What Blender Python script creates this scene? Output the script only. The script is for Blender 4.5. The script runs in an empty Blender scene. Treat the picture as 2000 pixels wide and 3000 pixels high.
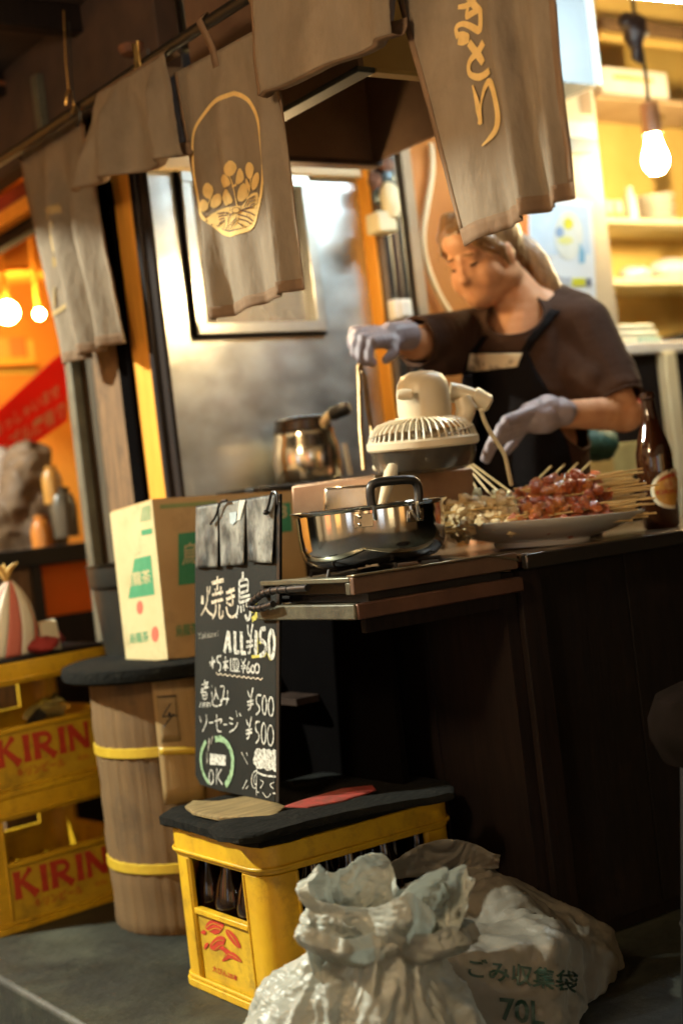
import bpy, bmesh, math, random
from mathutils import Vector, Matrix, noise
from mathutils.bvhtree import BVHTree
S = bpy.context.scene
COL = S.collection
random.seed(11)
R = math.radians
V = Vector

# ------------------------------------------------------------------ camera
F = 4167.0
ROLL, YAW, PITCH = R(6.67), R(34.5), R(-0.25)
CAM = V((0, 0, 0.9133))
_fh = V((math.sin(YAW), math.cos(YAW), 0))
_rt = V((math.cos(YAW), -math.sin(YAW), 0))
FWD = _fh * math.cos(PITCH) + V((0, 0, 1)) * math.sin(PITCH)
_u0 = _rt.cross(FWD)
CR = _rt * math.cos(ROLL) - _u0 * math.sin(ROLL)
CU = _u0 * math.cos(ROLL) + _rt * math.sin(ROLL)
cd = bpy.data.cameras.new('camera')
cam = bpy.data.objects.new('camera', cd)
COL.objects.link(cam)
mw = Matrix.Identity(4)
for i in range(3):
    mw[i][0], mw[i][1], mw[i][2], mw[i][3] = CR[i], CU[i], -FWD[i], CAM[i]
cam.matrix_world = mw
cd.lens = 50
cd.sensor_width = 36
cd.clip_start, cd.clip_end = 0.05, 200
cd.dof.use_dof = True
cd.dof.focus_distance = 2.48
cd.dof.aperture_fstop = 2.0
S.camera = cam

def ray(px, py):
    return FWD + CR * ((px - 1000) / F) - CU * ((py - 1500) / F)
def at(px, py, d):
    return CAM + ray(px, py) * d
def onx(px, py, x):
    v = ray(px, py); return CAM + v * ((x - CAM.x) / v.x)
def ony(px, py, y):
    v = ray(px, py); return CAM + v * ((y - CAM.y) / v.y)
def onz(px, py, z):
    v = ray(px, py); return CAM + v * ((z - CAM.z) / v.z)
class Plane:
    def __init__(s, p, a, b):
        s.p = V(p); s.n = (V(a) - s.p).cross(V(b) - s.p).normalized()
        if s.n.dot(FWD) > 0: s.n = -s.n
    def hit(s, px, py, off=0.0):
        v = ray(px, py); q = s.p + s.n * off
        return CAM + v * ((q - CAM).dot(s.n) / v.dot(s.n))

# ------------------------------------------------------------------ world and light
W = bpy.data.worlds.new('World'); S.world = W; W.use_nodes = True
nt = W.node_tree
sky = nt.nodes.new('ShaderNodeTexSky'); sky.sky_type = 'NISHITA'; sky.sun_disc = False
sky.sun_elevation = R(1.0); sky.sun_rotation = R(200)
bg = nt.nodes['Background']; bg.inputs['Strength'].default_value = 0.0015
nt.links.new(sky.outputs[0], bg.inputs[0])
S.view_settings.view_transform = 'Standard'; S.view_settings.look = 'None'
S.view_settings.gamma = 1; S.view_settings.use_curve_mapping = False
S.view_settings.exposure = 1.75
S.render.engine = 'CYCLES'
S.cycles.use_denoising = True
S.cycles.max_bounces = 8
S.cycles.caustics_reflective = False
S.cycles.caustics_refractive = False
S.cycles.sample_clamp_indirect = 6.0

# ------------------------------------------------------------------ materials
def M(name, col, rough=0.6, metal=0.0, var=0.25, scale=6.0, col2=None, bump=0.0, bscale=60.0, stretch=None,
      spec=0.5, emit=0.0, ecol=None, trans=0.0, coat=0.0, transl=0.0, thresh=None, rvar=0.0, dirt=0.0, dcol=(0.02, 0.016, 0.01), dscale=9.0, dth=(.52, .68), alpha=1.0):
    m = bpy.data.materials.new(name); m.use_nodes = True
    t = m.node_tree; N = t.nodes; L = t.links
    b = N['Principled BSDF']
    b.inputs['Roughness'].default_value = rough
    b.inputs['Metallic'].default_value = metal
    b.inputs['Specular IOR Level'].default_value = spec
    b.inputs['Transmission Weight'].default_value = trans
    b.inputs['Coat Weight'].default_value = coat
    b.inputs['Alpha'].default_value = alpha
    tc = N.new('ShaderNodeTexCoord'); mp = N.new('ShaderNodeMapping')
    L.new(tc.outputs['Object'], mp.inputs[0])
    if stretch: mp.inputs['Scale'].default_value = stretch
    if var > 0 or col2:
        nz = N.new('ShaderNodeTexNoise'); nz.inputs['Scale'].default_value = scale
        nz.inputs['Detail'].default_value = 6; nz.inputs['Roughness'].default_value = 0.62
        L.new(mp.outputs[0], nz.inputs['Vector'])
        rp = N.new('ShaderNodeValToRGB')
        lo, hi = thresh if thresh else (0.3, 0.7)
        rp.color_ramp.elements[0].position = lo; rp.color_ramp.elements[1].position = hi
        c2 = col2 if col2 else tuple(c * (1 - var) for c in col)
        rp.color_ramp.elements[0].color = (*c2, 1); rp.color_ramp.elements[1].color = (*col, 1)
        L.new(nz.outputs['Fac'], rp.inputs[0]); L.new(rp.outputs[0], b.inputs['Base Color'])
        if rvar:
            mr = N.new('ShaderNodeMapRange')
            mr.inputs['To Min'].default_value = max(0.02, rough - rvar); mr.inputs['To Max'].default_value = min(1, rough + rvar)
            n3 = N.new('ShaderNodeTexNoise'); n3.inputs['Scale'].default_value = scale * 2.3; n3.inputs['Detail'].default_value = 5
            L.new(mp.outputs[0], n3.inputs['Vector'])
            L.new(n3.outputs['Fac'], mr.inputs['Value']); L.new(mr.outputs[0], b.inputs['Roughness'])
    else:
        b.inputs['Base Color'].default_value = (*col, 1)
    if dirt > 0:
        src = b.inputs['Base Color'].links[0].from_socket if b.inputs['Base Color'].links else None
        n4 = N.new('ShaderNodeTexNoise'); n4.inputs['Scale'].default_value = dscale; n4.inputs['Detail'].default_value = 9; n4.inputs['Roughness'].default_value = .72
        L.new(tc.outputs['Object'], n4.inputs['Vector'])
        r4 = N.new('ShaderNodeMapRange'); r4.inputs['From Min'].default_value = dth[0]; r4.inputs['From Max'].default_value = dth[1]; r4.inputs['To Max'].default_value = dirt
        L.new(n4.outputs['Fac'], r4.inputs['Value'])
        mx4 = N.new('ShaderNodeMix'); mx4.data_type = 'RGBA'
        mx4.inputs[7].default_value = (*dcol, 1)
        if not src: mx4.inputs[6].default_value = (*col, 1)
        else: L.new(src, mx4.inputs[6])
        L.new(r4.outputs[0], mx4.inputs[0]); L.new(mx4.outputs[2], b.inputs['Base Color'])
    if bump > 0:
        n2 = N.new('ShaderNodeTexNoise'); n2.inputs['Scale'].default_value = bscale; n2.inputs['Detail'].default_value = 5
        L.new(mp.outputs[0], n2.inputs['Vector'])
        bp = N.new('ShaderNodeBump'); bp.inputs['Strength'].default_value = bump; bp.inputs['Distance'].default_value = 0.004
        L.new(n2.outputs['Fac'], bp.inputs['Height']); L.new(bp.outputs[0], b.inputs['Normal'])
    if emit > 0:
        b.inputs['Emission Color'].default_value = (*(ecol or col), 1); b.inputs['Emission Strength'].default_value = emit
    if transl > 0:
        tl = N.new('ShaderNodeBsdfTranslucent'); mx = N.new('ShaderNodeMixShader')
        tl.inputs['Color'].default_value = (*col, 1); mx.inputs[0].default_value = transl
        L.new(b.outputs[0], mx.inputs[1]); L.new(tl.outputs[0], mx.inputs[2])
        L.new(mx.outputs[0], N['Material Output'].inputs[0])
    return m

# ------------------------------------------------------------------ mesh building
ORG = {}
class MB:
    def __init__(s): s.v = []; s.f = []
    def add(s, vs, fs, mx=None):
        o = len(s.v)
        s.v += [(mx @ V(p)) if mx else V(p) for p in vs]
        s.f += [tuple(i + o for i in f) for f in fs]
        return s
    def hexa(s, p):
        return s.add(p, [(0, 3, 2, 1), (4, 5, 6, 7), (0, 1, 5, 4), (1, 2, 6, 5), (2, 3, 7, 6), (3, 0, 4, 7)])
    def box(s, a, b, mx=None):
        x0, y0, z0 = a; x1, y1, z1 = b
        return s.add([(x0, y0, z0), (x1, y0, z0), (x1, y1, z0), (x0, y1, z0), (x0, y0, z1), (x1, y0, z1), (x1, y1, z1), (x0, y1, z1)],
                     [(0, 3, 2, 1), (4, 5, 6, 7), (0, 1, 5, 4), (1, 2, 6, 5), (2, 3, 7, 6), (3, 0, 4, 7)], mx)
    def slab(s, q, th):
        """q: four points (quad, any order round), thickness vector th"""
        q = [V(p) for p in q]; th = V(th)
        return s.hexa(q + [p + th for p in q])
    def poly(s, pts, th):
        n = len(pts); th = V(th)
        a = [V(p) for p in pts]; b = [p + th for p in a]
        fs = [tuple(range(n))[::-1], tuple(range(n, 2 * n))] + [(i, (i + 1) % n, n + (i + 1) % n, n + i) for i in range(n)]
        return s.add(a + b, fs)
    def tube(s, pts, r, n=10, caps=True):
        pts = [V(p) for p in pts]; k = len(pts)
        rs = r if isinstance(r, (list, tuple)) else [r] * k
        t = (pts[1] - pts[0]).normalized()
        up = V((0, 0, 1)) if abs(t.z) < 0.9 else V((1, 0, 0))
        a = t.cross(up).normalized(); vs = []; fs = []
        for i in range(k):
            if i == 0: t = pts[1] - pts[0]
            elif i == k - 1: t = pts[-1] - pts[-2]
            else: t = (pts[i + 1] - pts[i]).normalized() + (pts[i] - pts[i - 1]).normalized()
            t = t.normalized() if t.length > 1e-9 else V((0, 0, 1))
            a = (a - t * a.dot(t)).normalized(); b = t.cross(a)
            for j in range(n):
                th = 2 * math.pi * j / n
                vs.append(pts[i] + (a * math.cos(th) + b * math.sin(th)) * rs[i])
        for i in range(k - 1):
            for j in range(n):
                fs.append((i * n + j, i * n + (j + 1) % n, (i + 1) * n + (j + 1) % n, (i + 1) * n + j))
        if caps:
            fs.append(tuple(range(n))[::-1]); fs.append(tuple((k - 1) * n + j for j in range(n)))
        return s.add(vs, fs)
    def lathe(s, prof, mx=None, n=32, sx=1.0, sy=1.0):
        vs = []; fs = []; k = len(prof)
        for (r, z) in prof:
            for j in range(n):
                th = 2 * math.pi * j / n
                vs.append(V((r * math.cos(th) * sx, r * math.sin(th) * sy, z)))
        for i in range(k - 1):
            for j in range(n):
                fs.append((i * n + j, i * n + (j + 1) % n, (i + 1) * n + (j + 1) % n, (i + 1) * n + j))
        if prof[0][0] > 1e-6: fs.append(tuple(range(n))[::-1])
        if prof[-1][0] > 1e-6: fs.append(tuple((k - 1) * n + j for j in range(n)))
        return s.add(vs, fs, mx)
    def ball(s, c, r, sc=(1, 1, 1), n=12, mx=None):
        prof = [(max(1e-7, math.sin(math.pi * i / n)) * r, -math.cos(math.pi * i / n) * r) for i in range(n + 1)]
        m4 = Matrix.Translation(V(c)) @ (mx or Matrix.Identity(4)) @ Matrix.Diagonal((*sc, 1))
        return s.lathe(prof, m4, max(8, n + 4))
    def grid(s, fn, nu, nv, closed=False):
        vs = [V(fn(i / nu, j / nv)) for j in range(nv + 1) for i in range(nu + 1)]
        fs = [(j * (nu + 1) + i, j * (nu + 1) + i + 1, (j + 1) * (nu + 1) + i + 1, (j + 1) * (nu + 1) + i) for j in range(nv) for i in range(nu)]
        return s.add(vs, fs)
    def build(s, name, mat, parent=None, bev=0.0, solid=0.0, sub=0, ang=38, weld=False):
        o0 = ORG.get(parent.name, V((0, 0, 0))) if parent else V((0, 0, 0))
        loc = V((0, 0, 0))
        if not parent and s.v:   # a thing that is one mesh: origin at its base
            xs = [p.x for p in s.v]; ys = [p.y for p in s.v]; zs = [p.z for p in s.v]
            loc = V(((min(xs) + max(xs)) / 2, (min(ys) + max(ys)) / 2, min(zs))); o0 = loc
        me = bpy.data.meshes.new(name)
        me.from_pydata([p - o0 for p in s.v], [], s.f)
        me.validate()
        bm = bmesh.new(); bm.from_mesh(me)
        bmesh.ops.remove_doubles(bm, verts=bm.verts, dist=1e-6)
        bmesh.ops.recalc_face_normals(bm, faces=bm.faces)
        bm.to_mesh(me); bm.free()
        for p in me.polygons: p.use_smooth = True
        me.set_sharp_from_angle(angle=R(ang))
        me.materials.append(mat)
        o = bpy.data.objects.new(name, me); COL.objects.link(o)
        o.location = loc
        if parent: o.parent = parent; ORG[o.name] = o0
        else: ORG[o.name] = loc
        if bev:
            md = o.modifiers.new('bevel', 'BEVEL'); md.width = bev; md.segments = 2; md.limit_method = 'ANGLE'; md.angle_limit = R(40)
            md.use_clamp_overlap = True
        if solid:
            md = o.modifiers.new('solid', 'SOLIDIFY'); md.thickness = solid; md.offset = 0
        if sub:
            md = o.modifiers.new('sub', 'SUBSURF'); md.levels = sub; md.render_levels = sub
        return o

def tag(o, label=None, cat=None, group=None, kind=None):
    if label: o['label'] = label
    if cat: o['category'] = cat
    if group: o['group'] = group
    if kind: o['kind'] = kind
    return o
def thing(name, label, cat, loc=(0, 0, 0), group=None, local=False):
    o = bpy.data.objects.new(name, None); COL.objects.link(o); o.empty_display_size = 0.05
    o.location = loc
    ORG[o.name] = V((0, 0, 0)) if local else V(loc)
    return tag(o, label, cat, group)
def kids(o): return [c for c in bpy.data.objects if c.parent == o]
def copy_tree(o, parent=None, depth=0):
    c = o.copy(); COL.objects.link(c)
    if parent: c.parent = parent
    for ch in KIDS.get(o.name, None) or kids(o): copy_tree(ch, c, depth + 1)
    return c
KIDS = {}
def struct(o): return tag(o, kind='structure')
def lamp(name, loc, col, power, parent, radius=0.03):
    ld = bpy.data.lights.new(name, 'POINT'); ld.energy = power; ld.color = col; ld.shadow_soft_size = radius
    o = bpy.data.objects.new(name, ld); COL.objects.link(o)
    o.parent = parent; o.location = V(loc) - ORG[parent.name]
    return o

def ribbon(mb, pts, w, n, lift=0.0, close=False):
    """flat stroke in 3-D: pts on a surface, w widths, n surface normal (or list)"""
    pts = [V(p) for p in pts]; k = len(pts)
    ws = w if isinstance(w, (list, tuple)) else [w] * k
    ns = n if isinstance(n, list) else [n] * k
    L = []; Rr = []
    for i in range(k):
        if close: t = pts[(i + 1) % k] - pts[i - 1]
        else: t = pts[min(i + 1, k - 1)] - pts[max(i - 1, 0)]
        sd = t.cross(ns[i]); sd = sd.normalized() if sd.length > 1e-9 else V((0, 0, 1))
        L.append(pts[i] + sd * ws[i] / 2 + ns[i] * lift); Rr.append(pts[i] - sd * ws[i] / 2 + ns[i] * lift)
    m = k if close else k - 1
    mb.add(L + Rr, [(i, (i + 1) % k, k + (i + 1) % k, k + i) for i in range(m)])

def resample(pts, step):
    out = [pts[0]]
    for a, b in zip(pts, pts[1:]):
        d = math.hypot(b[0] - a[0], b[1] - a[1]); m = max(1, int(d / step))
        for i in range(1, m + 1): out.append((a[0] + (b[0] - a[0]) * i / m, a[1] + (b[1] - a[1]) * i / m))
    return out
def smooth_pts(pts, it=2, close=False):
    for _ in range(it):
        q = []
        m = len(pts) if close else len(pts) - 1
        if not close: q.append(pts[0])
        for i in range(m):
            a = pts[i]; b = pts[(i + 1) % len(pts)]
            q.append(tuple(a[k] * .75 + b[k] * .25 for k in range(len(a)))); q.append(tuple(a[k] * .25 + b[k] * .75 for k in range(len(a))))
        if not close: q.append(pts[-1])
        pts = q
    return pts
def ell(cx, cy, rx, ry, n=18, t=0.0):
    return [(cx + rx * math.cos(2 * math.pi * i / n + t), cy + ry * math.sin(2 * math.pi * i / n + t)) for i in range(n + 1)]

def text_mesh(body, size=1.0, offset=0.0, sub=0):
    c = bpy.data.curves.new('text', 'FONT'); c.body = body; c.size = size; c.align_x = 'LEFT'; c.offset = offset
    c.resolution_u = 3
    o = bpy.data.objects.new('text', c); COL.objects.link(o)
    dg = bpy.context.evaluated_depsgraph_get()
    me = bpy.data.meshes.new_from_object(o.evaluated_get(dg))
    bm = bmesh.new(); bm.from_mesh(me)
    bmesh.ops.triangulate(bm, faces=bm.faces)
    for _ in range(sub):
        bmesh.ops.subdivide_edges(bm, edges=bm.edges, cuts=1, use_grid_fill=True)
    bmesh.ops.triangulate(bm, faces=bm.faces)
    bm.verts.ensure_lookup_table()
    vs = [v.co.copy() for v in bm.verts]; fs = [tuple(v.index for v in f.verts) for f in bm.faces]
    bm.free(); bpy.data.objects.remove(o); bpy.data.curves.remove(c); bpy.data.meshes.remove(me)
    if vs:
        x0 = min(p.x for p in vs); x1 = max(p.x for p in vs); y0 = min(p.y for p in vs); y1 = max(p.y for p in vs)
        vs = [((p.x - x0) / max(1e-9, x1 - x0), (p.y - y0) / max(1e-9, y1 - y0)) for p in vs]
    return vs, fs
def text_on(mb, body, quad, surf, offset=0.0, sub=0):
    """text filling the pixel quad (bl, br, tr, tl), each vertex laid on surf(px,py)"""
    vs, fs = text_mesh(body, 1.0, offset, sub)
    bl, br, tr, tl = quad; out = []
    for (u, v) in vs:
        x = (bl[0] * (1 - u) + br[0] * u) * (1 - v) + (tl[0] * (1 - u) + tr[0] * u) * v
        y = (bl[1] * (1 - u) + br[1] * u) * (1 - v) + (tl[1] * (1 - u) + tr[1] * u) * v
        out.append(surf(x, y))
    mb.add(out, fs)

def remeshed(mb, voxel, smooth=3):
    """one closed smooth surface out of overlapping closed pieces"""
    me = bpy.data.meshes.new('tmp'); me.from_pydata(mb.v, [], mb.f)
    bm = bmesh.new(); bm.from_mesh(me); bmesh.ops.recalc_face_normals(bm, faces=bm.faces); bm.to_mesh(me); bm.free()
    o = bpy.data.objects.new('tmp', me); COL.objects.link(o)
    md = o.modifiers.new('r', 'REMESH'); md.mode = 'VOXEL'; md.voxel_size = voxel
    if smooth:
        ms = o.modifiers.new('s', 'SMOOTH'); ms.factor = 0.5; ms.iterations = smooth
    dg = bpy.context.evaluated_depsgraph_get()
    m2 = bpy.data.meshes.new_from_object(o.evaluated_get(dg))
    r = MB(); r.v = [v.co.copy() for v in m2.vertices]; r.f = [tuple(p.vertices) for p in m2.polygons]
    bpy.data.objects.remove(o); bpy.data.meshes.remove(me); bpy.data.meshes.remove(m2)
    return r

TRI = lambda x: abs((x % 1.0) - .5) * 2 - .5
_rb = random.Random(21)
FOLDS = []
for sc_, am_, nn_ in ((4.5, 1.0, 5), (9, .75, 6), (18, .60, 7), (38, .40, 8), (80, .17, 8)):
    for _ in range(nn_):
        d = V((_rb.gauss(0, 1), _rb.gauss(0, 1), _rb.gauss(0, 1))).normalized(); FOLDS.append((d, sc_ * _rb.uniform(.8, 1.25), am_ / nn_, _rb.uniform(0, 1)))
def crinkle(p, seed=0.0):
    """creased plastic: crossing sharp folds of several sizes that come and go"""
    w = noise.noise_vector(p * 4 + V((seed, 0, 0))) * .10 + noise.noise_vector(p * 11 + V((0, seed, 0))) * .03
    q = p + w; h = 0
    for i, (d, f, a, o) in enumerate(FOLDS):
        m = .5 + .9 * noise.noise(p * (f * .35) + V((i * 1.7, seed, 0)))
        h += a * max(0, m) * TRI(q.dot(d) * f + o)
    return h
# ------------------------------------------------------------------ palette
def wood(name, c, c2, rough=0.6, st=(14, 14, 1.2), bump=0.25): return M(name, c, rough, col2=c2, scale=5, stretch=st, bump=bump, bscale=14, spec=.18)
m_conc = M('slab concrete', (0.044, 0.047, 0.030), 0.62, col2=(0.008, 0.010, 0.006), scale=3.2, bump=0.6, bscale=45, rvar=0.22, thresh=(0.35, 0.62), dirt=.9, dcol=(.008, .009, .006), dscale=5.0, dth=(.42, .60))
m_road = M('asphalt', (0.04, 0.04, 0.036), 0.75, col2=(0.02, 0.02, 0.018), scale=30, bump=0.8, bscale=120)
m_steel = M('brushed steel', (0.72, 0.80, 0.83), 0.40, 1.0, col2=(0.52, 0.54, 0.50), scale=5.0, bump=0.07, bscale=6, stretch=(1, 1, 1.5), rvar=0.16, dirt=.3, dcol=(.36, .36, .33), dscale=4.5, dth=(.46, .7))
m_pan = M('polished steel', (0.72, 0.71, 0.68), 0.10, 1.0, col2=(0.58, 0.56, 0.52), scale=9, bump=0.02, bscale=30, rvar=0.04)
m_pan2 = M('worn steel', (0.80, 0.76, 0.66), 0.17, 1.0, col2=(0.58, 0.50, 0.38), scale=12, bump=0.04, bscale=40, rvar=0.08)
m_blackm = M('matt black paint', (0.0035, 0.003, 0.003), 0.95, var=0.3, spec=.0)
m_black = M('black enamel', (0.010, 0.010, 0.010), 0.38, var=0.3, bump=0.15, bscale=90)
m_soot = M('sooty iron', (0.02, 0.018, 0.016), 0.55, 0.3, col2=(0.008, 0.008, 0.008), scale=20, bump=0.4, bscale=80)
m_grease = M('greasy brown metal', (0.075, 0.045, 0.032), 0.45, 0.35, col2=(0.03, 0.018, 0.013), scale=9, bump=0.25, bscale=60, rvar=0.12)
m_hood = M('hood sheet', (0.26, 0.17, 0.115), 0.42, 0.5, col2=(0.15, 0.09, 0.06), scale=4, bump=0.12, bscale=22, rvar=0.1)
m_hood_lit = M('bulb lit hood sheet', (0.40, 0.27, 0.08), 0.5, 0.1, col2=(0.32, 0.2, 0.06), scale=4, bump=0.1)  # bulb light on the hood's outer face put into its colour
m_dkwood = wood('dark stained wood', (0.014, 0.008, 0.006), (0.006, 0.004, 0.0035), 0.78)
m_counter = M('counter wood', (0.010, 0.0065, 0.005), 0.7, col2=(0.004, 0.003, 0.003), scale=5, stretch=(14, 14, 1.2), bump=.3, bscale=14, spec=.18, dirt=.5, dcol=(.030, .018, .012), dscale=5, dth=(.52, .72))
m_top = wood('counter top wood', (0.16, 0.10, 0.05), (0.08, 0.05, 0.03), 0.25, (1.2, 14, 14))
m_owood = wood('lamp tinted orange wood', (0.82, 0.38, 0.055), (0.66, 0.27, 0.035), 0.6)  # own orange plus shop lamp light put into the colour
m_bwood = M('weathered brown board', (0.20, 0.11, 0.045), 0.8, col2=(0.08, 0.045, 0.02), scale=5, stretch=(14, 14, 1.2), bump=.25, bscale=14, dirt=.7, dscale=7)
m_gwood = wood('grey brown board', (0.09, 0.07, 0.045), (0.045, 0.035, 0.024), 0.7)
m_post = M('painted grey steel', (0.16, 0.16, 0.12), 0.45, 0.3, col2=(0.08, 0.08, 0.06), scale=12, bump=0.15)
m_orange = M('orange painted wall', (0.52, 0.19, 0.03), 0.55, col2=(0.42, 0.14, 0.02), scale=3, bump=0.1)
m_shopwall = M('shop interior plaster', (0.72, 0.30, 0.03), 0.7, col2=(0.55, 0.19, 0.02), scale=2.5, bump=0.1)
m_yellow = M('yellow cabinet lacquer', (0.66, 0.47, 0.15), 0.5, col2=(0.52, 0.34, 0.09), scale=3, bump=0.05)
m_cream = M('cream paint', (0.72, 0.66, 0.44), 0.5, col2=(0.6, 0.52, 0.32), scale=4)
m_white = M('white plastic', (0.78, 0.76, 0.70), 0.4, col2=(0.66, 0.63, 0.56), scale=8)
m_cool = M('pale steel sheet', (0.24, 0.27, 0.285), 0.5, 0.1, col2=(0.19, 0.215, 0.225), scale=3)
m_ceil = M('sooty ceiling', (0.065, 0.036, 0.024), 0.85, col2=(0.02, 0.013, 0.010), scale=5, bump=0.5, bscale=25)
m_rust = M('rusty plate', (0.19, 0.07, 0.03), 0.8, col2=(0.06, 0.03, 0.02), scale=40, bump=0.7, bscale=70)
m_redcloth = M('red fabric', (0.36, 0.03, 0.022), 0.8, col2=(0.2, 0.02, 0.02), scale=6, bump=0.2)
m_tan = M('tan plaster', (0.42, 0.30, 0.18), 0.6, col2=(0.3, 0.2, 0.11), scale=4)
m_print_w = M('cream print', (0.8, 0.72, 0.5), 0.7, var=0.15, scale=60)

def pbox(mb, bl, tr, y, dy):
    p0 = ony(*bl, y); p1 = ony(*tr, y)
    return mb.box((min(p0.x, p1.x), y, min(p0.z, p1.z)), (max(p0.x, p1.x), y + dy, max(p0.z, p1.z)))

# ------------------------------------------------------------------ ground
cx = onx(165, 2915, 1.043)         # a point on the kerb line of the slab
X_KERB = 1.02
struct(MB().box((X_KERB, -0.5, -0.14), (6.0, 9.0, 0.0)).build('pavement_slab', m_conc, bev=0.012))
struct(MB().box((-30, -30, -0.30), (40, 40, -0.14 - 0.006)).build('alley_ground', m_road))

# ------------------------------------------------------------------ eave over the alley
fa = MB().box((.35, 4.15, ony(60, 505, 4.15).z), (1.64, 4.19, 3.2)).build('fascia_board', m_ceil)
tag(fa, 'sooty dark board closing the gap above the orange shop at upper left', 'board')
ic = MB().box((1.64, 0.9, 2.95), (5.4, 4.1, 3.0)).build('inner_ceiling', m_tan); struct(ic)
MB().box((1.60, 0.9, 2.301), (1.64, 4.1, 3.0)).build('gable_board', m_ceil, ic)
o = MB().poly([(0.10, 0.9, 2.24), (1.64, 0.9, 2.24), (1.64, 4.1, 2.24), (0.62, 4.1, 2.24), (0.27, 3.30, 2.24), (0.17, 2.8, 2.24)], (0, 0, .06)).build('stall_ceiling', m_ceil); struct(o)  # outer edge, out of view, is shaped to shade the curtain tops
for k in range(6):
    y = 1.15 + k * 0.52
    MB().box((0.62, y, 2.17), (1.64, y + 0.05, 2.238)).build('rafter', m_dkwood, o, bev=0.004)
t = thing('ceiling_pipes', 'two thin dark pipes hanging under the sooty ceiling above the emblem curtain', 'pipe', (1.5, 2.6, 2.0))
for pa, pb in (((522, -20), (548, 150)), ((585, -20), (606, 170))):
    MB().tube([onx(*pa, 1.75), onx(*pb, 1.75)], 0.012, 8).build('pipe', m_post, t)
tag(MB().tube([ony(-30, 238, 3.75), ony(60, 250, 3.75), ony(200, 254, 3.75), ony(340, 256, 3.75), ony(470, 200, 3.75)], 0.007, 8).build('cable', M('brown cable', (0.2, 0.07, 0.03), 0.4)),
    'thin brown cable running under the sooty ceiling at upper left', 'cable')
tag(MB().tube([ony(-30, 216, 3.85), ony(150, 218, 3.85), ony(330, 232, 3.85)], 0.016, 8).build('conduit', m_grease),
    'dark brown conduit above the thin brown cable at upper left', 'conduit')
t = thing('rusty_bracket', 'rusty plate with bolt holes fixed behind the curtain rod', 'bracket', onx(420, 150, 1.62))
MB().slab([onx(378, 205, 1.62), onx(470, 178, 1.62), onx(462, 108, 1.62), onx(372, 120, 1.62)], (0.012, 0, 0)).build('plate', m_rust, t, bev=0.002)
for q in ((402, 134), (438, 152)):
    MB().tube([onx(*q, 1.618), onx(*q, 1.61)], 0.008, 8).build('bolt', m_black, t)
MB().lathe([(0.001, 0), (0.03, 0.002), (0.036, 0.02)], Matrix.Translation(onx(392, 160, 1.60)), 10).build('cap', m_rust, t)

# red awning lit by the next shop
mb = MB().grid(lambda u, v: ony(-60 + 190 * u, 300 + 100 * v - 50 * u + 6 * math.sin(7 * u + 3 * v), 4.3 - 0.3 * v), 14, 8)
tag(mb.build('red_awning', m_redcloth, solid=0.006), 'dark red cloth awning above the orange shop at far left', 'awning')

# ------------------------------------------------------------------ side wall of the stall : upright boards seen beside the curtains
XP = 1.62
sw = thing('side_wall', 'upright dark and orange lit boards beside the steel wall', 'wall', (XP, 3.15, 0))
def upright(name, pl, pr, pyc, mat, z0, z1, th=0.05, dx=0.0):
    a = onx(pl, pyc, XP + dx); b = onx(pr, pyc, XP + dx)
    return MB().box((XP + dx, min(a.y, b.y), z0), (XP + dx + th, max(a.y, b.y), z1)).build(name, mat, sw, bev=0.004)
upright('black_post', 228, 258, 1300, m_blackm, 0.0, 1.96, 0.04, 0.02)
upright('grey_board', 254, 297, 1300, m_gwood, 0.0, 1.96, 0.03, 0.01)
upright('brown_board', 296, 374, 1300, m_bwood, 0.0, 1.96, 0.03, 0.012)
upright('black_post', 372, 404, 1300, m_blackm, 0.0, 1.96, 0.03, -0.01)
upright('orange_lit_board', 403, 468, 1300, m_owood, 0.0, 1.96, 0.03, 0.004)  # shop lamp glow on this board is in its colour
MB().box((XP - .01, 2.86, 1.961), (XP + .05, 4.1, 2.238)).build('header_beam', m_ceil, sw, bev=.004)
for a, b, dx in ((466, 479, 0.0), (481, 494, 0.012), (496, 514, -0.004)):
    upright('dark_strip', a, b, 1300, m_dkwood, 0.0, 1.96, 0.012, dx)
a = onx(214, 1300, XP - 0.03); b = onx(233, 1300, XP - 0.03)
tag(MB().box((XP - 0.03, b.y, 0.0), (XP, a.y, 2.15)).build('steel_post', m_post, bev=0.004), 'narrow grey steel post left of the dark board wall', 'post')

# ------------------------------------------------------------------ steel wall behind the grill
YW = 3.15
WTOP = 1.86
wl = thing('steel_wall', 'brushed steel wall with a framed opening behind the pots', 'wall', (2.0, YW, 0.0))
wx0, wx1 = 1.665, ony(1088, 700, YW).x
a0 = ony(572, 985, YW); a1 = ony(906, 640, YW)
wz0, wz1 = a0.z, 1.80
hx0, hx1 = a0.x, a1.x
MB().box((wx0, YW, 0.3), (hx0, YW + 0.02, WTOP)).build('steel_sheet', m_steel, wl)
MB().box((hx0, YW, 0.3), (hx1, YW + 0.02, wz0)).build('steel_sheet', m_steel, wl)
MB().box((hx0, YW, wz1), (hx1, YW + 0.02, WTOP)).build('steel_sheet', m_steel, wl)
MB().box((hx1, YW, 0.3), (wx1, YW + 0.02, WTOP)).build('steel_sheet', m_steel, wl)
MB().box((wx0, YW - .004, WTOP + .001), (wx1, YW + 0.02, 2.235)).build('upper_board', m_dkwood, wl)
fr = MB(); w = 0.028
for (p, q) in (((hx0, wz0), (hx1, wz0 + w)), ((hx0, wz1 - w), (hx1, wz1)), ((hx0, wz0 + w), (hx0 + w, wz1 - w)), ((hx1 - w, wz0 + w), (hx1, wz1 - w))):
    fr.box((p[0], YW - 0.022, p[1]), (q[0], YW + 0.03, q[1]))
win = fr.build('window_frame', M('dull frame steel', (.62, .64, .60), .38, .9, var=.3, scale=9), wl, bev=0.003)
fr2 = MB()
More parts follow.
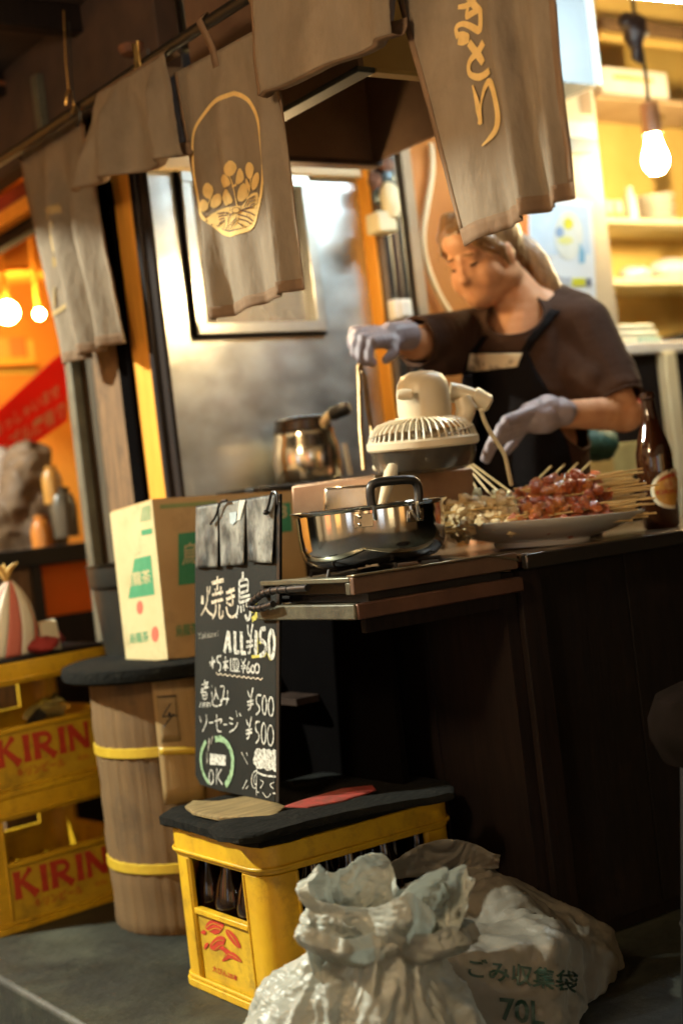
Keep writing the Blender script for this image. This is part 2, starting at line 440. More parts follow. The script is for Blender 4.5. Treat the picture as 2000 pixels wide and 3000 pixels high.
for (p, q) in (((hx0 - .007, wz0 - .007), (hx1 + .007, wz0 - .0005)), ((hx0 - .010, wz0), (hx0 - .0005, wz1))): fr2.box((p[0], YW - 0.012, p[1]), (q[0], YW - .001, q[1]))
fr2.build('dark_seal', m_blackm, win)
MB().box((hx0 + w, YW + 0.01, wz0 + w), (hx1 - w, YW + 0.016, wz1 - w)).build('pane', M('window glass', (0.9, 0.9, 0.88), 0.05, trans=0.85, var=0), win)
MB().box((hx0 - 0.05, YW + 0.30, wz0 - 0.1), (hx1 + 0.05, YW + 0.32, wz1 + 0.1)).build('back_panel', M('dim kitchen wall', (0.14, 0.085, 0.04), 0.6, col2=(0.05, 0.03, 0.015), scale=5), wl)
MB().box((hx0 + 0.02, YW + 0.05, wz0 - 0.06), (hx1 - 0.02, YW + 0.29, wz0 - 0.01)).build('sill_shelf', m_bwood, wl)
MB().box((wx0, YW - 0.03, 1.80), (wx1, YW - 0.002, 1.845)).build('rail', M('beige rail', (0.5, 0.38, 0.2), 0.5, var=0.2), wl, bev=0.004)
# things seen through the opening
for (px_, w_, h_, c) in ((760, 0.05, 0.12, (0.55, 0.5, 0.42)), (800, 0.07, 0.08, (0.2, 0.09, 0.04)), (842, 0.05, 0.10, (0.1, 0.06, 0.04))):
    p = ony(px_, 960, YW + 0.17)
    tag(MB().lathe([(w_ * .4, 0), (w_ * .5, 0.01), (w_ * .5, h_ * .7), (w_ * .25, h_ * .85), (w_ * .25, h_)], Matrix.Translation((p.x, YW + 0.17, wz0 - 0.01)), 14).build('condiment_jar', M('jar glaze', c, 0.3)),
        {760: 'pale condiment jar behind the framed opening, leftmost', 800: 'squat brown condiment jar behind the framed opening', 842: 'dark condiment jar behind the framed opening, rightmost'}[px_], 'jar', 'jars behind the framed opening')

# ------------------------------------------------------------------ service column between steel wall and orange wall
sc = thing('service_column', 'dark service column with pipes beside the orange wall', 'column', (2.45, YW, 0))
x0 = ony(1076, 700, YW - .02).x; x1 = ony(1108, 700, YW - .02).x; x2 = ony(1182, 700, YW - .02).x; x3 = ony(1212, 700, YW - .02).x
MB().box((x0, YW - 0.05, 0.4), (x1 - .03, YW + .02, 2.2)).build('wood_trim', m_owood, sc, bev=0.003)
MB().box((x1 - .029, YW - 0.06, 0.4), (x1, YW + .02, 2.2)).build('wood_trim', m_bwood, sc, bev=0.003)
MB().box((x1 + .001, YW - 0.02, 0.4), (x2, YW + .02, 2.2)).build('dark_panel', M('teal black panel', (0.03, 0.045, 0.045), 0.4, col2=(0.02, 0.02, 0.02), scale=4), sc)
MB().box((x2 + .001, YW - 0.05, 0.4), (x3, YW + .02, 2.2)).build('pale_trim', m_tan, sc, bev=0.004)
for q, r_ in ((1128, 0.016), (1152, 0.013), (1172, 0.01)):
    p = ony(q, 700, YW - 0.05)
    MB().tube([(p.x, YW - 0.05, 0.5), (p.x, YW - 0.05, 1.95)], r_, 10).build('pipe', m_black if q != 1152 else m_grease, sc)
for q in ((1130, 486), (1098, 530), (1135, 520), (1140, 555), (1112, 575)):
    p = ony(*q, YW - 0.08)
    MB().ball(p, 0.022, (1, .8, 1.2), 8).build('valve', m_rust if q[0] in (1130, 1098) else M('blue grey valve', (0.12, 0.17, 0.2), 0.3, 0.5), sc)
def plate_box(name, label, cat, bl, tr, y, dy, mat, parts=()):
    mb = MB(); pbox(mb, bl, tr, y, dy)
    o = mb.build(name, mat, bev=0.006)
    return tag(o, label, cat)
plate_box('junction_box', 'cream junction box on the service column', 'box', (1112, 677), (1160, 617), YW - 0.13, 0.06, m_cream)
p = ony(1142, 590, YW - 0.12)
tag(MB().lathe([(0.018, -0.045), (0.026, -0.02), (0.026, 0.03), (0.012, 0.05), (0.001, 0.052)], Matrix.Translation(p), 14).build('plug', m_cream), 'round cream plug above the cream junction box', 'plug')
so = plate_box('wall_switch', 'white wall switch on the edge of the orange wall', 'switch', (1160, 936), (1206, 874), YW - 0.10, 0.035, m_white)
p = ony(1184, 905, YW - 0.104)
MB().box((p.x - .014, YW - 0.108, p.z - .02), (p.x + .014, YW - 0.101, p.z + .02)).build('rocker', m_white, so, bev=0.002)

ow = MB().box((x3 + .002, YW, 0.3), (x3 + 0.62, YW + .03, 2.2)).build('orange_wall', m_orange)
tag(ow, 'plain orange painted wall behind the cook', 'wall')
cord = smooth_pts([(1262, 420), (1268, 500), (1250, 600), (1236, 690), (1244, 760), (1268, 830), (1300, 890), (1345, 960)], 2)
tag(MB().tube([ony(*q, YW - 0.03) for q in cord], 0.0085, 8).build('cable', M('cream cable', (0.75, 0.55, 0.3), 0.5)), 'cream cable hanging in an S curve on the orange wall', 'cable')

# ------------------------------------------------------------------ hood
N_ = onx(1050, 197, 1.62); Fc = onz(1095, 475, N_.z)
hz = N_.z; th = 0.012
hd = thing('range_hood', 'dark greasy range hood open below behind the curtains', 'hood', ((N_.x + Fc.x) / 2, (N_.y + Fc.y) / 2, hz))
MB().box((N_.x, N_.y, hz), (N_.x + th, Fc.y + th, 2.235)).build('side_sheet', m_hood, hd)
MB().box((N_.x + th + .001, N_.y, hz), (Fc.x, N_.y + th, 2.235)).build('front_sheet', m_hood_lit, hd)
MB().box((N_.x + th + .001, Fc.y, hz), (Fc.x, Fc.y + th, 2.235)).build('back_sheet', m_hood, hd)
MB().box((Fc.x + .001, N_.y, hz), (Fc.x + th, Fc.y + th, 2.235)).build('side_sheet', m_hood, hd)
MB().box((N_.x - 0.012, N_.y - 0.012, hz - 0.012), (N_.x + 0.03, Fc.y, hz - .0005)).build('lip', M('grey lip', (0.035, 0.037, 0.032), 0.6, 0.1), hd, bev=0.003)
MB().box((N_.x + .031, N_.y - 0.012, hz - 0.010), (Fc.x + th, N_.y + 0.02, hz - .0005)).build('lip', m_hood_lit, hd, bev=0.003)
MB().box((N_.x + .031, Fc.y - 0.02, hz - 0.014), (Fc.x + th, Fc.y + th + .01, hz - .0005)).build('lip', m_grease, hd, bev=0.003)
# work lamp under the hood
lp = thing('work_lamp', 'bright bare work lamp under the hood behind the emblem curtain', 'lamp', (1.895, 2.89, 1.52))
WLAMP = V((1.895, 2.89, 1.52))
MB().ball(WLAMP, 0.028, (1, 1, 1.2), 12).build('bulb', M('lit bulb', (1, .85, .6), 0.3, emit=95, ecol=(1, .66, .30), var=0), lp)
MB().tube([WLAMP + V((0, 0, .03)), WLAMP + V((0, 0, .09))], 0.016, 12).build('socket', m_black, lp)
MB().tube([WLAMP + V((0, 0, .09)), WLAMP + V((0, 0, .30)), WLAMP + V((0, .20, .32))], 0.004, 6).build('cord', m_black, lp)

# fluorescent tube under the ceiling behind the lettered curtain (its white glare shows on the steel wall)
TB0, TB1 = V((2.30, 2.42, 2.08)), V((2.95, 2.36, 2.08))
MB_rods = None
tl_ = thing('tube_lamp', 'white fluorescent tube under the stall ceiling', 'lamp', (TB0 + TB1) / 2)
MB().tube([TB0, TB1], .016, 12).build('tube', M('lit tube', (1, 1, 1), .3, emit=46, ecol=(.80, .95, 1.0), var=0), tl_)
MB().box((2.25, 2.37, 2.11), (3.0, 2.41, 2.16)).build('fitting', m_white, tl_)

# ------------------------------------------------------------------ right back : yellow cabinet wall with shelves
YB = 3.62
cw = thing('shelf_wall', 'yellow wall cabinet with open shelves behind the cook', 'shelf', (3.6, YB, 0.0))
MB().box((2.7, YB + 0.28, 0.0), (5.2, YB + 0.31, 2.94)).build('back_board', m_yellow, cw)
def shelfb(py_l, py_r, th, mat, dy=0.26, pxl=1745, pxr=2060, name='shelf_board'):
    p0 = ony(pxl, py_l, YB); p1 = ony(pxr, py_r, YB); z = (p0.z + p1.z) / 2
    MB().box((p0.x, YB, z - th), (p1.x + .4, YB + dy, z)).build(name, mat, cw, bev=0.003); return z
zsA = shelfb(272, 300, 0.018, m_tan, pxl=1745)
zsB = shelfb(640, 640, 0.02, m_cream)
zsC = shelfb(812, 812, 0.026, m_cream)
a = ony(1752, 900, YB); b = ony(1798, 900, YB)
MB().box((a.x, YB - 0.012, 0.0), (b.x, YB - .001, 2.1)).build('upright', M('pale upright', (0.66, 0.56, 0.38), 0.5), cw, bev=0.004)
a = ony(1985, 200, YB); b = ony(2020, 200, YB)
MB().box((a.x, YB - 0.012, 1.35), (b.x, YB - .001, 2.1)).build('upright', m_bwood, cw, bev=0.004)
p0 = ony(1740, 50, YB - .02); p1 = ony(2000, 95, YB - .02); z = (p0.z + p1.z) / 2
MB().box((p0.x, YB - 0.06, z - .045), (p1.x + .5, YB - .014, z + .0)).build('wooden_rail', m_bwood, cw, bev=0.005)
MB().box((p0.x, YB - 0.04, z - .075), (p1.x + .5, YB - .014, z - .047)).build('wooden_rail', m_yellow, cw, bev=0.005)
MB().box((p0.x, YB - 0.03, z + .002), (p1.x + .5, YB - .014, 2.94)).build('upper_panel', m_yellow, cw)

# things on the shelves
def crumple(mb, amp, sc):
    mb.v = [p + noise.noise_vector(p * sc) * amp for p in mb.v]; return mb
p = ony(1850, 290, YB + .05)
mb = MB(); pbox(mb, (1762, 250), (1948, 185), YB + .02, 0.2); zz = min(q.z for q in mb.v)
mb.v = [V((q.x, q.y, q.z - zz + zsA)) for q in mb.v]
o = mb.build('foam_box', m_white, bev=0.006); tag(o, 'white foam box on the top shelf', 'box')
q0 = ony(1795, 215, YB + .018); q1 = ony(1905, 205, YB + .018)
MB().box((q0.x, YB + .012, q0.z - .02), (q1.x, YB + .0195, q0.z - .008)).build('lid_groove', m_yellow, o)
# stack of white dishes below the bulb
for k in range(5):
    p = ony(1915, 632, YB + .12); z0 = zsB + 0.002 + k * 0.022
    rr = 0.085 - 0.004 * (k % 2)
    tag(MB().lathe([(rr * .45, 0), (rr * .5, .006), (rr * .95, .017), (rr, .020), (rr * .93, .0205), (rr * .5, .010), (.001, .009)], Matrix.Translation((p.x, YB + .12, z0)), 24).build('white_dish', m_white),
        ('white dish at the bottom of the stack behind the bulb', 'white dish second from the bottom behind the bulb', 'white dish in the middle of the stack behind the bulb', 'white dish second from the top behind the bulb', 'white dish on top of the stack behind the bulb')[k], 'dish', 'dish stack on the shelf')
p = ony(1850, 632, YB + .1)
tag(MB().lathe([(.022, 0), (.024, .01), (.024, .10), (.012, .12), (.012, .14)], Matrix.Translation((p.x, YB + .1, zsB + .001)), 14).build('sauce_bottle', m_white), 'white sauce bottle beside the dish stack', 'bottle')
for (pxx, c, nm) in ((1775, (0.7, 0.2, 0.1), 'red'), (1805, (0.75, 0.22, 0.08), 'orange red')):
    p = ony(pxx, 632, YB + .06)
    o = MB().box((p.x - .02, YB + .04, zsB + .001), (p.x + .02, YB + .09, zsB + .075)).build('spice_box', m_cream, bev=0.003)
    MB().box((p.x - .0205, YB + .0385, zsB + .006), (p.x + .0205, YB + .0398, zsB + .03)).build('colour_band', M(nm + ' band', c, 0.5), o)
    tag(o, 'small cream spice box with a %s band on the shelf' % nm, 'box')
# pale plastic wrapped packs on the lower shelf
for (q, s_, lab) in (((1860, 800), (.075, .05, .03), 'crumpled pale plastic pack on the middle shelf'), ((1960, 795), (.1, .06, .045), 'big white plastic wrapped pack on the middle shelf')):
    p = ony(*q, YB + .1)
    mb = MB().ball((p.x, YB + .1, zsC + s_[2]), 1.0, s_, 16); mb.v = [V((v.x, v.y, max(v.z, zsC + .001))) for v in crumple(mb, .010, 22).v]
    tag(mb.build('plastic_pack', M('cloudy plastic', (0.68, 0.66, 0.66), 0.35, var=0.2, bump=.3)), lab, 'pack')
# counter at the back
YC = 3.05
p0 = ony(1700, 1000, YC); p1 = ony(2050, 1000, YC); zc = ony(1850, 1003, YC).z
bc = thing('back_counter', 'white topped dark counter at the right behind the cook', 'counter', (p0.x + .5, YC, 0))
MB().box((p0.x, YC, zc - .035), (p1.x + .6, YC + .5, zc)).build('top', m_white, bc, bev=0.004)
MB().box((p0.x + .01, YC + .03, 0), (p1.x + .6, YC + .48, zc - .036)).build('cabinet', m_dkwood, bc)
a = ony(1972, 1200, YC - .02)
MB().box((a.x, YC - .01, 0), (a.x + .05, YC + .028, zc - .037)).build('leg', m_cream, bc, bev=0.003)
p = ony(1800, 990, YC + .15)
mb = MB()
for k in range(3): mb.box((p.x - .16, YC + .03 + .004 * k, zc + .001 + .021 * k), (p.x + .085 - .01 * k, YC + .28, zc + .020 + .021 * k))
tag(mb.build('folded_towel', M('white towel', (0.74, 0.76, 0.66), 0.9, bump=0.6, bscale=150), bev=0.008), 'folded white towels on the back counter', 'towel')
p = ony(1880, 990, YC + .06)
tag(MB().box((p.x - .06, YC + .01, zc + .001), (p.x + .03, YC + .029, zc + .016)).build('blue_cloth', M('pale aqua cloth', (0.45, 0.68, 0.62), 0.8, bump=.4), bev=0.005), 'pale aqua cloth strip in front of the towels', 'cloth')
p = ony(1975, 985, YC + .15)
tag(MB().box((p.x - .045, YC + .05, zc + .001), (p.x + .3, YC + .2, zc + .035)).build('black_tray', m_black, bev=0.006), 'black tray on the back counter beside the towels', 'tray')
# green bundle and carton low behind the plate
p = ony(1775, 1300, 2.75)
tag(crumple(MB().ball((p.x, 2.78, p.z), .06, (1, .7, .8), 12), .02, 20).build('green_bundle', M('dark green cloth', (0.015, 0.07, 0.045), 0.6, bump=.4)), 'dark green bundle behind the skewers', 'bundle')
mb = MB(); pbox(mb, (1800, 1395), (1900, 1290), 2.95, .12)
tag(mb.build('small_carton', M('pale yellow carton', (0.6, 0.52, 0.2), 0.6, col2=(.4, .3, .1), scale=14), bev=.003), 'pale yellow carton behind the beer bottle', 'carton')
p = ony(1875, 1205, 2.98)
tag(MB().lathe([(.014, 0), (.016, .004), (.016, .03), (.012, .036)], Matrix.Translation(p), 12).build('red_stopper', M('red plastic', (0.7, 0.05, 0.02), 0.4)), 'small red stopper beside the neck of the beer bottle', 'cap')

# hanging pale steel cabinet
YH = 2.75
p0 = ony(1560, 236, YH); p1 = ony(1738, 0, YH)
hc = thing('hanging_cabinet', 'pale steel cabinet hanging right of the lettered curtain', 'cabinet', ((p0.x + p1.x) / 2, YH, p0.z))
xr = ony(1755, 250, YH).x; zb = ony(1740, 250, YH).z
MB().box((p0.x, YH, zb), (xr - .016, YH + .3, 2.235)).build('body', m_cool, hc, bev=0.003)
MB().box((xr - .015, YH - .012, zb), (xr, YH + .3, 2.235)).build('edge', m_white, hc, bev=0.002)
# papers pinned on an upright under it
YN = 3.0
pn = thing('pinned_papers', 'white notice papers pinned under the pale cabinet', 'paper', ony(1700, 400, YN))
for k, (bl, tr, mt) in enumerate((((1655, 352), (1735, 258), m_cream), ((1660, 400), (1742, 350), m_white), ((1664, 445), (1748, 400), m_cool))):
    mb = MB(); pbox(mb, bl, tr, YN + .004 * k, .002); mb.build('sheet', mt, pn)
mb = MB(); pbox(mb, (1700, 332), (1728, 266), YN - .002, .0015); mb.build('print', m_tan, pn)
mb = MB(); pbox(mb, (1640, 1000), (1700, 0), YN + .02, .02); tag(mb.build('notice_board', M('warm board', (0.62, 0.5, 0.32), 0.6, var=.2)), 'warm tan panel carrying the pinned papers', 'panel')
# poster
YP = 2.97
pq = [(1552, 885), (1746, 905), (1734, 588), (1546, 560)]
PP = Plane(ony(1552, 885, YP), ony(1746, 885, YP), ony(1552, 560, YP))
po = thing('poster', 'pale blue and white printed poster with yellow spots behind the cook', 'poster', PP.hit(1650, 880))
def psheet(name, pts, mat, off, th=0.0006):
    q = [PP.hit(*p, off=off) for p in pts]
    MB().poly(q, PP.n * -th).build(name, mat, po)
psheet('sheet', pq, M('poster paper', (0.80, 0.82, 0.82), 0.5, var=.06), 0.0, .001)
psheet('print', [(1556, 745), (1728, 745), (1722, 604), (1552, 590)], M('pale blue print', (0.48, 0.62, 0.76), 0.5, col2=(.66, .74, .8), scale=9), .0015)
psheet('print', ell(1664, 690, 42, 72, 20)[:-1], M('pale print', (0.82, 0.82, 0.72), 0.5), .0025)
psheet('print', ell(1664, 655, 14, 18, 14)[:-1], M('yellow print', (0.8, 0.72, 0.05), 0.5), .0035)
psheet('print', ell(1656, 704, 22, 12, 14)[:-1], M('yellow print', (0.82, 0.78, 0.3), 0.5), .0035)
psheet('print', ell(1638, 680, 12, 16, 14)[:-1], M('blue print', (0.3, 0.42, 0.6), 0.5), .0035)
psheet('print', [(1696, 770), (1712, 770), (1712, 740), (1697, 710)], M('blue print', (0.25, 0.5, 0.68), 0.5), .0035)
psheet('print', [(1676, 838), (1714, 838), (1714, 815), (1676, 815)], M('yellow print', (0.75, 0.72, 0.05), 0.5), .0035)
psheet('print', [(1716, 838), (1732, 838), (1731, 815), (1716, 815)], M('grey print', (0.15, 0.16, 0.2), 0.5), .0035)
psheet('print', [(1630, 838), (1672, 836), (1672, 812), (1630, 812)], M('grey print', (0.55, 0.58, 0.62), 0.5), .0035)

# ------------------------------------------------------------------ bulb on its cord
YU = 2.95
bu = thing('hanging_bulb', 'glowing bare bulb on a taped black cord at upper right', 'lamp', ony(1900, 400, YU))
cpts = [(1845, -260), (1850, -60), (1853, 10), (1858, 50), (1872, 110), (1882, 170), (1892, 230), (1898, 300)]
MB().tube([ony(*q, YU) for q in cpts], 0.006, 8).build('cord', m_black, bu)
mb = MB()
for q, r_ in (((1834, 66), .022), ((1860, 76), .03), ((1856, 100), .03), ((1860, 125), .024), ((1864, 150), .019), ((1868, 172), .014), ((1828, 58), .014), ((1878, 90), .018)):
    mb.ball(ony(*q, YU), r_ * 1.15, (1, 1, 1.2), 8)
crumple(mb, .012, 40)
MB_T = remeshed(mb, .007, 1); MB_T.build('tape', M('black tape', (0.018, 0.008, 0.006), 0.4, bump=.6, bscale=60), bu)
s0 = ony(1898, 298, YU); s1 = ony(1910, 395, YU)
MB().tube([s0, s0 + (s1 - s0) * .06, s0 + (s1 - s0) * .1, s1], [.010, .026, .028, .030], 18).build('socket', M('brown bakelite', (0.30, 0.13, 0.05), 0.4), bu)
p = ony(1932, 348, YU)
MB().tube([ony(1918, 350, YU), ony(1930, 336, YU), ony(1938, 340, YU), ony(1937, 358, YU)], .006, 8).build('switch_key', M('brass', (0.7, 0.5, 0.2), .3, 1), bu)
ax = (s1 - s0).normalized(); q = ax.to_track_quat('Z', 'Y').to_matrix().to_4x4()
MB().lathe([(.019, 0), (.021, .008), (.026, .030), (.035, .056), (.039, .076), (.035, .098), (.022, .115), (.001, .121)], Matrix.Translation(s1) @ q, 24).build('bulb', M('glowing bulb glass', (1, .9, .7), .3, emit=100, ecol=(1.0, .74, .36), var=0), bu)
BULB = s1 + ax * .11
fill_bulb = thing('hanging_bulb', 'added bulb out of view to the right, lighting the shelves', 'lamp', (4.05, 3.05, 2.0))  # added out of view to brighten the shelves
MB().lathe([(.001, -.14), (.03, -.13), (.045, -.09), (.035, -.04), (.022, 0)], Matrix.Translation((4.05, 3.05, 2.0)), 20).build('bulb', M('glowing bulb glass', (1, .9, .7), .3, emit=170, ecol=(1.0, .74, .36), var=0), fill_bulb)
MB().tube([(4.05, 3.05, 2.0), (4.05, 3.05, 2.06), (4.05, 3.05, 2.94)], [.024, .024, .005], 10).build('cord', m_black, fill_bulb)
# ------------------------------------------------------------------ curtain rod and curtains
XR = 1.50
def cloth(name, c, c2, tr=0.18):
    m = M(name, c, 0.88, col2=c2, scale=9, bump=1.0, bscale=55, spec=0.1, transl=tr, stretch=(1, 1, .4), thresh=(.33, .66), dirt=.35, dcol=(.10, .075, .05), dscale=6, dth=(.5, .7))
    return m
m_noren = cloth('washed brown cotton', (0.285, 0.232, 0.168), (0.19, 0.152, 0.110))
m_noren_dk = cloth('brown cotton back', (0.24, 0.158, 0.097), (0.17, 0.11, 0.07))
m_hem = cloth('brown cotton hem', (0.22, 0.145, 0.09), (0.165, 0.108, 0.068), .08)
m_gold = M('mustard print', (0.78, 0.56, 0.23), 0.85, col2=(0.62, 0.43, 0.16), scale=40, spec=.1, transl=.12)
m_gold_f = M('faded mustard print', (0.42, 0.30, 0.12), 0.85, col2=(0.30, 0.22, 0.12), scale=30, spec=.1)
m_rod = M('dark rod', (0.012, 0.010, 0.008), 0.5, 0.0, var=.4, scale=20, spec=.3)
rod_px = [(-60, 498), (0, 460), (300, 262), (480, 145), (720, 0), (900, -115)]
RZ = 1.924
tag(MB().tube([(XR + .012, 4.1, RZ + .03), (XR + .006, 3.3, RZ + .008), (XR, 2.6, RZ - .008), (XR, 0.85, RZ - .06)], 0.0125, 14).build('curtain_rod', m_rod),
    'dark rod that carries the brown shop curtains', 'rod')
for i, (q, lab) in enumerate((((205, 300), 'brass hook ring on the rod left of the folded grey curtain'), ((222, 335), 'dark hook ring hanging lower beside the folded grey curtain'))):
    p = onx(*q, XR - .01)
    mb = MB(); mb.tube([p + V((0, .022 * math.cos(a), .028 * math.sin(a))) for a in [2 * math.pi * k / 16 for k in range(13)]], .0028, 6)
    mb.tube([p + V((0, .0, .028)), p + V((0, -.004, .10)), p + V((0.01, -.004, .22))], .002, 6)
    tag(mb.build('hook_ring', M('brass', (.55, .33, .1), .35, 1) if i == 0 else m_rod), lab, 'hook')
p = onx(404, 185, XR - .016)
cl = thing('metal_clip', 'small brass clip holding the folded grey curtain on the rod', 'clip', p)
for s_ in (-1, 1):
    MB().tube([p + V((0, .010 * s_, .045)), p + V((0, .006 * s_, .02)), p + V((0, .012 * s_, -.02)), p + V((0, .002 * s_, -.045))], .004, 6).build('jaw', M('brass', (.6, .42, .15), .3, 1), cl)

class Curtain:
    """hanging cloth : four corners from the photograph on the plane of the rod, folds across it"""
    def __init__(s, tl, tr, br, bl, x=XR, dx=(0, 0, 0, 0), folds=(), seed=0, sag=0.0, amp=1.0, wav=0.0):
        c = [onx(*q, x + d) for q, d in zip((tl, tr, br, bl), dx)]
        s.c = c; s.folds = folds; s.seed = seed; s.sag = sag; s.amp = amp; s.wav = wav
        s.px = (tl, tr, br, bl)
        s.n = V((-1, 0, 0))
    def P(s, u, v, off=0.0):
        a, b, c, d = s.c
        p = (a * (1 - u) + b * u) * (1 - v) + (d * (1 - u) + c * u) * v
        h = 0.0
        for (u0, w, amp, sl, v0, v1) in s.folds:      # fold centre, width, depth, slant, fade in from v0 to v1
            k = min(1, max(0, (v - v0) / max(1e-3, v1 - v0))); k = k * k * (3 - 2 * k)
            e = (u - u0 - sl * (v - .5)) / w
            h += amp * k * math.exp(-e * e)
        h += s.amp * 0.0035 * noise.noise(V((u * 3.3 + s.seed, v * 2.6, s.seed * 1.7)))
        h += s.amp * .011 * crinkle(V((u * .30 + s.seed, v * .16, s.seed * .3)), s.seed) * (.45 + .55 * v)
        h += s.amp * 0.0016 * noise.noise(V((u * 11 + s.seed, v * 5, 3.1)))
        h += s.wav * math.sin(u * 40 + 2 * math.sin(v * 6)) * max(0, v - .85)
        p = p + V((-h - off, 0, -s.sag * math.sin(math.pi * u) * v))
        return p
    def uv(s, px, py):
        q = onx(px, py, s.c[0].x)
        a, b, c, d = [V((w.y, w.z)) for w in s.c]; t = V((q.y, q.z))
        u = v = .5
        for _ in range(12):
            f = (a * (1 - u) + b * u) * (1 - v) + (d * (1 - u) + c * u) * v - t
            fu = (b - a) * (1 - v) + (c - d) * v; fv = (d - a) * (1 - u) + (c - b) * u
            det = fu.x * fv.y - fu.y * fv.x
            u -= (f.x * fv.y - f.y * fv.x) / det; v -= (fu.x * f.y - fu.y * f.x) / det
        return u, v
    def surf(s, px, py, off=0.0022):
        u, v = s.uv(px, py); return s.P(u, v, off)
    def make(s, name, label, mat, nu=44, nv=56, hem=True, root=None):
        o = thing(name, label, 'shop curtain', (s.c[0] + s.c[1]) / 2, 'brown shop curtains on the rod')
        MB().grid(lambda u, v: s.P(u, v), nu, nv).build('cloth', mat, o, solid=0.0014, ang=180)
        if hem:
            MB().grid(lambda u, v: s.P(u, .955 + .045 * v, .0012), nu * 2, 3).build('hem', m_hem, o, solid=0.0016, ang=180)
            for e0 in (0.0, .965):
                MB().grid(lambda u, v: s.P(e0 + .035 * u, v * .954, .0012), 2, nv).build('hem', m_hem, o, solid=0.0016, ang=180)
        return o
    def strokes(s, lists, o, mat, off=0.0024, step=9, name='print', tr=lambda p: p):
        mb = MB(); k = 0
        for pts, w in lists:
            q = smooth_pts(pts, 2) if len(pts) > 2 else pts
            ws = w
            q = resample(q, step)
            q2 = [tr(p) for p in q]
            if isinstance(w, (list, tuple)):
                m = len(q2); ws = []
                for i in range(m):
                    f = i / max(1, m - 1) * (len(w) - 1); j = min(int(f), len(w) - 2); ws.append(w[j] + (w[j + 1] - w[j]) * (f - j))
            scale = (s.surf(1000, 400) - s.surf(1010, 400)).length / 10 if False else None
            pts3 = [s.surf(*p, off + .00012 * k) for p in q2]
            d = 0; n = 0
            for a, b, A, B in zip(q2, q2[1:], pts3, pts3[1:]):
                l = math.hypot(a[0] - b[0], a[1] - b[1])
                if l > 1e-6: d += (A - B).length; n += l
            mpp = d / max(n, 1e-6)
            ribbon(mb, pts3, [x * mpp for x in ws] if isinstance(ws, list) else ws * mpp, s.n)
            k += 1
        return mb.build(name, mat, o, ang=180)
    def polys(s, lists, o, mat, off=0.0024, name='print', step=8, grow=1.0, it=2):
        mb = MB()
        for k, pts in enumerate(lists):
            gx = sum(p[0] for p in pts) / len(pts); gy = sum(p[1] for p in pts) / len(pts)
            pts = [(gx + (p[0] - gx) * grow, gy + (p[1] - gy) * grow) for p in pts]
            q = resample(smooth_pts(pts, it, True) + [smooth_pts(pts, it, True)[0]], step)[:-1]
            cx_ = sum(p[0] for p in q) / len(q); cy_ = sum(p[1] for p in q) / len(q)
            rings = [[s.surf(cx_ + (p[0] - cx_) * f, cy_ + (p[1] - cy_) * f, off + .00012 * k) for p in q] for f in (1, .66, .33)]
            n = len(q); vs = rings[0] + rings[1] + rings[2] + [s.surf(cx_, cy_, off + .00012 * k)]
            fs = []
            for r_ in (0, 1):
                fs += [(r_ * n + i, r_ * n + (i + 1) % n, (r_ + 1) * n + (i + 1) % n, (r_ + 1) * n + i) for i in range(n)]
            fs += [(2 * n + i, 2 * n + (i + 1) % n, 3 * n) for i in range(n)]
            mb.add(vs, fs)
        return mb.build(name, mat, o, ang=180)
    def loop(s, px, py, o):
        """strap from the cloth over the rod"""
        a = s.surf(px + 6, py + 46, .001); b = s.surf(px - 6, py - 8, .001)
        y = b.y; z0 = RZ - .008
        pts = [a, b, V((XR - .016, y + .005, z0)), V((XR, y + .006, z0 + .017)), V((XR + .016, y + .006, z0))]
        mb = MB(); w = .011
        L_ = [p + V((0, w, 0)) for p in pts]; R_ = [p - V((0, w, 0)) for p in pts]
        mb.add(L_ + R_, [(i, i + 1, len(pts) + i + 1, len(pts) + i) for i in range(len(pts) - 1)])
        return mb.build('loop', m_hem, o, solid=.002)

# far left curtain with faded mustard letters
c0 = Curtain((52, 432), (238, 305), (357, 1000), (194, 1072), dx=(0.06, .06, .05, .05),
             folds=((.12, .08, .026, .0, .1, .5), (.46, .08, .040, .10, .05, .4), (.30, .05, -.030, .05, .1, .5), (.62, .05, -.020, .05, .1, .5), (.76, .06, .030, .04, .1, .5), (.92, .05, -.020, 0, .2, .6)), seed=3, amp=1.6, wav=.004)
o = c0.make('shop_curtain', 'far left narrow curtain with faded mustard strokes, brightly lit below', m_noren)
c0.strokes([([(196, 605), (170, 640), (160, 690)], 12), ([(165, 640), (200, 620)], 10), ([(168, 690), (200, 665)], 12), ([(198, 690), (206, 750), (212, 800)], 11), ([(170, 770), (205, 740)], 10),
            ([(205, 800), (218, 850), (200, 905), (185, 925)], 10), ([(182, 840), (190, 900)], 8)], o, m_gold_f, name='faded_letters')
# curtain folded up over the rod (second from left)
c1 = Curtain((285, 278), (482, 157), (531, 452), (216, 560), dx=(-.022, -.022, -.035, -.035),
             folds=((.34, .09, .038, .16, .0, .4), (.56, .10, -.024, .14, .1, .5), (.86, .06, .030, .05, .0, .4), (.70, .06, -.012, .05, .1, .5), (.10, .07, .022, -.02, .2, .7)), seed=8, amp=1.4)
o = c1.make('shop_curtain', 'short curtain flipped up over the rod left of the emblem', m_noren, 40, 30, hem=False)
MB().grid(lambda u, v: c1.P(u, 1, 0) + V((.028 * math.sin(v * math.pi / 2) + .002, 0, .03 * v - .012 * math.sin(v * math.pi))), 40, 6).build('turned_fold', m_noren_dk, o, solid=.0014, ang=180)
MB().grid(lambda u, v: V((XR - .024 + .04 * u, c1.c[0].y + (c1.c[1].y - c1.c[0].y) * v, c1.c[0].z + (c1.c[1].z - c1.c[0].z) * v + .014 * math.sin(u * math.pi))), 6, 16).build('turned_fold', m_noren_dk, o, solid=.0014, ang=180)
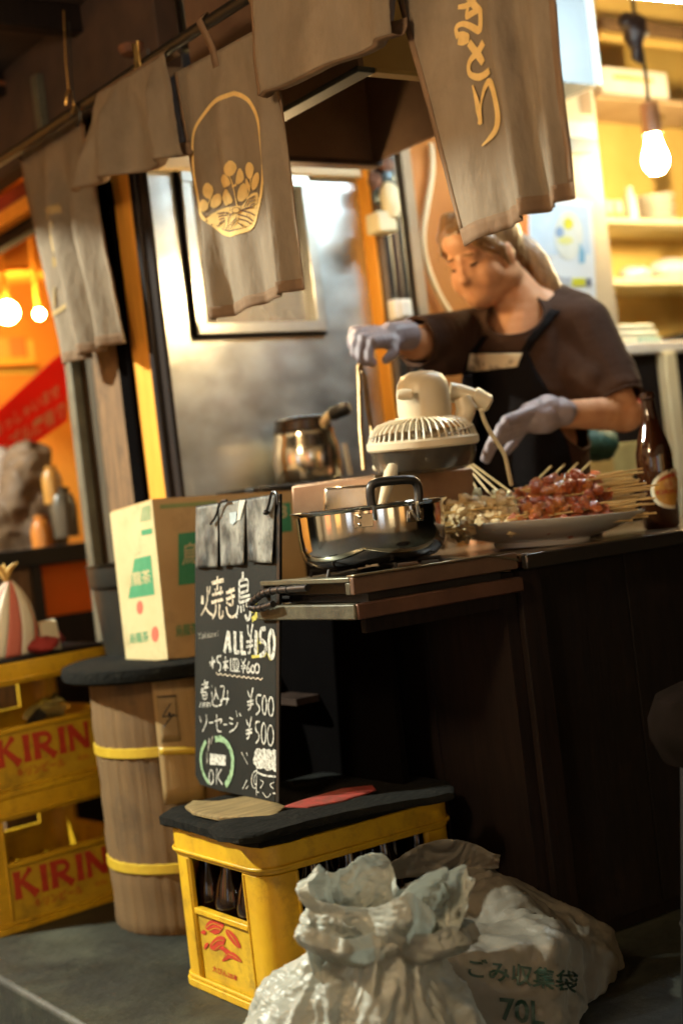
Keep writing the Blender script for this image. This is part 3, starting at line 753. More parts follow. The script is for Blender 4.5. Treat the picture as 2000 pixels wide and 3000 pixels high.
# emblem curtain
c2 = Curtain((512, 213), (800, 62), (886, 845), (640, 941), dx=(.004, .004, 0, 0),
             folds=((.84, .045, .024, .02, .1, .6), (.95, .04, -.014, .0, .1, .5), (.10, .05, .024, -.04, .35, .9), (.2, .045, -.016, -.04, .4, .9), (.42, .09, .013, .02, .0, .5), (.55, .06, -.008, .03, .5, .9), (.16, .10, .012, -.05, .0, .05)), seed=1, wav=.0035)
o = c2.make('shop_curtain', 'brown curtain printed with a mustard egg shaped plant emblem', m_noren)
EZ = lambda p: (540 + p[0] / 4.612, 240 + p[1] / 4.612)
ring = [(690, 155), (820, 190), (930, 300), (1010, 470), (1056, 650), (1082, 900), (1096, 1120), (1070, 1480), (1010, 1760), (960, 1930), (850, 2020), (690, 2075), (530, 2030), (400, 1890), (290, 1690), (210, 1480), (160, 1280), (150, 1080), (180, 820), (255, 560), (360, 350), (500, 220), (690, 155)]
c2.strokes([(ring, 10.5)], o, m_gold, name='emblem_ring', tr=EZ, step=30)
leaves = [[(695, 1060), (760, 1140), (735, 1250), (690, 1275), (640, 1230), (630, 1150)],
          [(910, 1085), (965, 1150), (950, 1260), (925, 1310), (880, 1260), (865, 1160)],
          [(790, 1160), (835, 1250), (835, 1330), (765, 1390), (765, 1260)],
          [(1025, 1230), (1035, 1330), (1000, 1430), (950, 1460), (950, 1330), (980, 1250)],
          [(630, 1250), (690, 1310), (715, 1390), (640, 1425), (580, 1420), (530, 1310)],
          [(850, 1370), (890, 1450), (890, 1540), (810, 1620), (785, 1540), (800, 1420)],
          [(880, 1300), (930, 1400), (930, 1480), (890, 1440), (865, 1350)],
          [(670, 1450), (715, 1530), (750, 1620), (690, 1655), (600, 1670), (550, 1530)],
          [(385, 1365), (440, 1440), (425, 1550), (400, 1580), (355, 1520), (350, 1430)],
          [(500, 1510), (535, 1560), (530, 1650), (425, 1710), (430, 1560)],
          [(360, 1585), (400, 1650), (400, 1720), (360, 1760), (320, 1650)]]
c2.polys([[EZ(p) for p in l] for l in leaves], o, m_gold, name='emblem_leaves', grow=1.14, it=1, step=5)
for st_k, st_ in enumerate((([(695, 1250), (740, 1390), (780, 1640), (790, 1680)], 5), ([(930, 1300), (935, 1440), (880, 1580)], 5), ([(420, 1540), (400, 1650), (375, 1760)], 5), ([(770, 1390), (735, 1420)], 4))):
    c2.strokes([st_], o, m_gold, name='emblem_stem', tr=EZ, step=20, off=.0026 + .0001 * st_k)
base = [(740, 1695), (640, 1690), (520, 1720), (430, 1780), (385, 1850), (430, 1930), (540, 1985), (690, 2010), (850, 1975), (940, 1910), (985, 1780), (1015, 1640), (1030, 1490), (950, 1500), (880, 1580), (830, 1680), (790, 1670)]
c2.polys([[EZ(p) for p in base]], o, m_gold, name='emblem_waves', off=.0024, step=6, it=1)
m_line = m_hem
ln = [[(395, 1830), (520, 1770), (680, 1770)], [(405, 1880), (520, 1810), (640, 1800)], [(440, 1930), (530, 1850), (600, 1840)], [(480, 1950), (550, 1890), (600, 1870)],
      [(790, 1730), (760, 1780), (690, 1880), (610, 1995)], [(690, 1780), (680, 1860), (650, 1900)], [(600, 1850), (590, 1950), (570, 1985)], [(800, 1790), (800, 1900), (740, 1990)], [(680, 2000), (760, 1900), (800, 1850)],
      [(810, 1790), (900, 1830), (960, 1880)], [(815, 1850), (890, 1880), (930, 1920)], [(815, 1900), (850, 1940), (860, 1960)], [(830, 1740), (920, 1760), (985, 1800)], [(840, 1730), (900, 1700), (970, 1690)], [(860, 1690), (900, 1600), (1000, 1540)], [(900, 1680), (930, 1620), (1005, 1590)], [(930, 1700), (960, 1660), (1000, 1640)],
      [(740, 1700), (750, 1760)], [(830, 1680), (840, 1740)], [(890, 1760), (900, 1820)], [(540, 1900), (520, 1960)]]
c2.strokes([(l, 2.6) for l in ln], o, m_line, name='emblem_lines', tr=EZ, step=16, off=.0040)
c2.polys([[EZ(p) for p in ell(793, 1735, 36, 42, 10)[:-1]]], o, m_line, name='emblem_lines', off=.0052)
c2.polys([[EZ(p) for p in ell(793, 1735, 27, 33, 10)[:-1]]], o, m_gold, name='emblem_centre', off=.0060)
c2.loop(628, 150, o); c2.loop(770, 70, o)
# big flipped curtain
c3 = Curtain((733, -30), (1128, -240), (1150, 98), (756, 281), dx=(-.03, -.03, -.045, -.045),
             folds=((.08, .05, .012, .02, .0, .3), (.72, .12, -.014, .05, .0, .5), (.92, .05, .014, 0, .0, .3), (.4, .2, .006, .1, .3, .9)), seed=5)
o = c3.make('shop_curtain', 'wide curtain flipped up over the rod between emblem and letters', m_noren, 44, 34, hem=False)
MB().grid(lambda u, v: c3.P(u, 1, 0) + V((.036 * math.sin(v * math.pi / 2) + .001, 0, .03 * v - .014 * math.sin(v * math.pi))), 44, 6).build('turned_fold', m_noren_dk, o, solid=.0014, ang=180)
MB().grid(lambda u, v: c3.P(.0 + .03 * u, v, .0015), 2, 34).build('hem', m_hem, o, solid=.0016, ang=180)
# lettered curtain, nearest
c4 = Curtain((1080, -330), (1575, -560), (1684, 581), (1364, 722), dx=(.01, .01, 0, 0),
             folds=((.64, .06, .026, .03, .2, .6), (.72, .045, -.016, .03, .2, .6), (.90, .045, .020, .0, .2, .6), (.2, .12, .010, -.06, .4, .9), (.42, .09, -.008, .05, .3, .9), (.5, .05, .008, -.03, .6, 1)), seed=12, wav=.003)
o = c4.make('shop_curtain', 'nearest brown curtain with mustard brush letters running down it', m_noren, 48, 70)
TZ = lambda p: (1300 + p[0] / 5.115, p[1] / 5.115)
c4.strokes([([(540, -160), (470, 20), (380, 90), (240, 110)], [20, 18, 14, 10]), ([(380, -60), (480, 80), (600, 170)], [16, 18, 12]), ([(390, 120), (365, 220), (375, 290)], 13), ([(370, 255), (480, 190), (590, 130)], 14),
            ([(590, 150), (600, 300), (590, 440), (560, 470), (430, 390), (300, 350), (220, 410), (235, 500), (260, 570)], [15, 15, 16, 18, 16, 13, 13, 14, 15]), ([(260, 580), (320, 580), (410, 580)], [22, 26, 13]),
            ([(410, 640), (470, 720), (560, 840), (630, 950)], [18, 19, 20, 15]), ([(650, 640), (580, 740), (500, 830), (430, 920), (410, 1020), (440, 1130), (560, 1170), (660, 1120), (740, 1060)], [18, 18, 18, 15, 13, 15, 18, 17, 15]),
            ([(480, 1280), (530, 1450), (570, 1650), (610, 1870)], [6, 15, 22, 12]), ([(600, 1860), (590, 1560), (640, 1330), (720, 1210), (770, 1260), (830, 1480), (880, 1720), (870, 1880), (780, 2010), (640, 2190)], [20, 10, 8, 16, 20, 18, 19, 23, 17, 4])],
           o, m_gold, name='brush_letters', tr=TZ, step=22)
ce = Curtain((1128, -120), (1166, -190), (1150, 96), (1120, 120), dx=(-.02, .05, .03, -.03), folds=(), seed=2)
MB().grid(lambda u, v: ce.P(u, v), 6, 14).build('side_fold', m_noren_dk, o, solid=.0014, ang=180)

# ------------------------------------------------------------------ counter, table and stove
YF = 2.05
K0 = ony(1032, 1692, YF)                       # near corner of the stove, top edge
ZT = 0.782
ct = thing('counter', 'long dark wooden counter with a worn wooden top', 'counter', (2.4, YF, 0))
xc0 = ony(1530, 1650, YF).x
MB().box((xc0, YF + .006, ZT - .016), (4.2, YF + .62, ZT)).build('top', m_top, ct, bev=.004)
MB().box((xc0, YF - .012, ZT - .030), (4.2, YF + .004, ZT - .001)).build('edge_strip', M('dark metal edge', (.10, .09, .08), .22, .8, var=.2), ct, bev=.003)
xs = [xc0 + .0205, xc0 + .30, xc0 + .62, xc0 + .94, xc0 + 1.3, 4.2]
for a, b in zip(xs, xs[1:]):
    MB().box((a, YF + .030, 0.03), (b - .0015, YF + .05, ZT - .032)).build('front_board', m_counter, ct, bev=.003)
MB().box((xc0 + .02, YF + .051, 0.0), (4.2, YF + .06, ZT - .032)).build('backing', m_dkwood, ct)
MB().box((xc0 - .002, YF + .012, 0), (xc0 + .055, YF + .029, ZT - .032)).build('corner_board', m_dkwood, ct, bev=.003)
MB().box((xc0 - .03, YF + .0295, 0), (xc0 + .0195, YF + .60, ZT - .034)).build('end_panel', m_dkwood, ct)

KX = K0.x; YE = onx(760, 1697, KX).y          # left face from YF to YE
st = thing('side_table', 'dark metal edged table that carries the gas stove', 'table', (1.6, 2.3, 0))
zr1 = ony(1040, 1770, YF).z; zr0 = ony(1040, 1818, YF).z
m_rail = M('brown steel rail', (.16, .082, .055), .4, .5, col2=(.075, .04, .03), scale=8, bump=.15, bscale=50, rvar=.1)
m_rail2 = M('grimy olive rail', (.10, .095, .06), .5, .3, col2=(.04, .035, .025), scale=14, bump=.3, bscale=60)
MB().box((KX + .001, YF - .004, zr0), (xc0 - .006, YF + .02, zr1)).build('front_rail', m_rail, st, bev=.003)
MB().box((KX - .004, YF + .001, zr0), (KX + .02, YE + .02, zr1)).build('side_rail', m_rail2, st, bev=.003)
MB().box((1.64, YE + .031, zr1 - .012), (xc0 - .006, YE + .9, zr1 - .004)).build('table_top', m_soot, st)
MB().box((KX + .02, YF + .02, zr1 - .012), (xc0 - .006, YE + .03, zr1 - .004)).build('table_top', m_soot, st)
MB().box((KX + .03, YF + .02, zr0 - .028), (xc0 - .01, YF + .035, zr0 - .001)).build('apron_board', m_dkwood, st, bev=.002)
for (x, y) in ((onx(1283, 1900, 1.7).x, YF + .10), (KX + .38, YF + .75), (xc0 - .06, YF + .75), (KX + .30, YF + .012 + .3)):
    pass
MB().box((1.66, YF + .26, 0.0), (1.675, YF + 1.0, zr1 - .0125)).build('side_panel', m_blackm, st)  # black sheet added to stand for the deep shade under the table
lx = ony(1292, 1900, YF + .26).x
MB().box((lx, YF + .26, 0), (lx + .045, YF + .305, zr1 - .013)).build('leg', m_dkwood, st, bev=.003)
MB().box((lx + .05, YF + .28, 0.02), (xc0 - .035, YF + .30, zr0)).build('panel', m_dkwood, st)
MB().box((1.72, YF + .62, 0.0), (xc0 - .035, YF + .66, zr1 - .013)).build('leg', m_dkwood, st)
MB().box((KX + .25, YF + 1.0, 0.0), (xc0 + .3, YF + 1.02, zr1 - .013)).build('back_panel', m_blackm, st)
zz = onx(700, 1850, 1.9).z
for k, (q0, q1) in enumerate((((840, 1935), (990, 1900)), ((850, 1915), (985, 1875)))):
    a = onx(*q0, 1.95); b = onx(*q1, 1.95)
tag(MB().box((1.60, 2.58, .50), (1.78, 2.70, .515)).build('low_shelf', m_grease), 'low greasy shelf in the dark under the side table', 'shelf')

zs1 = K0.z; zs0 = ony(1036, 1744, YF).z
sv = thing('gas_stove', 'black and brown gas stove under the shallow pot', 'stove', ((KX + xc0) / 2, YF + .15, zs0))
xe = xc0 - .012
MB().box((KX, YF, zs0), (xe, YF + .012, zs1)).build('front_band', M('burnt brown enamel', (.155, .095, .06), .42, .35, col2=(.09, .055, .04), scale=9, bump=.2, bscale=80), sv, bev=.002)
fr = MB(); wv = .009
MB().box((KX, YF + .0125, zs1 - wv), (KX + .03, YE, zs1)).build('side_frame', M('olive steel', (.17, .17, .12), .35, .6, col2=(.09, .09, .065), scale=20), sv, bev=.0015)
MB().box((KX, YF + .0125, zs0), (KX + .03, YF + .026, zs1 - wv - .0005)).build('side_frame', M('olive steel', (.15, .15, .11), .35, .6, var=.4), sv, bev=.0015)
MB().box((KX, YE - .012, zs0), (KX + .03, YE, zs1 - wv - .0005)).build('side_frame', m_soot, sv)
MB().box((KX + .031, YF + .0135, zs0 - .002), (xe, YE, zs1 - .0045)).build('body', m_black, sv, bev=.002)
MB().box((KX + .05, YF + .03, zr1 - .002), (xe - .02, YE - .02, zs0 - .003)).build('foot', m_soot, sv)
kx = ony(1430, 1622, YF).x
MB().box((KX + .001, YF - .003, zs1 + .0005), (kx, YF + .02, zs1 + .004)).build('top_lip', M('bright lip', (.4, .34, .22), .25, .8, var=.3, scale=20), sv, bev=.001)
MB().poly([(kx, YF - .003, zs1 + .004), (xe, YF - .003, zs1 - .012), (xe, YF - .003, zs1 - .016), (kx, YF - .003, zs1 + .0005)], (0, .02, 0)).build('top_lip', m_rail2, sv)
# pan support and burner
pc = V((ony(1080, 1500, YF + .16).x, YF + .16, zs1))
g = MB()
for k in range(6):
    a = k * math.pi / 3 + .2; d = V((math.cos(a), math.sin(a), 0))
    g.tube([pc + d * .13 + V((0, 0, -.002)), pc + d * .125 + V((0, 0, .010)), pc + d * .03 + V((0, 0, .010))], .004, 6)
g.build('pan_support', m_soot, sv)
MB().lathe([(.03, 0), (.035, .006), (.02, .008)], Matrix.Translation(pc + V((0, 0, -.004))), 20).build('burner', m_soot, sv)
# hose looped at the stove's left end
h = [(900, 1722), (850, 1726), (800, 1730), (770, 1738), (748, 1755), (733, 1772), (738, 1783), (765, 1782), (800, 1770)]
hp = [onx(*q, KX - .006 + .004 * i) for i, q in enumerate(smooth_pts(h, 2))]
hp = [onx(*q, KX - .02) for q in smooth_pts(h, 2)]
ho = tag(MB().tube(hp, .0065, 12).build('gas_hose', m_black), 'black ribbed gas hose looping at the left end of the stove', 'hose')
for i in range(6, len(hp) - 4, 1):
    d = (hp[i + 1] - hp[i - 1]).normalized()
    if i % 2 == 0: MB().tube([hp[i] - d * .0018, hp[i] + d * .0018], .0078, 12).build('rib', m_black, ho)

# ------------------------------------------------------------------ shallow pot
pr = .150; zb = zs1 + .014; ph = ony(1080, 1482, pc.y).z - zb
pot = thing('shallow_pot', 'shallow polished steel pot with black loop handle on the stove', 'pot', (pc.x, pc.y, zb))
T = Matrix.Translation((pc.x, pc.y, zb))
prof = [(.001, .0), (pr * .72, .0), (pr * .80, .004), (pr * .90, .018), (pr * .935, .036), (pr * .945, ph * .6), (pr * .95, ph - .008), (pr * 1.005, ph - .002), (pr * 1.01, ph), (pr * .995, ph + .0015),
        (pr * .94, ph - .005), (pr * .93, ph * .5), (pr * .91, .036), (pr * .85, .014), (.001, .004)]
MB().lathe(prof, T, 56).build('body', m_pan, pot)
MB().lathe([(.001, ph * .62), (pr * .93, ph * .62)], T, 40).build('broth', M('brown stew', (.10, .045, .015), .25, col2=(.2, .1, .04), scale=30, bump=.5, bscale=60), pot)
vdir = (V((CAM.x, CAM.y, 0)) - V((pc.x, pc.y, 0))).normalized()
rdir = V((-vdir.y, vdir.x, 0)) * -1
rdir = V((CR.x, CR.y, 0)).normalized()
def on_pot(px, py, out=.0):
    # point on the pot's cylinder seen at a pixel
    v = ray(px, py); a = v.x ** 2 + v.y ** 2; ox, oy = CAM.x - pc.x, CAM.y - pc.y; rr = pr * .947 + out
    b = 2 * (ox * v.x + oy * v.y); c = ox * ox + oy * oy - rr * rr; D = b * b - 4 * a * c
    t = (-b - math.sqrt(max(D, 0))) / (2 * a); return CAM + v * t
for q in (((1036, 1502), (1094, 1548)), ((1198, 1488), (1240, 1530))):
    (x0_, y0_), (x1_, y1_) = q
    qs = [on_pot(x0_, y0_ + 6, .002), on_pot(x1_, y0_, .002), on_pot(x1_, y1_ - 6, .002), on_pot(x0_, y1_, .002)]
    n = -(FWD * .9); br = MB().slab(qs, V((0, 0, 0)) + vdir * .003).build('bracket', m_pan, pot, bev=.001)
    for ry in (.25, .75):
        c_ = on_pot(x0_ + (x1_ - x0_) * (.3 if x0_ < 1100 else .75), y0_ + (y1_ - y0_) * ry, .0055)
        MB().ball(c_, .004, (1, 1, 1), 6).build('rivet', m_pan2, br)
hpts = [(1090, 1482), (1088, 1450), (1092, 1424), (1108, 1413), (1150, 1408), (1212, 1403), (1228, 1412), (1232, 1436), (1227, 1470)]
MB().tube([on_pot(x, 1490, .012) + V((0, 0, 1)) * ((on_pot(x, 1490, .012) - CAM).dot(FWD) * (1490 - y) / F) for x, y in smooth_pts(hpts, 1)], [.0085] * len(smooth_pts(hpts, 1)), 10).build('handle', m_black, pot)
for sx_ in (1094, 1222):
    a = on_pot(sx_, 1480, .012); MB().tube([a + V((0, 0, .008)), a - V((0, 0, .012)), a - V((0, 0, .026)) - vdir * .01], .004, 8).build('handle_wire', m_pan, pot)
# ladle resting in the pot
lp0 = at(1150, 1366, 2.76); lp1 = at(1112, 1500, 2.70)
ld = thing('ladle', 'cream handled ladle standing in the shallow pot', 'ladle', lp1)
MB().tube([lp0, lp0 + (lp1 - lp0) * .15, lp0 + (lp1 - lp0) * .6, lp1], [.010, .0135, .010, .006], 12).build('handle', M('cream handle', (.72, .62, .42), .4, var=.1), ld)
MB().tube([lp1, lp1 + (lp1 - lp0) * .35], .004, 8).build('rod', m_pan, ld)
# clear tray behind the pot
tb = at(948, 1500, 2.92)
tr_ = thing('steel_tray', 'square steel tray standing behind the shallow pot', 'tray', tb)
q = [at(945, 1530, 2.92), at(1085, 1515, 2.90), at(1082, 1418, 2.90), at(950, 1428, 2.92)]
MB().slab(q, (FWD * .07)).build('tray_body', m_pan2, tr_, bev=.006)
# ------------------------------------------------------------------ yellow bottle crate
m_crate = M('yellow crate plastic', (0.64, 0.40, 0.014), 0.42, col2=(0.50, 0.28, 0.010), scale=7, bump=.22, bscale=45, rvar=.12, dirt=.65, dcol=(.10, .055, .012), dscale=13, dth=(.50, .74))
m_cratep = M('yellow crate panel', (0.60, 0.39, 0.02), 0.45, col2=(0.44, 0.27, 0.015), scale=10, bump=.25, bscale=70, rvar=.12, dirt=.7, dcol=(.12, .07, .015), dscale=16, dth=(.5, .72))
m_red = M('red crate print', (0.50, 0.045, 0.02), .5, col2=(0.38, .03, .015), scale=60)
m_glassb = M('brown bottle glass', (0.035, 0.010, 0.003), 0.05, var=0, coat=.3, trans=.25)
m_glassd = M('dark bottle glass', (0.010, 0.004, 0.002), 0.10, var=0)
CL, CWd, CH = .446, .366, .315
def crate_local(root, tm=.012):
    """x long side, y short side, front long side y=0; made in the root's own space"""
    r_ = .045; t = .010
    wl, ws = .075, .080
    def post(cx, cy, sx, sy):
        out = [(wl, 0)] + [(r_ - r_ * math.sin(a), r_ - r_ * math.cos(a)) for a in [math.pi / 2 * k / 6 for k in range(7)]] + [(0, ws)]
        inn = [(t, ws)] + [(r_ - (r_ - t) * math.cos(a), r_ - (r_ - t) * math.sin(a)) for a in [math.pi / 2 * k / 6 for k in range(7)]] + [(wl, t)]
        pts = [(cx + sx * a, cy + sy * b) for a, b in out + inn]
        if sx * sy < 0: pts = pts[::-1]
        MB().poly([(a, b, .016) for a, b in pts], (0, 0, .245)).build('corner_post', m_crate, root, bev=.002)
    for cx, sx in ((0, 1), (CL, -1)):
        for cy, sy in ((0, 1), (CWd, -1)): post(cx, cy, sx, sy)
    def ringband(name, z0, z1, gr, th_=.012, mat=m_crate, bev=.002):
        n = 6; o = []; i_ = []
        for cx, cy, a0 in ((CL + gr, CWd + gr, 0), (-gr, CWd + gr, 1), (-gr, -gr, 2), (CL + gr, -gr, 3)):
            sx = -1 if cx > .1 else 1; sy = -1 if cy > .1 else 1
            c = (cx + sx * (r_ + gr), cy + sy * (r_ + gr))
            for k in range(n + 1):
                a = (a0 + k / n) * math.pi / 2
                o.append((c[0] + (r_ + gr) * math.cos(a), c[1] + (r_ + gr) * math.sin(a))); i_.append((c[0] + (r_ + gr - th_) * math.cos(a), c[1] + (r_ + gr - th_) * math.sin(a)))
        m = len(o); vs = [(x, y, z0) for x, y in o] + [(x, y, z1) for x, y in o] + [(x, y, z0) for x, y in i_] + [(x, y, z1) for x, y in i_]
        fs = []
        for k in range(m):
            j = (k + 1) % m
            fs += [(k, j, m + j, m + k), (2 * m + j, 2 * m + k, 3 * m + k, 3 * m + j), (m + k, m + j, 3 * m + j, 3 * m + k), (j, k, 2 * m + k, 2 * m + j)]
        return MB().add(vs, fs).build(name, mat, root, bev=bev)
    for cx, cy, sx, sy in ((0, 0, 1, 1), (CL, 0, -1, 1), (0, CWd, 1, -1), (CL, CWd, -1, -1)):
        for (rx_, ry_) in ((wl - .006, .0), (.0, ws - .006)):
            MB().tube([(cx + sx * rx_, cy + sy * ry_, .027), (cx + sx * rx_, cy + sy * ry_, .258)], .0032, 8).build('rib', m_crate, root)
    ringband('rim', .2625, CH, .003)
    ringband('rim_lip', .270, .277, .0085, .005)
    ringband('base', .0, .0155, .007, .03)
    ringband('base_lip', .016, .024, .004, .006)
    # recessed lower panels with a ledge on top
    MB().box((wl - .004, .006, .0165), (CL - wl + .004, .013, .150)).build('panel', m_cratep, root)
    MB().box((wl - .004, CWd - .013, .0165), (CL - wl + .004, CWd - .006, .150)).build('panel', m_cratep, root)
    MB().box((.006, ws - .004, .0165), (.013, CWd - ws + .004, .150)).build('panel', m_cratep, root)
    MB().box((CL - .013, ws - .004, .0165), (CL - .006, CWd - ws + .004, .150)).build('panel', m_cratep, root)
    for a, b in (((wl + .001, -.001, .1505), (CL - wl - .001, .016, .162)), ((wl + .001, CWd - .016, .1505), (CL - wl - .001, CWd + .001, .162)),
                 ((-.001, ws + .001, .1505), (.016, CWd - ws - .001, .162)), ((CL - .016, ws + .001, .1505), (CL + .001, CWd - ws - .001, .162))):
        MB().box(a, b).build('ledge', m_crate, root, bev=.002)
    MB().box((.014, .014, .003), (CL - .014, CWd - .014, .012)).build('floor', m_cratep, root)
    d = MB()
    for k in range(1, 5): d.box((CL * k / 5 - .0015, .014, .012), (CL * k / 5 + .0015, CWd - .014, .09))
    for k in range(1, 4): d.box((.014, CWd * k / 4 - .0015, .012), (CL - .014, CWd * k / 4 + .0015, .0895))
    tag(d.build('divider_grid', m_crate, root), kind='stuff')
def stroke2(mb, pts, w, surf, lift=0.0):
    pts3 = [surf(*p) for p in pts]; n = (surf(1, 0) - surf(0, 0)).cross(surf(0, 1) - surf(0, 0)).normalized()
    ribbon(mb, pts3, w, n, lift)
def kirin_text(root, right=.0):
    """letters of flared strokes on the long front panel, local metres"""
    sf = lambda x, z: V((x, .0048, z))
    mb = MB(); H0, H1 = .072, .138
    def bar(x0, z0, x1, z1, w0, w1, wm=None):
        wm = wm or min(w0, w1) * .8
        pts = [sf(x0 + (x1 - x0) * k / 6, z0 + (z1 - z0) * k / 6) for k in range(7)]
        ws = [(w0 + (wm - w0) * min(1, k / 2)) if k < 3 else (wm + (w1 - wm) * max(0, (k - 4) / 2)) for k in range(7)]
        bar.n += 1; ribbon(mb, pts, ws, V((0, -1, 0)), .0001 * bar.n)
    bar.n = 0
    x = .083
    def I(x): bar(x, H0, x, H1, .021, .021, .017)
    I(x + .012); bar(x + .012, .1, x + .050, H1, .008, .016, .010); bar(x + .024, .112, x + .062, H0, .012, .024, .016)     # K
    I(x + .084)                                                                                                            # I
    I(x + .112)                                                                                                            # R
    pr_ = [(x + .112, H1 - .006), (x + .138, H1 - .006), (x + .150, H1 - .014), (x + .150, H1 - .026), (x + .138, H1 - .034), (x + .114, H1 - .035)]
    stroke2(mb, smooth_pts(pr_, 1), .012, sf, .0012); bar(x + .128, .102, x + .162, H0, .014, .022, .016)
    I(x + .184)                                                                                                            # I
    bar(x + .210, H0, x + .210, H1, .016, .018, .013); bar(x + .208, H1 - .004, x + .254, H0 + .004, .016, .016, .017); bar(x + .256, H0, x + .256, H1, .012, .014, .010)   # N
    mb.build('brand_letters', m_red, root)
    mb = MB()
    vs, fs = text_mesh('キリンビール', 1.0, .012)
    mb.add([(x + .05 + .135 * u, .0047, .040 + .022 * v) for u, v in vs], fs)
    mb.build('brand_kana', m_red, root)
    vs, fs = text_mesh('大びん', 1.0, .01)
    mb = MB(); mb.add([(x + .222 + .036 * u, .0047, .045 + .013 * v) for u, v in vs], fs)
    mb.build('small_kana', m_red, root)

fc = thing('bottle_crate', 'yellow crate full of brown bottles under the chalkboard', 'crate', local=True)
crate_local(fc)
# red winged beast mark and small print on the short side (local y runs away from the viewer)
CT = Matrix.Translation((1.2727, 2.2319, 0.0)) @ Matrix.Rotation(.003, 4, 'Z')
CTi = CT.inverted()
def crate_face(px, py):          # pixel -> short face in crate space
    p0 = CT @ V((.0048, 0, 0)); q = onx(px, py, p0.x); q = CTi @ q; return V((.0048, q.y, q.z))
ZC = lambda p: (400 + p[0] / 2.24, 2300 + p[1] / 2.24)
mb = MB()
beast = [[(465, 900), (500, 880), (560, 890), (580, 910), (560, 960), (520, 985), (480, 960), (450, 940)], [(590, 940), (640, 970), (675, 1030), (690, 1075), (650, 1060), (610, 1010), (585, 970)],
         [(490, 1030), (540, 985), (590, 1000), (570, 1060), (600, 1075), (640, 1110), (600, 1120), (550, 1070), (520, 1090), (480, 1070)], [(600, 1090), (650, 1100), (700, 1165), (670, 1160), (620, 1130), (570, 1160), (560, 1150)],
         [(420, 970), (440, 945), (462, 960), (455, 985), (435, 975)], [(445, 1085), (450, 1040), (480, 1030), (470, 1060)]]
for k, l in enumerate(beast):
    q = smooth_pts([ZC(p) for p in l], 1, True); c = (sum(a for a, b in q) / len(q), sum(b for a, b in q) / len(q)); n = len(q)
    mb.add([crate_face(*p) - V((.0001 * k, 0, 0)) for p in q] + [crate_face(*c) - V((.0001 * k, 0, 0))], [(i, (i + 1) % n, n) for i in range(n)])
mb.build('beast_mark', m_red, fc)
for k, l in enumerate(([(462, 935), (500, 905), (540, 915), (572, 940)], [(470, 960), (520, 935), (560, 950)], [(600, 955), (632, 1000), (670, 1060)], [(615, 975), (660, 1030)], [(500, 1050), (535, 1015), (575, 1020)], [(520, 1080), (560, 1045), (592, 1062)], [(605, 1105), (650, 1125), (688, 1160)], [(570, 1140), (600, 1110)])):
    mk = MB(); ribbon(mk, [crate_face(*ZC(p)) for p in smooth_pts(l, 1)], .0012, CTi.to_3x3() @ V((-1, 0, 0)), .0010); mk.build('beast_line', m_cratep, fc)
mb = MB(); text_on(mb, '大びん20本', [ZC(p) for p in ((500, 1222), (665, 1290), (665, 1250), (498, 1178))], crate_face, .012); mb.build('small_print', m_red, fc)
fc.matrix_world = CT
m_glassb2 = m_glassb
def bottle_prof(h=.289, r=.0375):
    return [(.001, 0), (r * .9, 0), (r, .006), (r, h * .50), (r * .98, h * .56), (r * .80, h * .66), (r * .52, h * .76), (r * .40, h * .85), (r * .36, h * .94), (r * .40, h * .945), (r * .41, h * .985), (r * .36, h), (.001, h)]
b0 = MB().lathe(bottle_prof(), None, 18).build('beer_bottle', m_glassd)
tag(b0, 'brown beer bottle standing in the yellow crate under the chalkboard', 'bottle', 'bottles in the front crate')
k = 0
for i in range(5):
    for j in range(4):
        o = b0 if k == 0 else b0.copy()
        if k: COL.objects.link(o)
        k += 1
        o.location = CT @ V((.014 + (CL - .028) * (i + .5) / 5, .014 + (CWd - .028) * (j + .5) / 4, .0135))
        o.location.z = .0135

# black cover board and scraps on the crate
m_cover = M('rotten black board', (.006, .0062, .0045), .92, spec=.15, col2=(.003, .0035, .003), dirt=.5, dcol=(.05, .05, .035), dscale=60, dth=(.58, .7), scale=16, bump=1.0, bscale=70)
def rot_slab(pts, z0, z1, seed, amp=.006, name='cover', mat=m_cover):
    mb = MB(); n = 40
    P2 = resample(pts + [pts[0]], .02)[:-1]; m = len(P2); cx_ = sum(p[0] for p in P2) / m; cy_ = sum(p[1] for p in P2) / m
    vs = []; fs = []
    levels = [(z0, .97), (z0 + (z1 - z0) * .15, 1.0), (z0 + (z1 - z0) * .75, 1.0), (z1, .97), (z1 + .0005, .8), (z1, .5), (z1, .2)]
    for z, f in levels:
        for (x, y) in P2:
            q = V((cx_ + (x - cx_) * f, cy_ + (y - cy_) * f, z)); nn = noise.noise_vector(V((q.x, q.y, q.z)) * 18 + V((seed, 0, 0)))
            q += V((nn.x * amp, nn.y * amp, nn.z * amp * .5)); vs.append(q)
    for a in range(len(levels) - 1):
        for i in range(m): fs.append((a * m + i, a * m + (i + 1) % m, (a + 1) * m + (i + 1) % m, (a + 1) * m + i))
    fs.append(tuple(range(m))[::-1]); fs.append(tuple(len(levels[:-1]) * m + i for i in range(m)))
    mb.add(vs, fs); return mb
zcov = CH + .003
A = lambda x, y: (CT @ V((x, y, 0))).xy
cor = [A(-.012, -.018), A(.43, -.015), A(.46, .02), A(.46, .35), A(.43, .375), A(.02, .385), A(-.018, .36), A(-.02, .02)]
o = rot_slab([tuple(c) for c in cor], zcov, zcov + .026, 1).build('crate_cover', m_cover); tag(o, 'rotten black board covering the yellow bottle crate', 'board')
q = [onz(*p, zcov + .027).xy for p in ((608, 2445), (640, 2425), (700, 2440), (830, 2400), (1010, 2360), (1330, 2320), (1330, 2345), (1100, 2385), (900, 2430), (760, 2470), (700, 2478), (640, 2470))]
o = rot_slab([tuple(c) for c in q], zcov + .0275, zcov + .042, 5, .005).build('torn_rubber', m_cover); tag(o, 'torn black rubber layer along the front edge of the crate cover', 'rubber sheet')
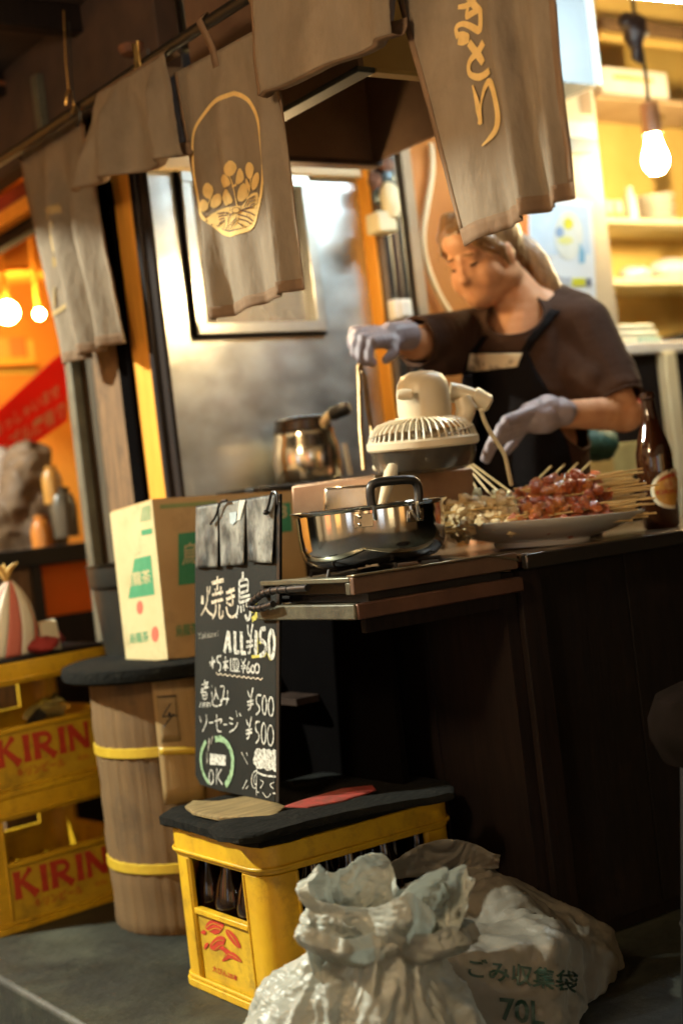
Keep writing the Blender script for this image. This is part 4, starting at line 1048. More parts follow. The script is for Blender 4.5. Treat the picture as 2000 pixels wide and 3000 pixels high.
q = [onz(*p, zcov + .044).xy for p in ((540, 2350), (560, 2335), (640, 2335), (720, 2322), (790, 2330), (835, 2350), (800, 2378), (720, 2384), (690, 2380), (640, 2384), (560, 2368))]
m_scrap = wood('splintered wood', (.30, .22, .10), (.12, .09, .045), .8, (3, 30, 8), .6)
o = rot_slab([tuple(c) for c in q], zcov + .030, zcov + .0375, 9, .003).build('wood_scrap', m_scrap); tag(o, 'splintered piece of plywood at the foot of the chalkboard', 'wood scrap')
q = [onz(*p, zcov + .046).xy for p in ((830, 2362), (900, 2338), (1000, 2310), (1090, 2298), (1100, 2312), (1000, 2345), (900, 2362))]
o = rot_slab([tuple(c) for c in q], zcov + .0425, zcov + .046, 13, .003).build('red_scrap', M('red worn card', (.32, .03, .02), .7, col2=(.12, .03, .02), scale=40, bump=.4)); tag(o, 'red scrap of card on the crate cover beside the chalkboard', 'card')

# ------------------------------------------------------------------ chalkboard
zb0 = zcov + .038
b_bl = onz(590, 2305, zb0); b_br = onz(806, 2352, zb0)
b_tl = onx(572, 1482, b_bl.x + .034); b_tr = onx(812, 1446, b_br.x + .034)
BP = Plane(b_bl, b_br, (b_tl + b_tr) / 2)
cb = thing('chalkboard', 'tall black menu board with white and green chalk writing on the crate', 'menu board', (b_bl + b_br) / 2)
m_board = M('black chalkboard', (.006, .007, .006), .7, spec=.2, dirt=.4, dcol=(.03, .03, .026), dscale=5, dth=(.5, .75), col2=(.014, .015, .012), scale=5, bump=.1, bscale=120)
qb = [BP.hit(*p) for p in ((571, 2270), (586, 2300), (640, 2318), (806, 2352), (812, 1700), (812, 1446), (572, 1482), (570, 1700))]
MB().poly(qb, BP.n * -.012).build('board', m_board, cb, bev=.002)
MB().slab([BP.hit(*p, off=.001) for p in ((809, 2350), (818, 2352), (820, 1448), (812, 1449))], BP.n * .0012).build('edge_strip', m_black, cb, bev=.001)
m_chalk = M('white chalk', (.60, .60, .54), .9, col2=(.16, .16, .14), scale=130, thresh=(.36, .58), spec=.1)
m_chalkd = M('dim chalk', (.40, .38, .32), .9, col2=(.06, .06, .05), scale=130, thresh=(.4, .6), spec=.1)
m_chalkt = M('warm chalk', (.66, .58, .44), .9, col2=(.22, .19, .14), scale=130, thresh=(.36, .58), spec=.1)
m_chalky = M('yellow chalk', (.55, .50, .10), .9, col2=(.25, .22, .06), scale=120, thresh=(.36, .6), spec=.1)
m_chalkg = M('green chalk', (.27, .42, .25), .9, col2=(.10, .17, .09), scale=120, thresh=(.32, .55), spec=.1)
ZA = lambda p: (550 + p[0] / 5.227, 1420 + p[1] / 5.227)
ZB = lambda p: (550 + p[0] / 4.703, 1860 + p[1] / 4.703)
CK = [0]
def chalk(name, mat, tr, sc, lists, off=.0010):
    mb = MB()
    for pts, w in lists:
        pts = [tr(p) for p in pts]
        if len(pts) > 2: pts = smooth_pts(pts, 2)
        CK[0] += 1
        p3 = [BP.hit(*p, off=off + .00001 * CK[0]) for p in pts]
        # wobble the width like a hand drawn line
        wpx = w / sc; mpp = (BP.hit(700, 1900) - BP.hit(710, 1900)).length / 10
        ribbon(mb, p3, [wpx * mpp * (.85 + .3 * noise.noise(V((i * .7, CK[0], 0)))) for i in range(len(p3))], BP.n)
    return mb.build(name, mat, cb, ang=180)
def fillp(name, mat, tr, pts, off=.0010):
    mb = MB(); q = [BP.hit(*tr(p), off=off) for p in pts]; c = sum(q, V((0, 0, 0))) / len(q); n = len(q)
    mb.add(q + [c], [(i, (i + 1) % n, n) for i in range(n)]); return mb.build(name, mat, cb)
w = 24
chalk('chalk_heading', m_chalkt, ZA, 5.227, [([(222, 1700), (226, 1830)], 40), ([(300, 1560), (308, 1750), (275, 1880), (205, 2000)], w * .7), ([(345, 1560), (325, 1680)], w * .7), ([(275, 1880), (320, 1960), (385, 2000)], w),
    ([(370, 1510), (550, 1460)], 34), ([(455, 1400), (455, 1620)], w), ([(375, 1690), (540, 1640)], w), ([(425, 1590), (432, 1700)], w), ([(510, 1560), (500, 1690)], w), ([(365, 1805), (540, 1755)], 30), ([(432, 1830), (432, 1950), (380, 2055)], w), ([(488, 1830), (478, 2040), (532, 2040), (540, 1930)], w),
    ([(590, 1660), (715, 1600)], 30), ([(590, 1755), (722, 1700)], 30), ([(645, 1585), (690, 1750), (690, 1850), (640, 1835), (595, 1800)], w), ([(590, 1870), (612, 1990), (680, 2040), (765, 1970)], w)])
chalk('chalk_heading', m_chalk, ZA, 5.227, [([(842, 1335), (846, 1420), (822, 1460)], 30), ([(788, 1470), (790, 1810)], w), ([(788, 1475), (930, 1430), (918, 1630)], w), ([(800, 1565), (908, 1530)], w), ([(808, 1660), (918, 1625)], w), ([(800, 1730), (955, 1690)], w), ([(790, 1812), (965, 1750)], w), ([(890, 1830), (955, 1880), (958, 2020), (905, 2085), (880, 1990)], 34), ([(775, 1850), (742, 2040)], w), ([(812, 1850), (820, 1960)], w), ([(850, 1835), (862, 1940)], w)])
chalk('chalk_accent', m_chalky, ZA, 5.227, [([(1030, 1780), (1050, 1830)], 40), ([(960, 1930), (1050, 1900), (1060, 2010), (980, 2070)], 44)], off=.0006)
mb = MB(); text_on(mb, 'Yakitori', [ZA(p) for p in ((150, 2370), (470, 2320), (470, 2230), (150, 2270))], lambda x, y: BP.hit(x, y, off=.0009), .0); mb.build('chalk_reading', m_chalkd, cb)
chalk('chalk_price', m_chalk, ZB, 4.703, [([(505, 245), (535, 80), (560, -50)], 40), ([(560, -50), (575, 100), (588, 245)], 44), ([(530, 130), (580, 130)], 22), ([(650, -50), (650, 100), (652, 235)], 44), ([(640, 238), (712, 240)], 34), ([(738, -45), (742, 100), (742, 248)], 44), ([(735, 250), (800, 250)], 34),
    ([(826, -140), (830, -30), (850, 20), (868, 0)], 18), ([(896, -150), (868, 0), (862, 260), (825, 245)], 20), ([(808, 100), (900, 78)], 22), ([(808, 165), (900, 142)], 22),
    ([(942, -60), (938, 100), (935, 280)], 44), ([(1072, -85), (1002, -80), (995, 80), (1060, 95), (1082, 190), (1045, 265), (990, 290)], 36), (ell(1155, 130, 38, 185, 16), 40)])
chalk('chalk_accent', m_chalky, ZB, 4.703, [([(880, 302), (1000, 290)], 24), ([(1000, 300), (1060, 290), (1085, 240)], 16), ([(1205, 20), (1205, 200), (1170, 330), (1130, 345), (1105, 260)], 16), ([(985, 100), (1010, 110)], 20), ([(960, -40), (962, 250)], 12)], off=.0006)
chalk('chalk_note', m_chalk, ZB, 4.703, [([(300, 385), (380, 365)], 16), ([(340, 298), (346, 465)], 18), ([(310, 430), (375, 345)], 14), ([(460, 290), (405, 295), (405, 370), (452, 392), (455, 470), (430, 500)], 16), ([(490, 380), (562, 360)], 16), ([(521, 300), (521, 495)], 18), ([(521, 390), (485, 470)], 16), ([(521, 390), (558, 460)], 16), ([(500, 452), (548, 446)], 14),
    ([(592, 320), (592, 500)], 16), ([(625, 335), (706, 330), (700, 490), (628, 480), (625, 335)], 13), ([(652, 340), (650, 480)], 12), ([(680, 336), (677, 484)], 12), ([(608, 495), (722, 502)], 14), ([(735, 335), (765, 400)], 14), ([(800, 328), (765, 400), (765, 530)], 16), ([(738, 430), (800, 425)], 14), ([(738, 462), (800, 456)], 14),
    ([(850, 368), (815, 450), (815, 510), (842, 525), (860, 490), (842, 452), (818, 475)], 17), (ell(895, 472, 24, 50), 17), (ell(955, 462, 30, 64), 17)])
chalk('chalk_wave', m_chalkt, ZB, 4.703, [([(390 + 640 * i / 20, 535 + 75 * i / 20 + (22 if i % 2 else -18)) for i in range(21)], 9)])
chalk('chalk_item', m_chalk, ZB, 4.703, [([(195, 690), (285, 650)], 12), ([(235, 620), (236, 735)], 13), ([(188, 752), (290, 718)], 12), ([(272, 680), (180, 800)], 11), ([(205, 792), (266, 788), (264, 885), (206, 886), (205, 792)], 13), ([(206, 836), (264, 834)], 12), ([(216, 930), (206, 1000)], 14), ([(236, 928), (238, 1000)], 16), ([(270, 928), (276, 1000)], 16), ([(298, 928), (316, 985)], 16), ([(185, 930), (162, 1000)], 10),
    ([(328, 690), (340, 722)], 12), ([(330, 782), (345, 890), (335, 960), (400, 992), (470, 955)], 14), ([(380, 722), (390, 800), (360, 892)], 13), ([(390, 800), (425, 892)], 13), ([(450, 712), (512, 700), (480, 900), (452, 945), (460, 880), (570, 885)], 14), ([(550, 765), (552, 870), (530, 965)], 14)])
chalk('chalk_item', m_chalk, ZB, 4.703, [([(165, 1120), (186, 1212)], 13), ([(255, 1098), (266, 1200), (205, 1332)], 13), ([(290, 1212), (348, 1206)], 13), ([(370, 1192), (482, 1150), (450, 1222)], 13), ([(400, 1098), (400, 1330), (462, 1332)], 14), ([(488, 1236), (542, 1236)], 13), ([(575, 1140), (625, 1166)], 14), ([(570, 1216), (622, 1226)], 14), ([(688, 1208), (660, 1290), (575, 1342)], 14), ([(665, 1045), (685, 1130)], 10), ([(712, 1078), (732, 1122)], 16)])
def yen(x, y): return [([(x, y), (x + 16, y + 60), (x + 36, y + 90)], 15), ([(x + 74, y - 40), (x + 42, y + 110), (x + 42, y + 240), (x + 6, y + 270)], 18), ([(x - 4, y + 155), (x + 80, y + 132)], 16), ([(x - 2, y + 200), (x + 80, y + 178)], 16)]
chalk('chalk_price', m_chalk, ZB, 4.703, yen(826, 770) + [([(1012, 830), (945, 828), (945, 950), (988, 985), (992, 1050), (940, 1102)], 17), (ell(1056, 970, 30, 128), 17), (ell(1146, 990, 36, 130), 17)])
chalk('chalk_price', m_chalk, ZB, 4.703, yen(806, 1165) + [([(992, 1198), (935, 1194), (935, 1325), (978, 1350), (986, 1440), (938, 1492)], 16), (ell(1046, 1360, 30, 145), 16), (ell(1140, 1388, 42, 140), 16)])
chalk('chalk_circle', m_chalkg, ZB, 4.703, [([(250, 1465), (190, 1590), (175, 1720), (200, 1870), (250, 1985), (300, 2045)], 34), ([(378, 1440), (460, 1425), (545, 1490), (600, 1600), (622, 1730), (610, 1880), (570, 2000), (520, 2075)], 50)])
chalk('chalk_ok', m_chalk, ZB, 4.703, [(ell(325, 1960, 30, 98), 15), ([(402, 1840), (396, 2062)], 15), ([(466, 1850), (402, 1945), (478, 2062)], 15)])
fillp('chalk_patch', m_chalk, ZB, [(308, 1632), (530, 1660), (522, 1802), (304, 1788)])
chalk('chalk_smudge', m_chalkd, ZB, 4.703, [([(270, 1620), (268, 1780)], 26), ([(300, 1420), (280, 1600)], 20), ([(345, 1400), (320, 1500)], 14)])
fillp('chalk_foam', m_chalk, ZB, [(920, 1610), (945, 1570), (985, 1560), (1010, 1585), (1050, 1560), (1085, 1585), (1120, 1570), (1150, 1595), (1190, 1575), (1217, 1590), (1217, 1893), (1185, 1880), (1160, 1848), (1130, 1872), (1085, 1872), (1050, 1835), (1000, 1850), (945, 1840), (938, 1800), (905, 1780), (898, 1720), (915, 1680)], off=.0012)
chalk('chalk_mug', m_chalk, ZB, 4.703, [([(952, 1850), (946, 2040), (946, 2225)], 9), ([(950, 1892), (1060, 1942), (1212, 1952)], 16), ([(945, 1868), (895, 1900), (872, 2020), (900, 2112), (945, 2110)], 10), ([(945, 1915), (915, 1960), (912, 2050), (942, 2060)], 9), ([(1000, 2000), (1052, 2030), (1000, 2112)], 9), ([(1190, 2030), (1120, 2062), (1182, 2122)], 9), ([(1030, 2170), (1090, 2255), (1142, 2190)], 9), ([(955, 2165), (985, 2170)], 10), ([(1170, 2180), (1205, 2185)], 12),
    ([(740, 1620), (825, 1782)], 10), ([(810, 1620), (822, 1672)], 10), ([(816, 2000), (755, 2125)], 8), ([(832, 2080), (800, 2122)], 8)])
# dusty plastic flaps hanging over the top of the board
m_flap = M('dusty grey plastic', (.30, .30, .26), .6, col2=(.008, .009, .008), scale=10, bump=.35, bscale=60, thresh=(.42, .68), stretch=(1.4, 1.4, .6), dirt=.9, dscale=22, dth=(.5, .66))
for k, qd in enumerate((((128, 345), (470, 290), (455, 1262), (125, 1275)), ((480, 290), (890, 225), (860, 1222), (512, 1248)), ((895, 222), (1345, 150), (1285, 1200), (925, 1182)))):
    q4 = [ZA(p) for p in qd]
    def fn(u, v, q4=q4, k=k):
        x = (q4[0][0] * (1 - u) + q4[1][0] * u) * (1 - v) + (q4[3][0] * (1 - u) + q4[2][0] * u) * v
        y = (q4[0][1] * (1 - u) + q4[1][1] * u) * (1 - v) + (q4[3][1] * (1 - u) + q4[2][1] * u) * v
        return BP.hit(x, y, off=.003 + .004 * v * abs(math.sin(u * 5 + k)) + .003 * noise.noise(V((u * 3 + k, v * 4, k))) + .002)
    MB().grid(fn, 14, 22).build('plastic_flap', m_flap, cb, solid=.001)
fillp('sticker', M('pale blue sticker', (.42, .52, .55), .5, var=.3, scale=50), ZA, [(640, 430), (745, 415), (740, 560), (690, 610), (650, 590)], off=.010)
fillp('sticker', M('pale sticker', (.6, .6, .52), .5, var=.3, scale=50), ZA, [(790, 240), (880, 232), (800, 540), (750, 550), (770, 400)], off=.0095)
for pts in ([(600, 240), (520, 250), (470, 330), (440, 470), (350, 600)], [(1330, 105), (1280, 120), (1235, 330), (1195, 420)], [(1300, 110), (1365, 120), (1380, 300)]):
    MB().tube([BP.hit(*ZA(p), off=.014) for p in smooth_pts(pts, 1)], .0028, 6).build('tie_cord', m_black, cb)
MB().ball(BP.hit(*ZA((1195, 425)), off=.014), .006, (1, 1, .9), 8).build('knot', m_black, cb)

# ------------------------------------------------------------------ cardboard box of tea on the drum
m_card = M('cardboard', (.50, .33, .14), .75, col2=(.42, .26, .10), scale=6, bump=.1, bscale=50, dirt=.45, dcol=(.2, .12, .05), dscale=8)
m_cardw = M('pale printed board', (.56, .47, .25), .75, col2=(.47, .38, .19), scale=8, bump=.1, dirt=.5, dcol=(.2, .15, .07), dscale=9)
m_green = M('green print', (.03, .20, .085), .7, col2=(.05, .26, .12), scale=30)
m_redp = M('red print', (.55, .12, .07), .7, var=.2)
BA = at(322, 1503, 3.37); BB = at(445, 1466, 3.2); BA2 = at(371, 1944, 3.37); BB2 = at(492, 1931, 3.2)
BC = ony(866, 1441, BB.y); BC2 = ony(925, 1890, BB2.y)
bx = thing('cardboard_box', 'cardboard tea carton with green and red print on the round drum', 'box', (BB2 + BA2) / 2)
thv = V((.003, .003, 0))
def inner(q, d): return [p + d for p in q]
sd = (BA - BB)
MB().slab([BA2, BB2, BB, BA], V((.004, 0, 0))).build('side_panel', m_cardw, bx)
MB().slab([BB2 + V((.0005, 0, 0)), BC2, BC, BB + V((.0005, 0, 0))], V((0, .004, 0))).build('front_panel', m_card, bx)
MB().slab([BA2 + V((.004, 0, 0)), BC2 + sd, BC + sd, BA + V((.004, 0, 0))], V((0, -.003, 0))).build('back_panel', m_card, bx)
MB().slab([BB + V((.004, .004, .0005)), BC + V((0, .004, .0005)), BC + sd * .98 + V((0, 0, .001)), BA + V((.006, 0, .001))], V((0, 0, .003))).build('top_flap', m_card, bx)
MB().slab([BC2, BC2 + sd, BC + sd, BC], V((-.004, 0, 0))).build('side_panel', m_card, bx)
SP = Plane(BA2, BB2, BB); FP = Plane(BB2, BC2, BC)
def bprint(name, mat, pl, pts, off=.0006):
    q = [pl.hit(*p, off=off) for p in pts]; MB().poly(q, pl.n * -.0003).build(name, mat, bx)
ZD = lambda p: (p[0] / 2.24, 1300 + p[1] / 2.24)
bprint('print', m_green, SP, [ZD(p) for p in ((800, 775), (990, 730), (1015, 990), (825, 1022))])
mb = MB(); text_on(mb, '烏龍茶', [ZD(p) for p in ((815, 945), (995, 912), (985, 820), (806, 858))], lambda x, y: SP.hit(x, y, off=.0012), .012); mb.build('lettering', m_cardw, bx)
bprint('print', M('olive green print', (.17, .24, .10), .7, col2=(.26, .30, .15), scale=60), SP, [ZD(p) for p in ((745, 470), (985, 400), (990, 440), (752, 505))])
bprint('print', M('olive green print', (.17, .24, .10), .7, col2=(.28, .31, .16), scale=60), SP, [ZD(p) for p in ((746, 520), (775, 512), (790, 690), (765, 720))])
bprint('print', M('olive green print', (.17, .24, .10), .7, col2=(.28, .31, .16), scale=60), SP, [ZD(p) for p in ((890, 450), (985, 425), (992, 500), (895, 520))])
bprint('print', m_green, SP, [ZD(p) for p in ((925, 568), (998, 552), (1000, 590), (930, 604))])
bprint('print', M('brown print', (.3, .2, .1), .7, col2=(.45, .36, .2), scale=40), SP, [ZD(p) for p in ell(855, 590, 45, 42, 14)[:-1]])
bprint('print', m_redp, SP, [ZD(p) for p in ell(918, 1075, 22, 46, 14)[:-1]]); bprint('print', m_redp, SP, [ZD(p) for p in ell(1018, 1250, 25, 52, 14)[:-1]])
mb = MB(); text_on(mb, '烏龍茶', [ZD(p) for p in ((850, 1315), (980, 1300), (972, 1225), (848, 1245))], lambda x, y: SP.hit(x, y, off=.0006), .012); mb.build('lettering', m_green, bx)
mb = MB(); text_on(mb, 'おいしい', [ZD(p) for p in ((835, 745), (925, 725), (922, 700), (833, 722))], lambda x, y: SP.hit(x, y, off=.0006), .006); mb.build('lettering', m_redp, bx)
bprint('print', m_green, FP, [ZD(p) for p in ((1170, 590), (1300, 575), (1300, 915), (1172, 930))])
mb = MB(); text_on(mb, '烏', [ZD(p) for p in ((1195, 800), (1300, 780), (1300, 640), (1195, 655))], lambda x, y: FP.hit(x, y, off=.0012), .012); mb.build('lettering', m_cardw, bx)
mb = MB(); text_on(mb, '烏龍茶', [ZD(p) for p in ((1155, 1270), (1300, 1245), (1300, 1170), (1150, 1190))], lambda x, y: FP.hit(x, y, off=.0006), .012); mb.build('lettering', m_green, bx)
bprint('print', M('green line print', (.25, .3, .1), .7, var=.3), FP, [ZD(p) for p in ((1050, 400), (1420, 372), (1420, 400), (1052, 428))])
bprint('print', m_green, FP, [(800, 1478), (850, 1472), (856, 1556), (806, 1562)])
mb = MB(); text_on(mb, '8', [(814, 1520), (842, 1516), (840, 1478), (812, 1482)], lambda x, y: FP.hit(x, y, off=.0012), .02); mb.build('lettering', m_cardw, bx)

# ------------------------------------------------------------------ drum with a round black table top
DC = V((1.555, 3.03, 0)); ztab = BB2.z - .004
zt0 = ztab - .036
dr = thing('cardboard_drum', 'round brown cardboard drum strapped with yellow tape beside the crate', 'drum', DC)
m_drum = M('corrugated brown board', (.150, .084, .026), .85, col2=(.095, .052, .016), scale=3, bump=.5, bscale=10, stretch=(9, 9, .4), dirt=.6, dcol=(.03, .018, .008), dscale=5)
rp = .205
prof = [(.001, 0), (rp * .985, 0)] + [(rp * (1 + .004 * math.sin(k * 1.7)), .004 + (zt0 - .006) * k / 24) for k in range(25)] + [(.001, zt0 - .001)]
mbd = MB(); n = 96
mbd.lathe(prof, Matrix.Translation(DC), n)
mbd.v = [p + (V((p.x - DC.x, p.y - DC.y, 0)).normalized() * (.0022 * math.sin(36 * math.atan2(p.y - DC.y, p.x - DC.x)) + .003 * noise.noise(p * 8))) if (p.xy - DC.xy).length > .1 else p for p in mbd.v]
mbd.build('body', m_drum, dr)
m_tape = M('yellow tape', (.52, .36, .03), .4, col2=(.42, .27, .02), scale=30)
for pyy in (2203, 2545):
    z = (CAM + ray(390, pyy) * 3.22).z
    MB().lathe([(rp + .0035, z - .011), (rp + .0055, z - .010), (rp + .0055, z + .010), (rp + .0035, z + .011)], Matrix.Translation(DC), 72).build('tape', m_tape, dr)
# loose board strip tied to the drum's front
a0 = math.atan2(CAM.y - DC.y, CAM.x - DC.x)
def on_drum(px, py, out):
    v = ray(px, py); a = v.x ** 2 + v.y ** 2; ox, oy = CAM.x - DC.x, CAM.y - DC.y; rr = rp + out
    b = 2 * (ox * v.x + oy * v.y); c = ox * ox + oy * oy - rr * rr; D = max(0, b * b - 4 * a * c)
    return CAM + v * ((-b - math.sqrt(D)) / (2 * a))
def quad_on_drum(name, qd, out, mat, nu=8, nv=8, th=.002):
    def fn(u, v):
        x = (qd[0][0] * (1 - u) + qd[1][0] * u) * (1 - v) + (qd[3][0] * (1 - u) + qd[2][0] * u) * v
        y = (qd[0][1] * (1 - u) + qd[1][1] * u) * (1 - v) + (qd[3][1] * (1 - u) + qd[2][1] * u) * v
        return on_drum(x, y, out)
    return MB().grid(fn, nu, nv).build(name, mat, dr, solid=th)
m_strip = M('yellowish board strip', (.30, .20, .075), .7, col2=(.2, .125, .045), scale=4, bump=.4, bscale=12, stretch=(9, 9, .4))
quad_on_drum('board_strip', [(443, 1990), (578, 1985), (600, 2340), (482, 2360)], .010, m_strip)
quad_on_drum('tape', [(467, 2190), (590, 2188), (591, 2208), (468, 2212)], .0135, m_tape, 8, 2)
quad_on_drum('printed_mark', [(458, 2040), (516, 2036), (530, 2170), (474, 2176)], .0125, M('faint printed mark', (.22, .15, .06), .7, var=.2), 6, 6, .0006)
for l_ in ([(460, 2042), (516, 2038)], [(500, 2060), (476, 2100), (520, 2096)], [(480, 2130), (510, 2090)]):
    for a, b in zip(l_, l_[1:]):
        MB().tube([on_drum(a[0] + (b[0] - a[0]) * t / 4, a[1] + (b[1] - a[1]) * t / 4, .0135) for t in range(5)], .0014, 5).build('printed_line', m_black, dr)
MB().ball(on_drum(497, 2092, .012), .004, (1, 1, 1), 6).build('hole', m_black, dr)
tt = MB().lathe([(.001, zt0), (.252, zt0), (.263, zt0 + .006), (.266, zt0 + .018), (.263, ztab - .004), (.254, ztab), (.001, ztab)], Matrix.Translation((DC.x + .0, DC.y, 0)), 64).build('round_board', m_cover)
tag(tt, 'round black board lying on the cardboard drum under the tea carton', 'board')
# dark bin wedged behind the carton
bn = at(432, 1860, 3.56)
t = thing('dark_bin', 'dark plastic bin standing behind the tea carton', 'bin', (bn.x, bn.y, 0))
ztop = at(300, 1655, 3.56).z
MB().lathe([(.001, .3), (.085, .3), (.12, ztop - .06), (.126, ztop - .055), (.128, ztop - .05), (.13, ztop - .004), (.136, ztop), (.12, ztop), (.08, .32), (.001, .32)], Matrix.Translation((bn.x, bn.y, 0)), 28).build('body', M('dark bin plastic', (.016, .017, .014), .4, var=.3), t)
MB().lathe([(.10, .0), (.10, .298)], Matrix.Translation((bn.x, bn.y, 0)), 20).build('stand', m_dkwood, t)

# ------------------------------------------------------------------ two crates at the left
ang = R(8)
lc = thing('bottle_crate', 'lower yellow crate with red lettering, standing on the pavement at left', 'crate', local=True, group='lettered yellow crates')
crate_local(lc); kirin_text(lc)
pA = onz(0, 2752, 0)
lc.matrix_world = Matrix.Translation((pA.x - .025, pA.y + .01, 0)) @ Matrix.Rotation(ang, 4, 'Z')
bpy.context.view_layer.update()
uc = copy_tree(lc)
uc['label'] = 'upper yellow crate with red lettering, stacked on the other at left'
uc.matrix_world = Matrix.Translation((pA.x - .030, pA.y + .005, CH + .001)) @ Matrix.Rotation(ang + R(1.5), 4, 'Z')
UC = uc.matrix_world.copy()
def uxy(x, y, z=0): return UC @ V((x, y, z))
# contents of the upper crate
mb = MB().box((.03, .06, .19), (.26, .30, .26), Matrix.Translation((0, 0, 0)))
mb.v = [UC @ (Matrix.Rotation(R(-16), 4, 'Y') @ V((p.x, p.y, p.z + .055))) for p in mb.v]
tag(mb.build('folded_carton', M('maroon card', (.12, .035, .03), .7, var=.3)), 'maroon folded carton leaning in the upper crate', 'carton')
mb = MB().box((.09, .028, 0), (.115, .05, .24)); mb.v = [UC @ (V((.06, 0, .02)) + Matrix.Rotation(R(48), 4, 'Y') @ V((p.x - .1, p.y, p.z))) for p in mb.v]
tag(mb.build('wooden_stick', m_black), 'dark stick lying diagonally in the upper crate', 'stick')
p = UC @ V((.30, .10, .176))
tag(crumple(MB().ball(p, .04, (1.5, 1, .6), 14), .02, 30).build('plastic_wrap', M('yellowish plastic wrap', (.7, .6, .2), .12, trans=.6, var=.2)), 'shiny yellow plastic wrap in the upper crate', 'wrap')
# striped snack bag on top
bq = uxy(.10, .10, CH + .001)
tag(MB().grid(lambda u, v: uxy(-.02 + .47 * u, .37 * v, CH + .004), 2, 2)  .build('dark_board', m_dkwood, solid=.006), 'dark board closing the top of the upper crate', 'board')
sb = thing('striped_bag', 'pink and white striped paper bag twisted at the top, on the upper crate', 'bag', bq)
def sbag(u, v):
    th_ = 2 * math.pi * u; rr = .075 * (1 - v ** 2.2) + .006; pl = 1 + .12 * math.sin(6 * th_ + 2 * v) * v
    sk = V((.085 * v * v, 0, 0))
    return uxy(.185 + rr * 1.25 * math.cos(th_) * pl, .11 + rr * .8 * math.sin(th_) * pl, CH + .009 + .19 * v) + CR * (.045 * v)
ns = 14
for k in range(ns):
    mt = (M('pink stripe', (.62, .17, .12), .6, var=.2), M('white stripe', (.75, .70, .56), .6, var=.15))[k % 2] if k < 2 else None
    if k < 2: SBM = [mt] if k == 0 else SBM + [mt]
    MB().grid(lambda u, v: sbag((k + u) / ns, v), 4, 22).build('stripe', SBM[k % 2], sb, solid=.001)
tp = sbag(0, 1)
mb = MB()
for k in range(5):
    a = k * 1.3; mb.tube([sbag(.5, 1), sbag(.5, 1) + V((math.cos(a) * .015, math.sin(a) * .015, .03)), sbag(.5, 1) + V((math.cos(a) * .035, math.sin(a) * .03, .042))], [.005, .006, .002], 6)
mb.build('twisted_top', M('yellow twist', (.65, .42, .12), .6), sb)
p = uxy(.315, .07, CH + .045)
mb = crumple(MB().box(p - V((.035, .02, .036)), p + V((.015, .02, .035))), .012, 30)
tag(mb.build('paper_scrap', M('cream paper', (.72, .66, .46), .7), solid=0), 'cream paper packet beside the striped bag', 'packet')
for q_, lab in (((.36, .16, CH + .027), 'dark red bundle on the upper crate, behind the cream packet'), ((.27, .04, CH + .027), 'small dark red bundle at the foot of the striped bag')):
    tag(crumple(MB().ball(uxy(*q_), .03, (1.4, 1, .6), 10), .012, 40).build('red_bundle', m_redcloth), lab, 'bundle')

# ------------------------------------------------------------------ neighbouring shop seen at far left
YS = 5.6
ns_ = thing('shop_back_wall', 'bright orange back wall of the neighbouring shop', 'wall', (1.4, YS, 0))
MB().box((-.8, YS, -.1), (3.2, YS + .05, 2.9)).build('plaster', m_shopwall, ns_)
struct(MB().box((.35, 4.2, 2.36), (3.2, YS + .05, 2.42)).build('shop_ceiling', m_owood))
MB().box((-.8, YS - .07, ony(20, 1055, YS).z - .03), (ony(88, 1055, YS).x, YS - .002, ony(20, 1055, YS).z)).build('shelf', m_owood, ns_)
for (x_, c_) in ((8, (.65, .3, .05)), (52, (.5, .18, .03))):
    p = ony(x_, 1030, YS - .05)
    tag(MB().box((p.x - .04, YS - .06, ony(20, 1055, YS).z + .001), (p.x + .04, YS - .02, ony(20, 1055, YS).z + .085)).build('shelf_box', M('amber box', c_, .6), bev=.006), 'amber box on the orange shop shelf, ' + ('left one' if x_ < 20 else 'right one'), 'box')
p0 = ony(-40, 1100, YS - .01); p1 = ony(100, 1035, YS - .01)
tag(MB().box((p0.x, YS - .012, p0.z), (p1.x, YS - .002, p0.z + .14)).build('wall_notice', M('yellow notice', (.8, .55, .1), .6)), 'yellow notice under the shelf on the orange wall', 'notice')
p0 = ony(-60, 800, YS - .01); p1 = ony(95, 775, YS - .01)
tag(MB().lathe([(.001, 0), (.11, .004), (.15, -.02)], Matrix.Translation(ony(35, 800, YS - .35)), 24).build('lamp_shade', M('amber shade', (.55, .25, .03), .5)), 'shallow amber lamp shade on the shop wall', 'lamp shade')
# beams of the shop front running back under its eave
for k, (a, b, m_) in enumerate((((-30, 655), (112, 575), m_owood), ((-30, 600), (112, 525), m_redcloth), ((-30, 700), (112, 640), m_dkwood))):
    p0 = onx(a[0], a[1], 1.72 + .03 * k); p1 = onx(b[0], b[1], 1.72 + .03 * k)
    d = (p0 - p1); q0 = p1 - d * .15; q1 = p0 + d * .9
    z_ = p1.z
    tag(MB().box((p1.x, min(q0.y, q1.y), z_ - .02), (p1.x + .04, max(q0.y, q1.y), z_ + .025)).build('eave_beam', m_, bev=.004),
        ('orange lit beam', 'red painted beam', 'dark brown beam')[k] + (' under the neighbouring eave, %s of the three' % ('middle', 'top', 'bottom')[k]), 'beam', 'beams of the neighbouring eave')
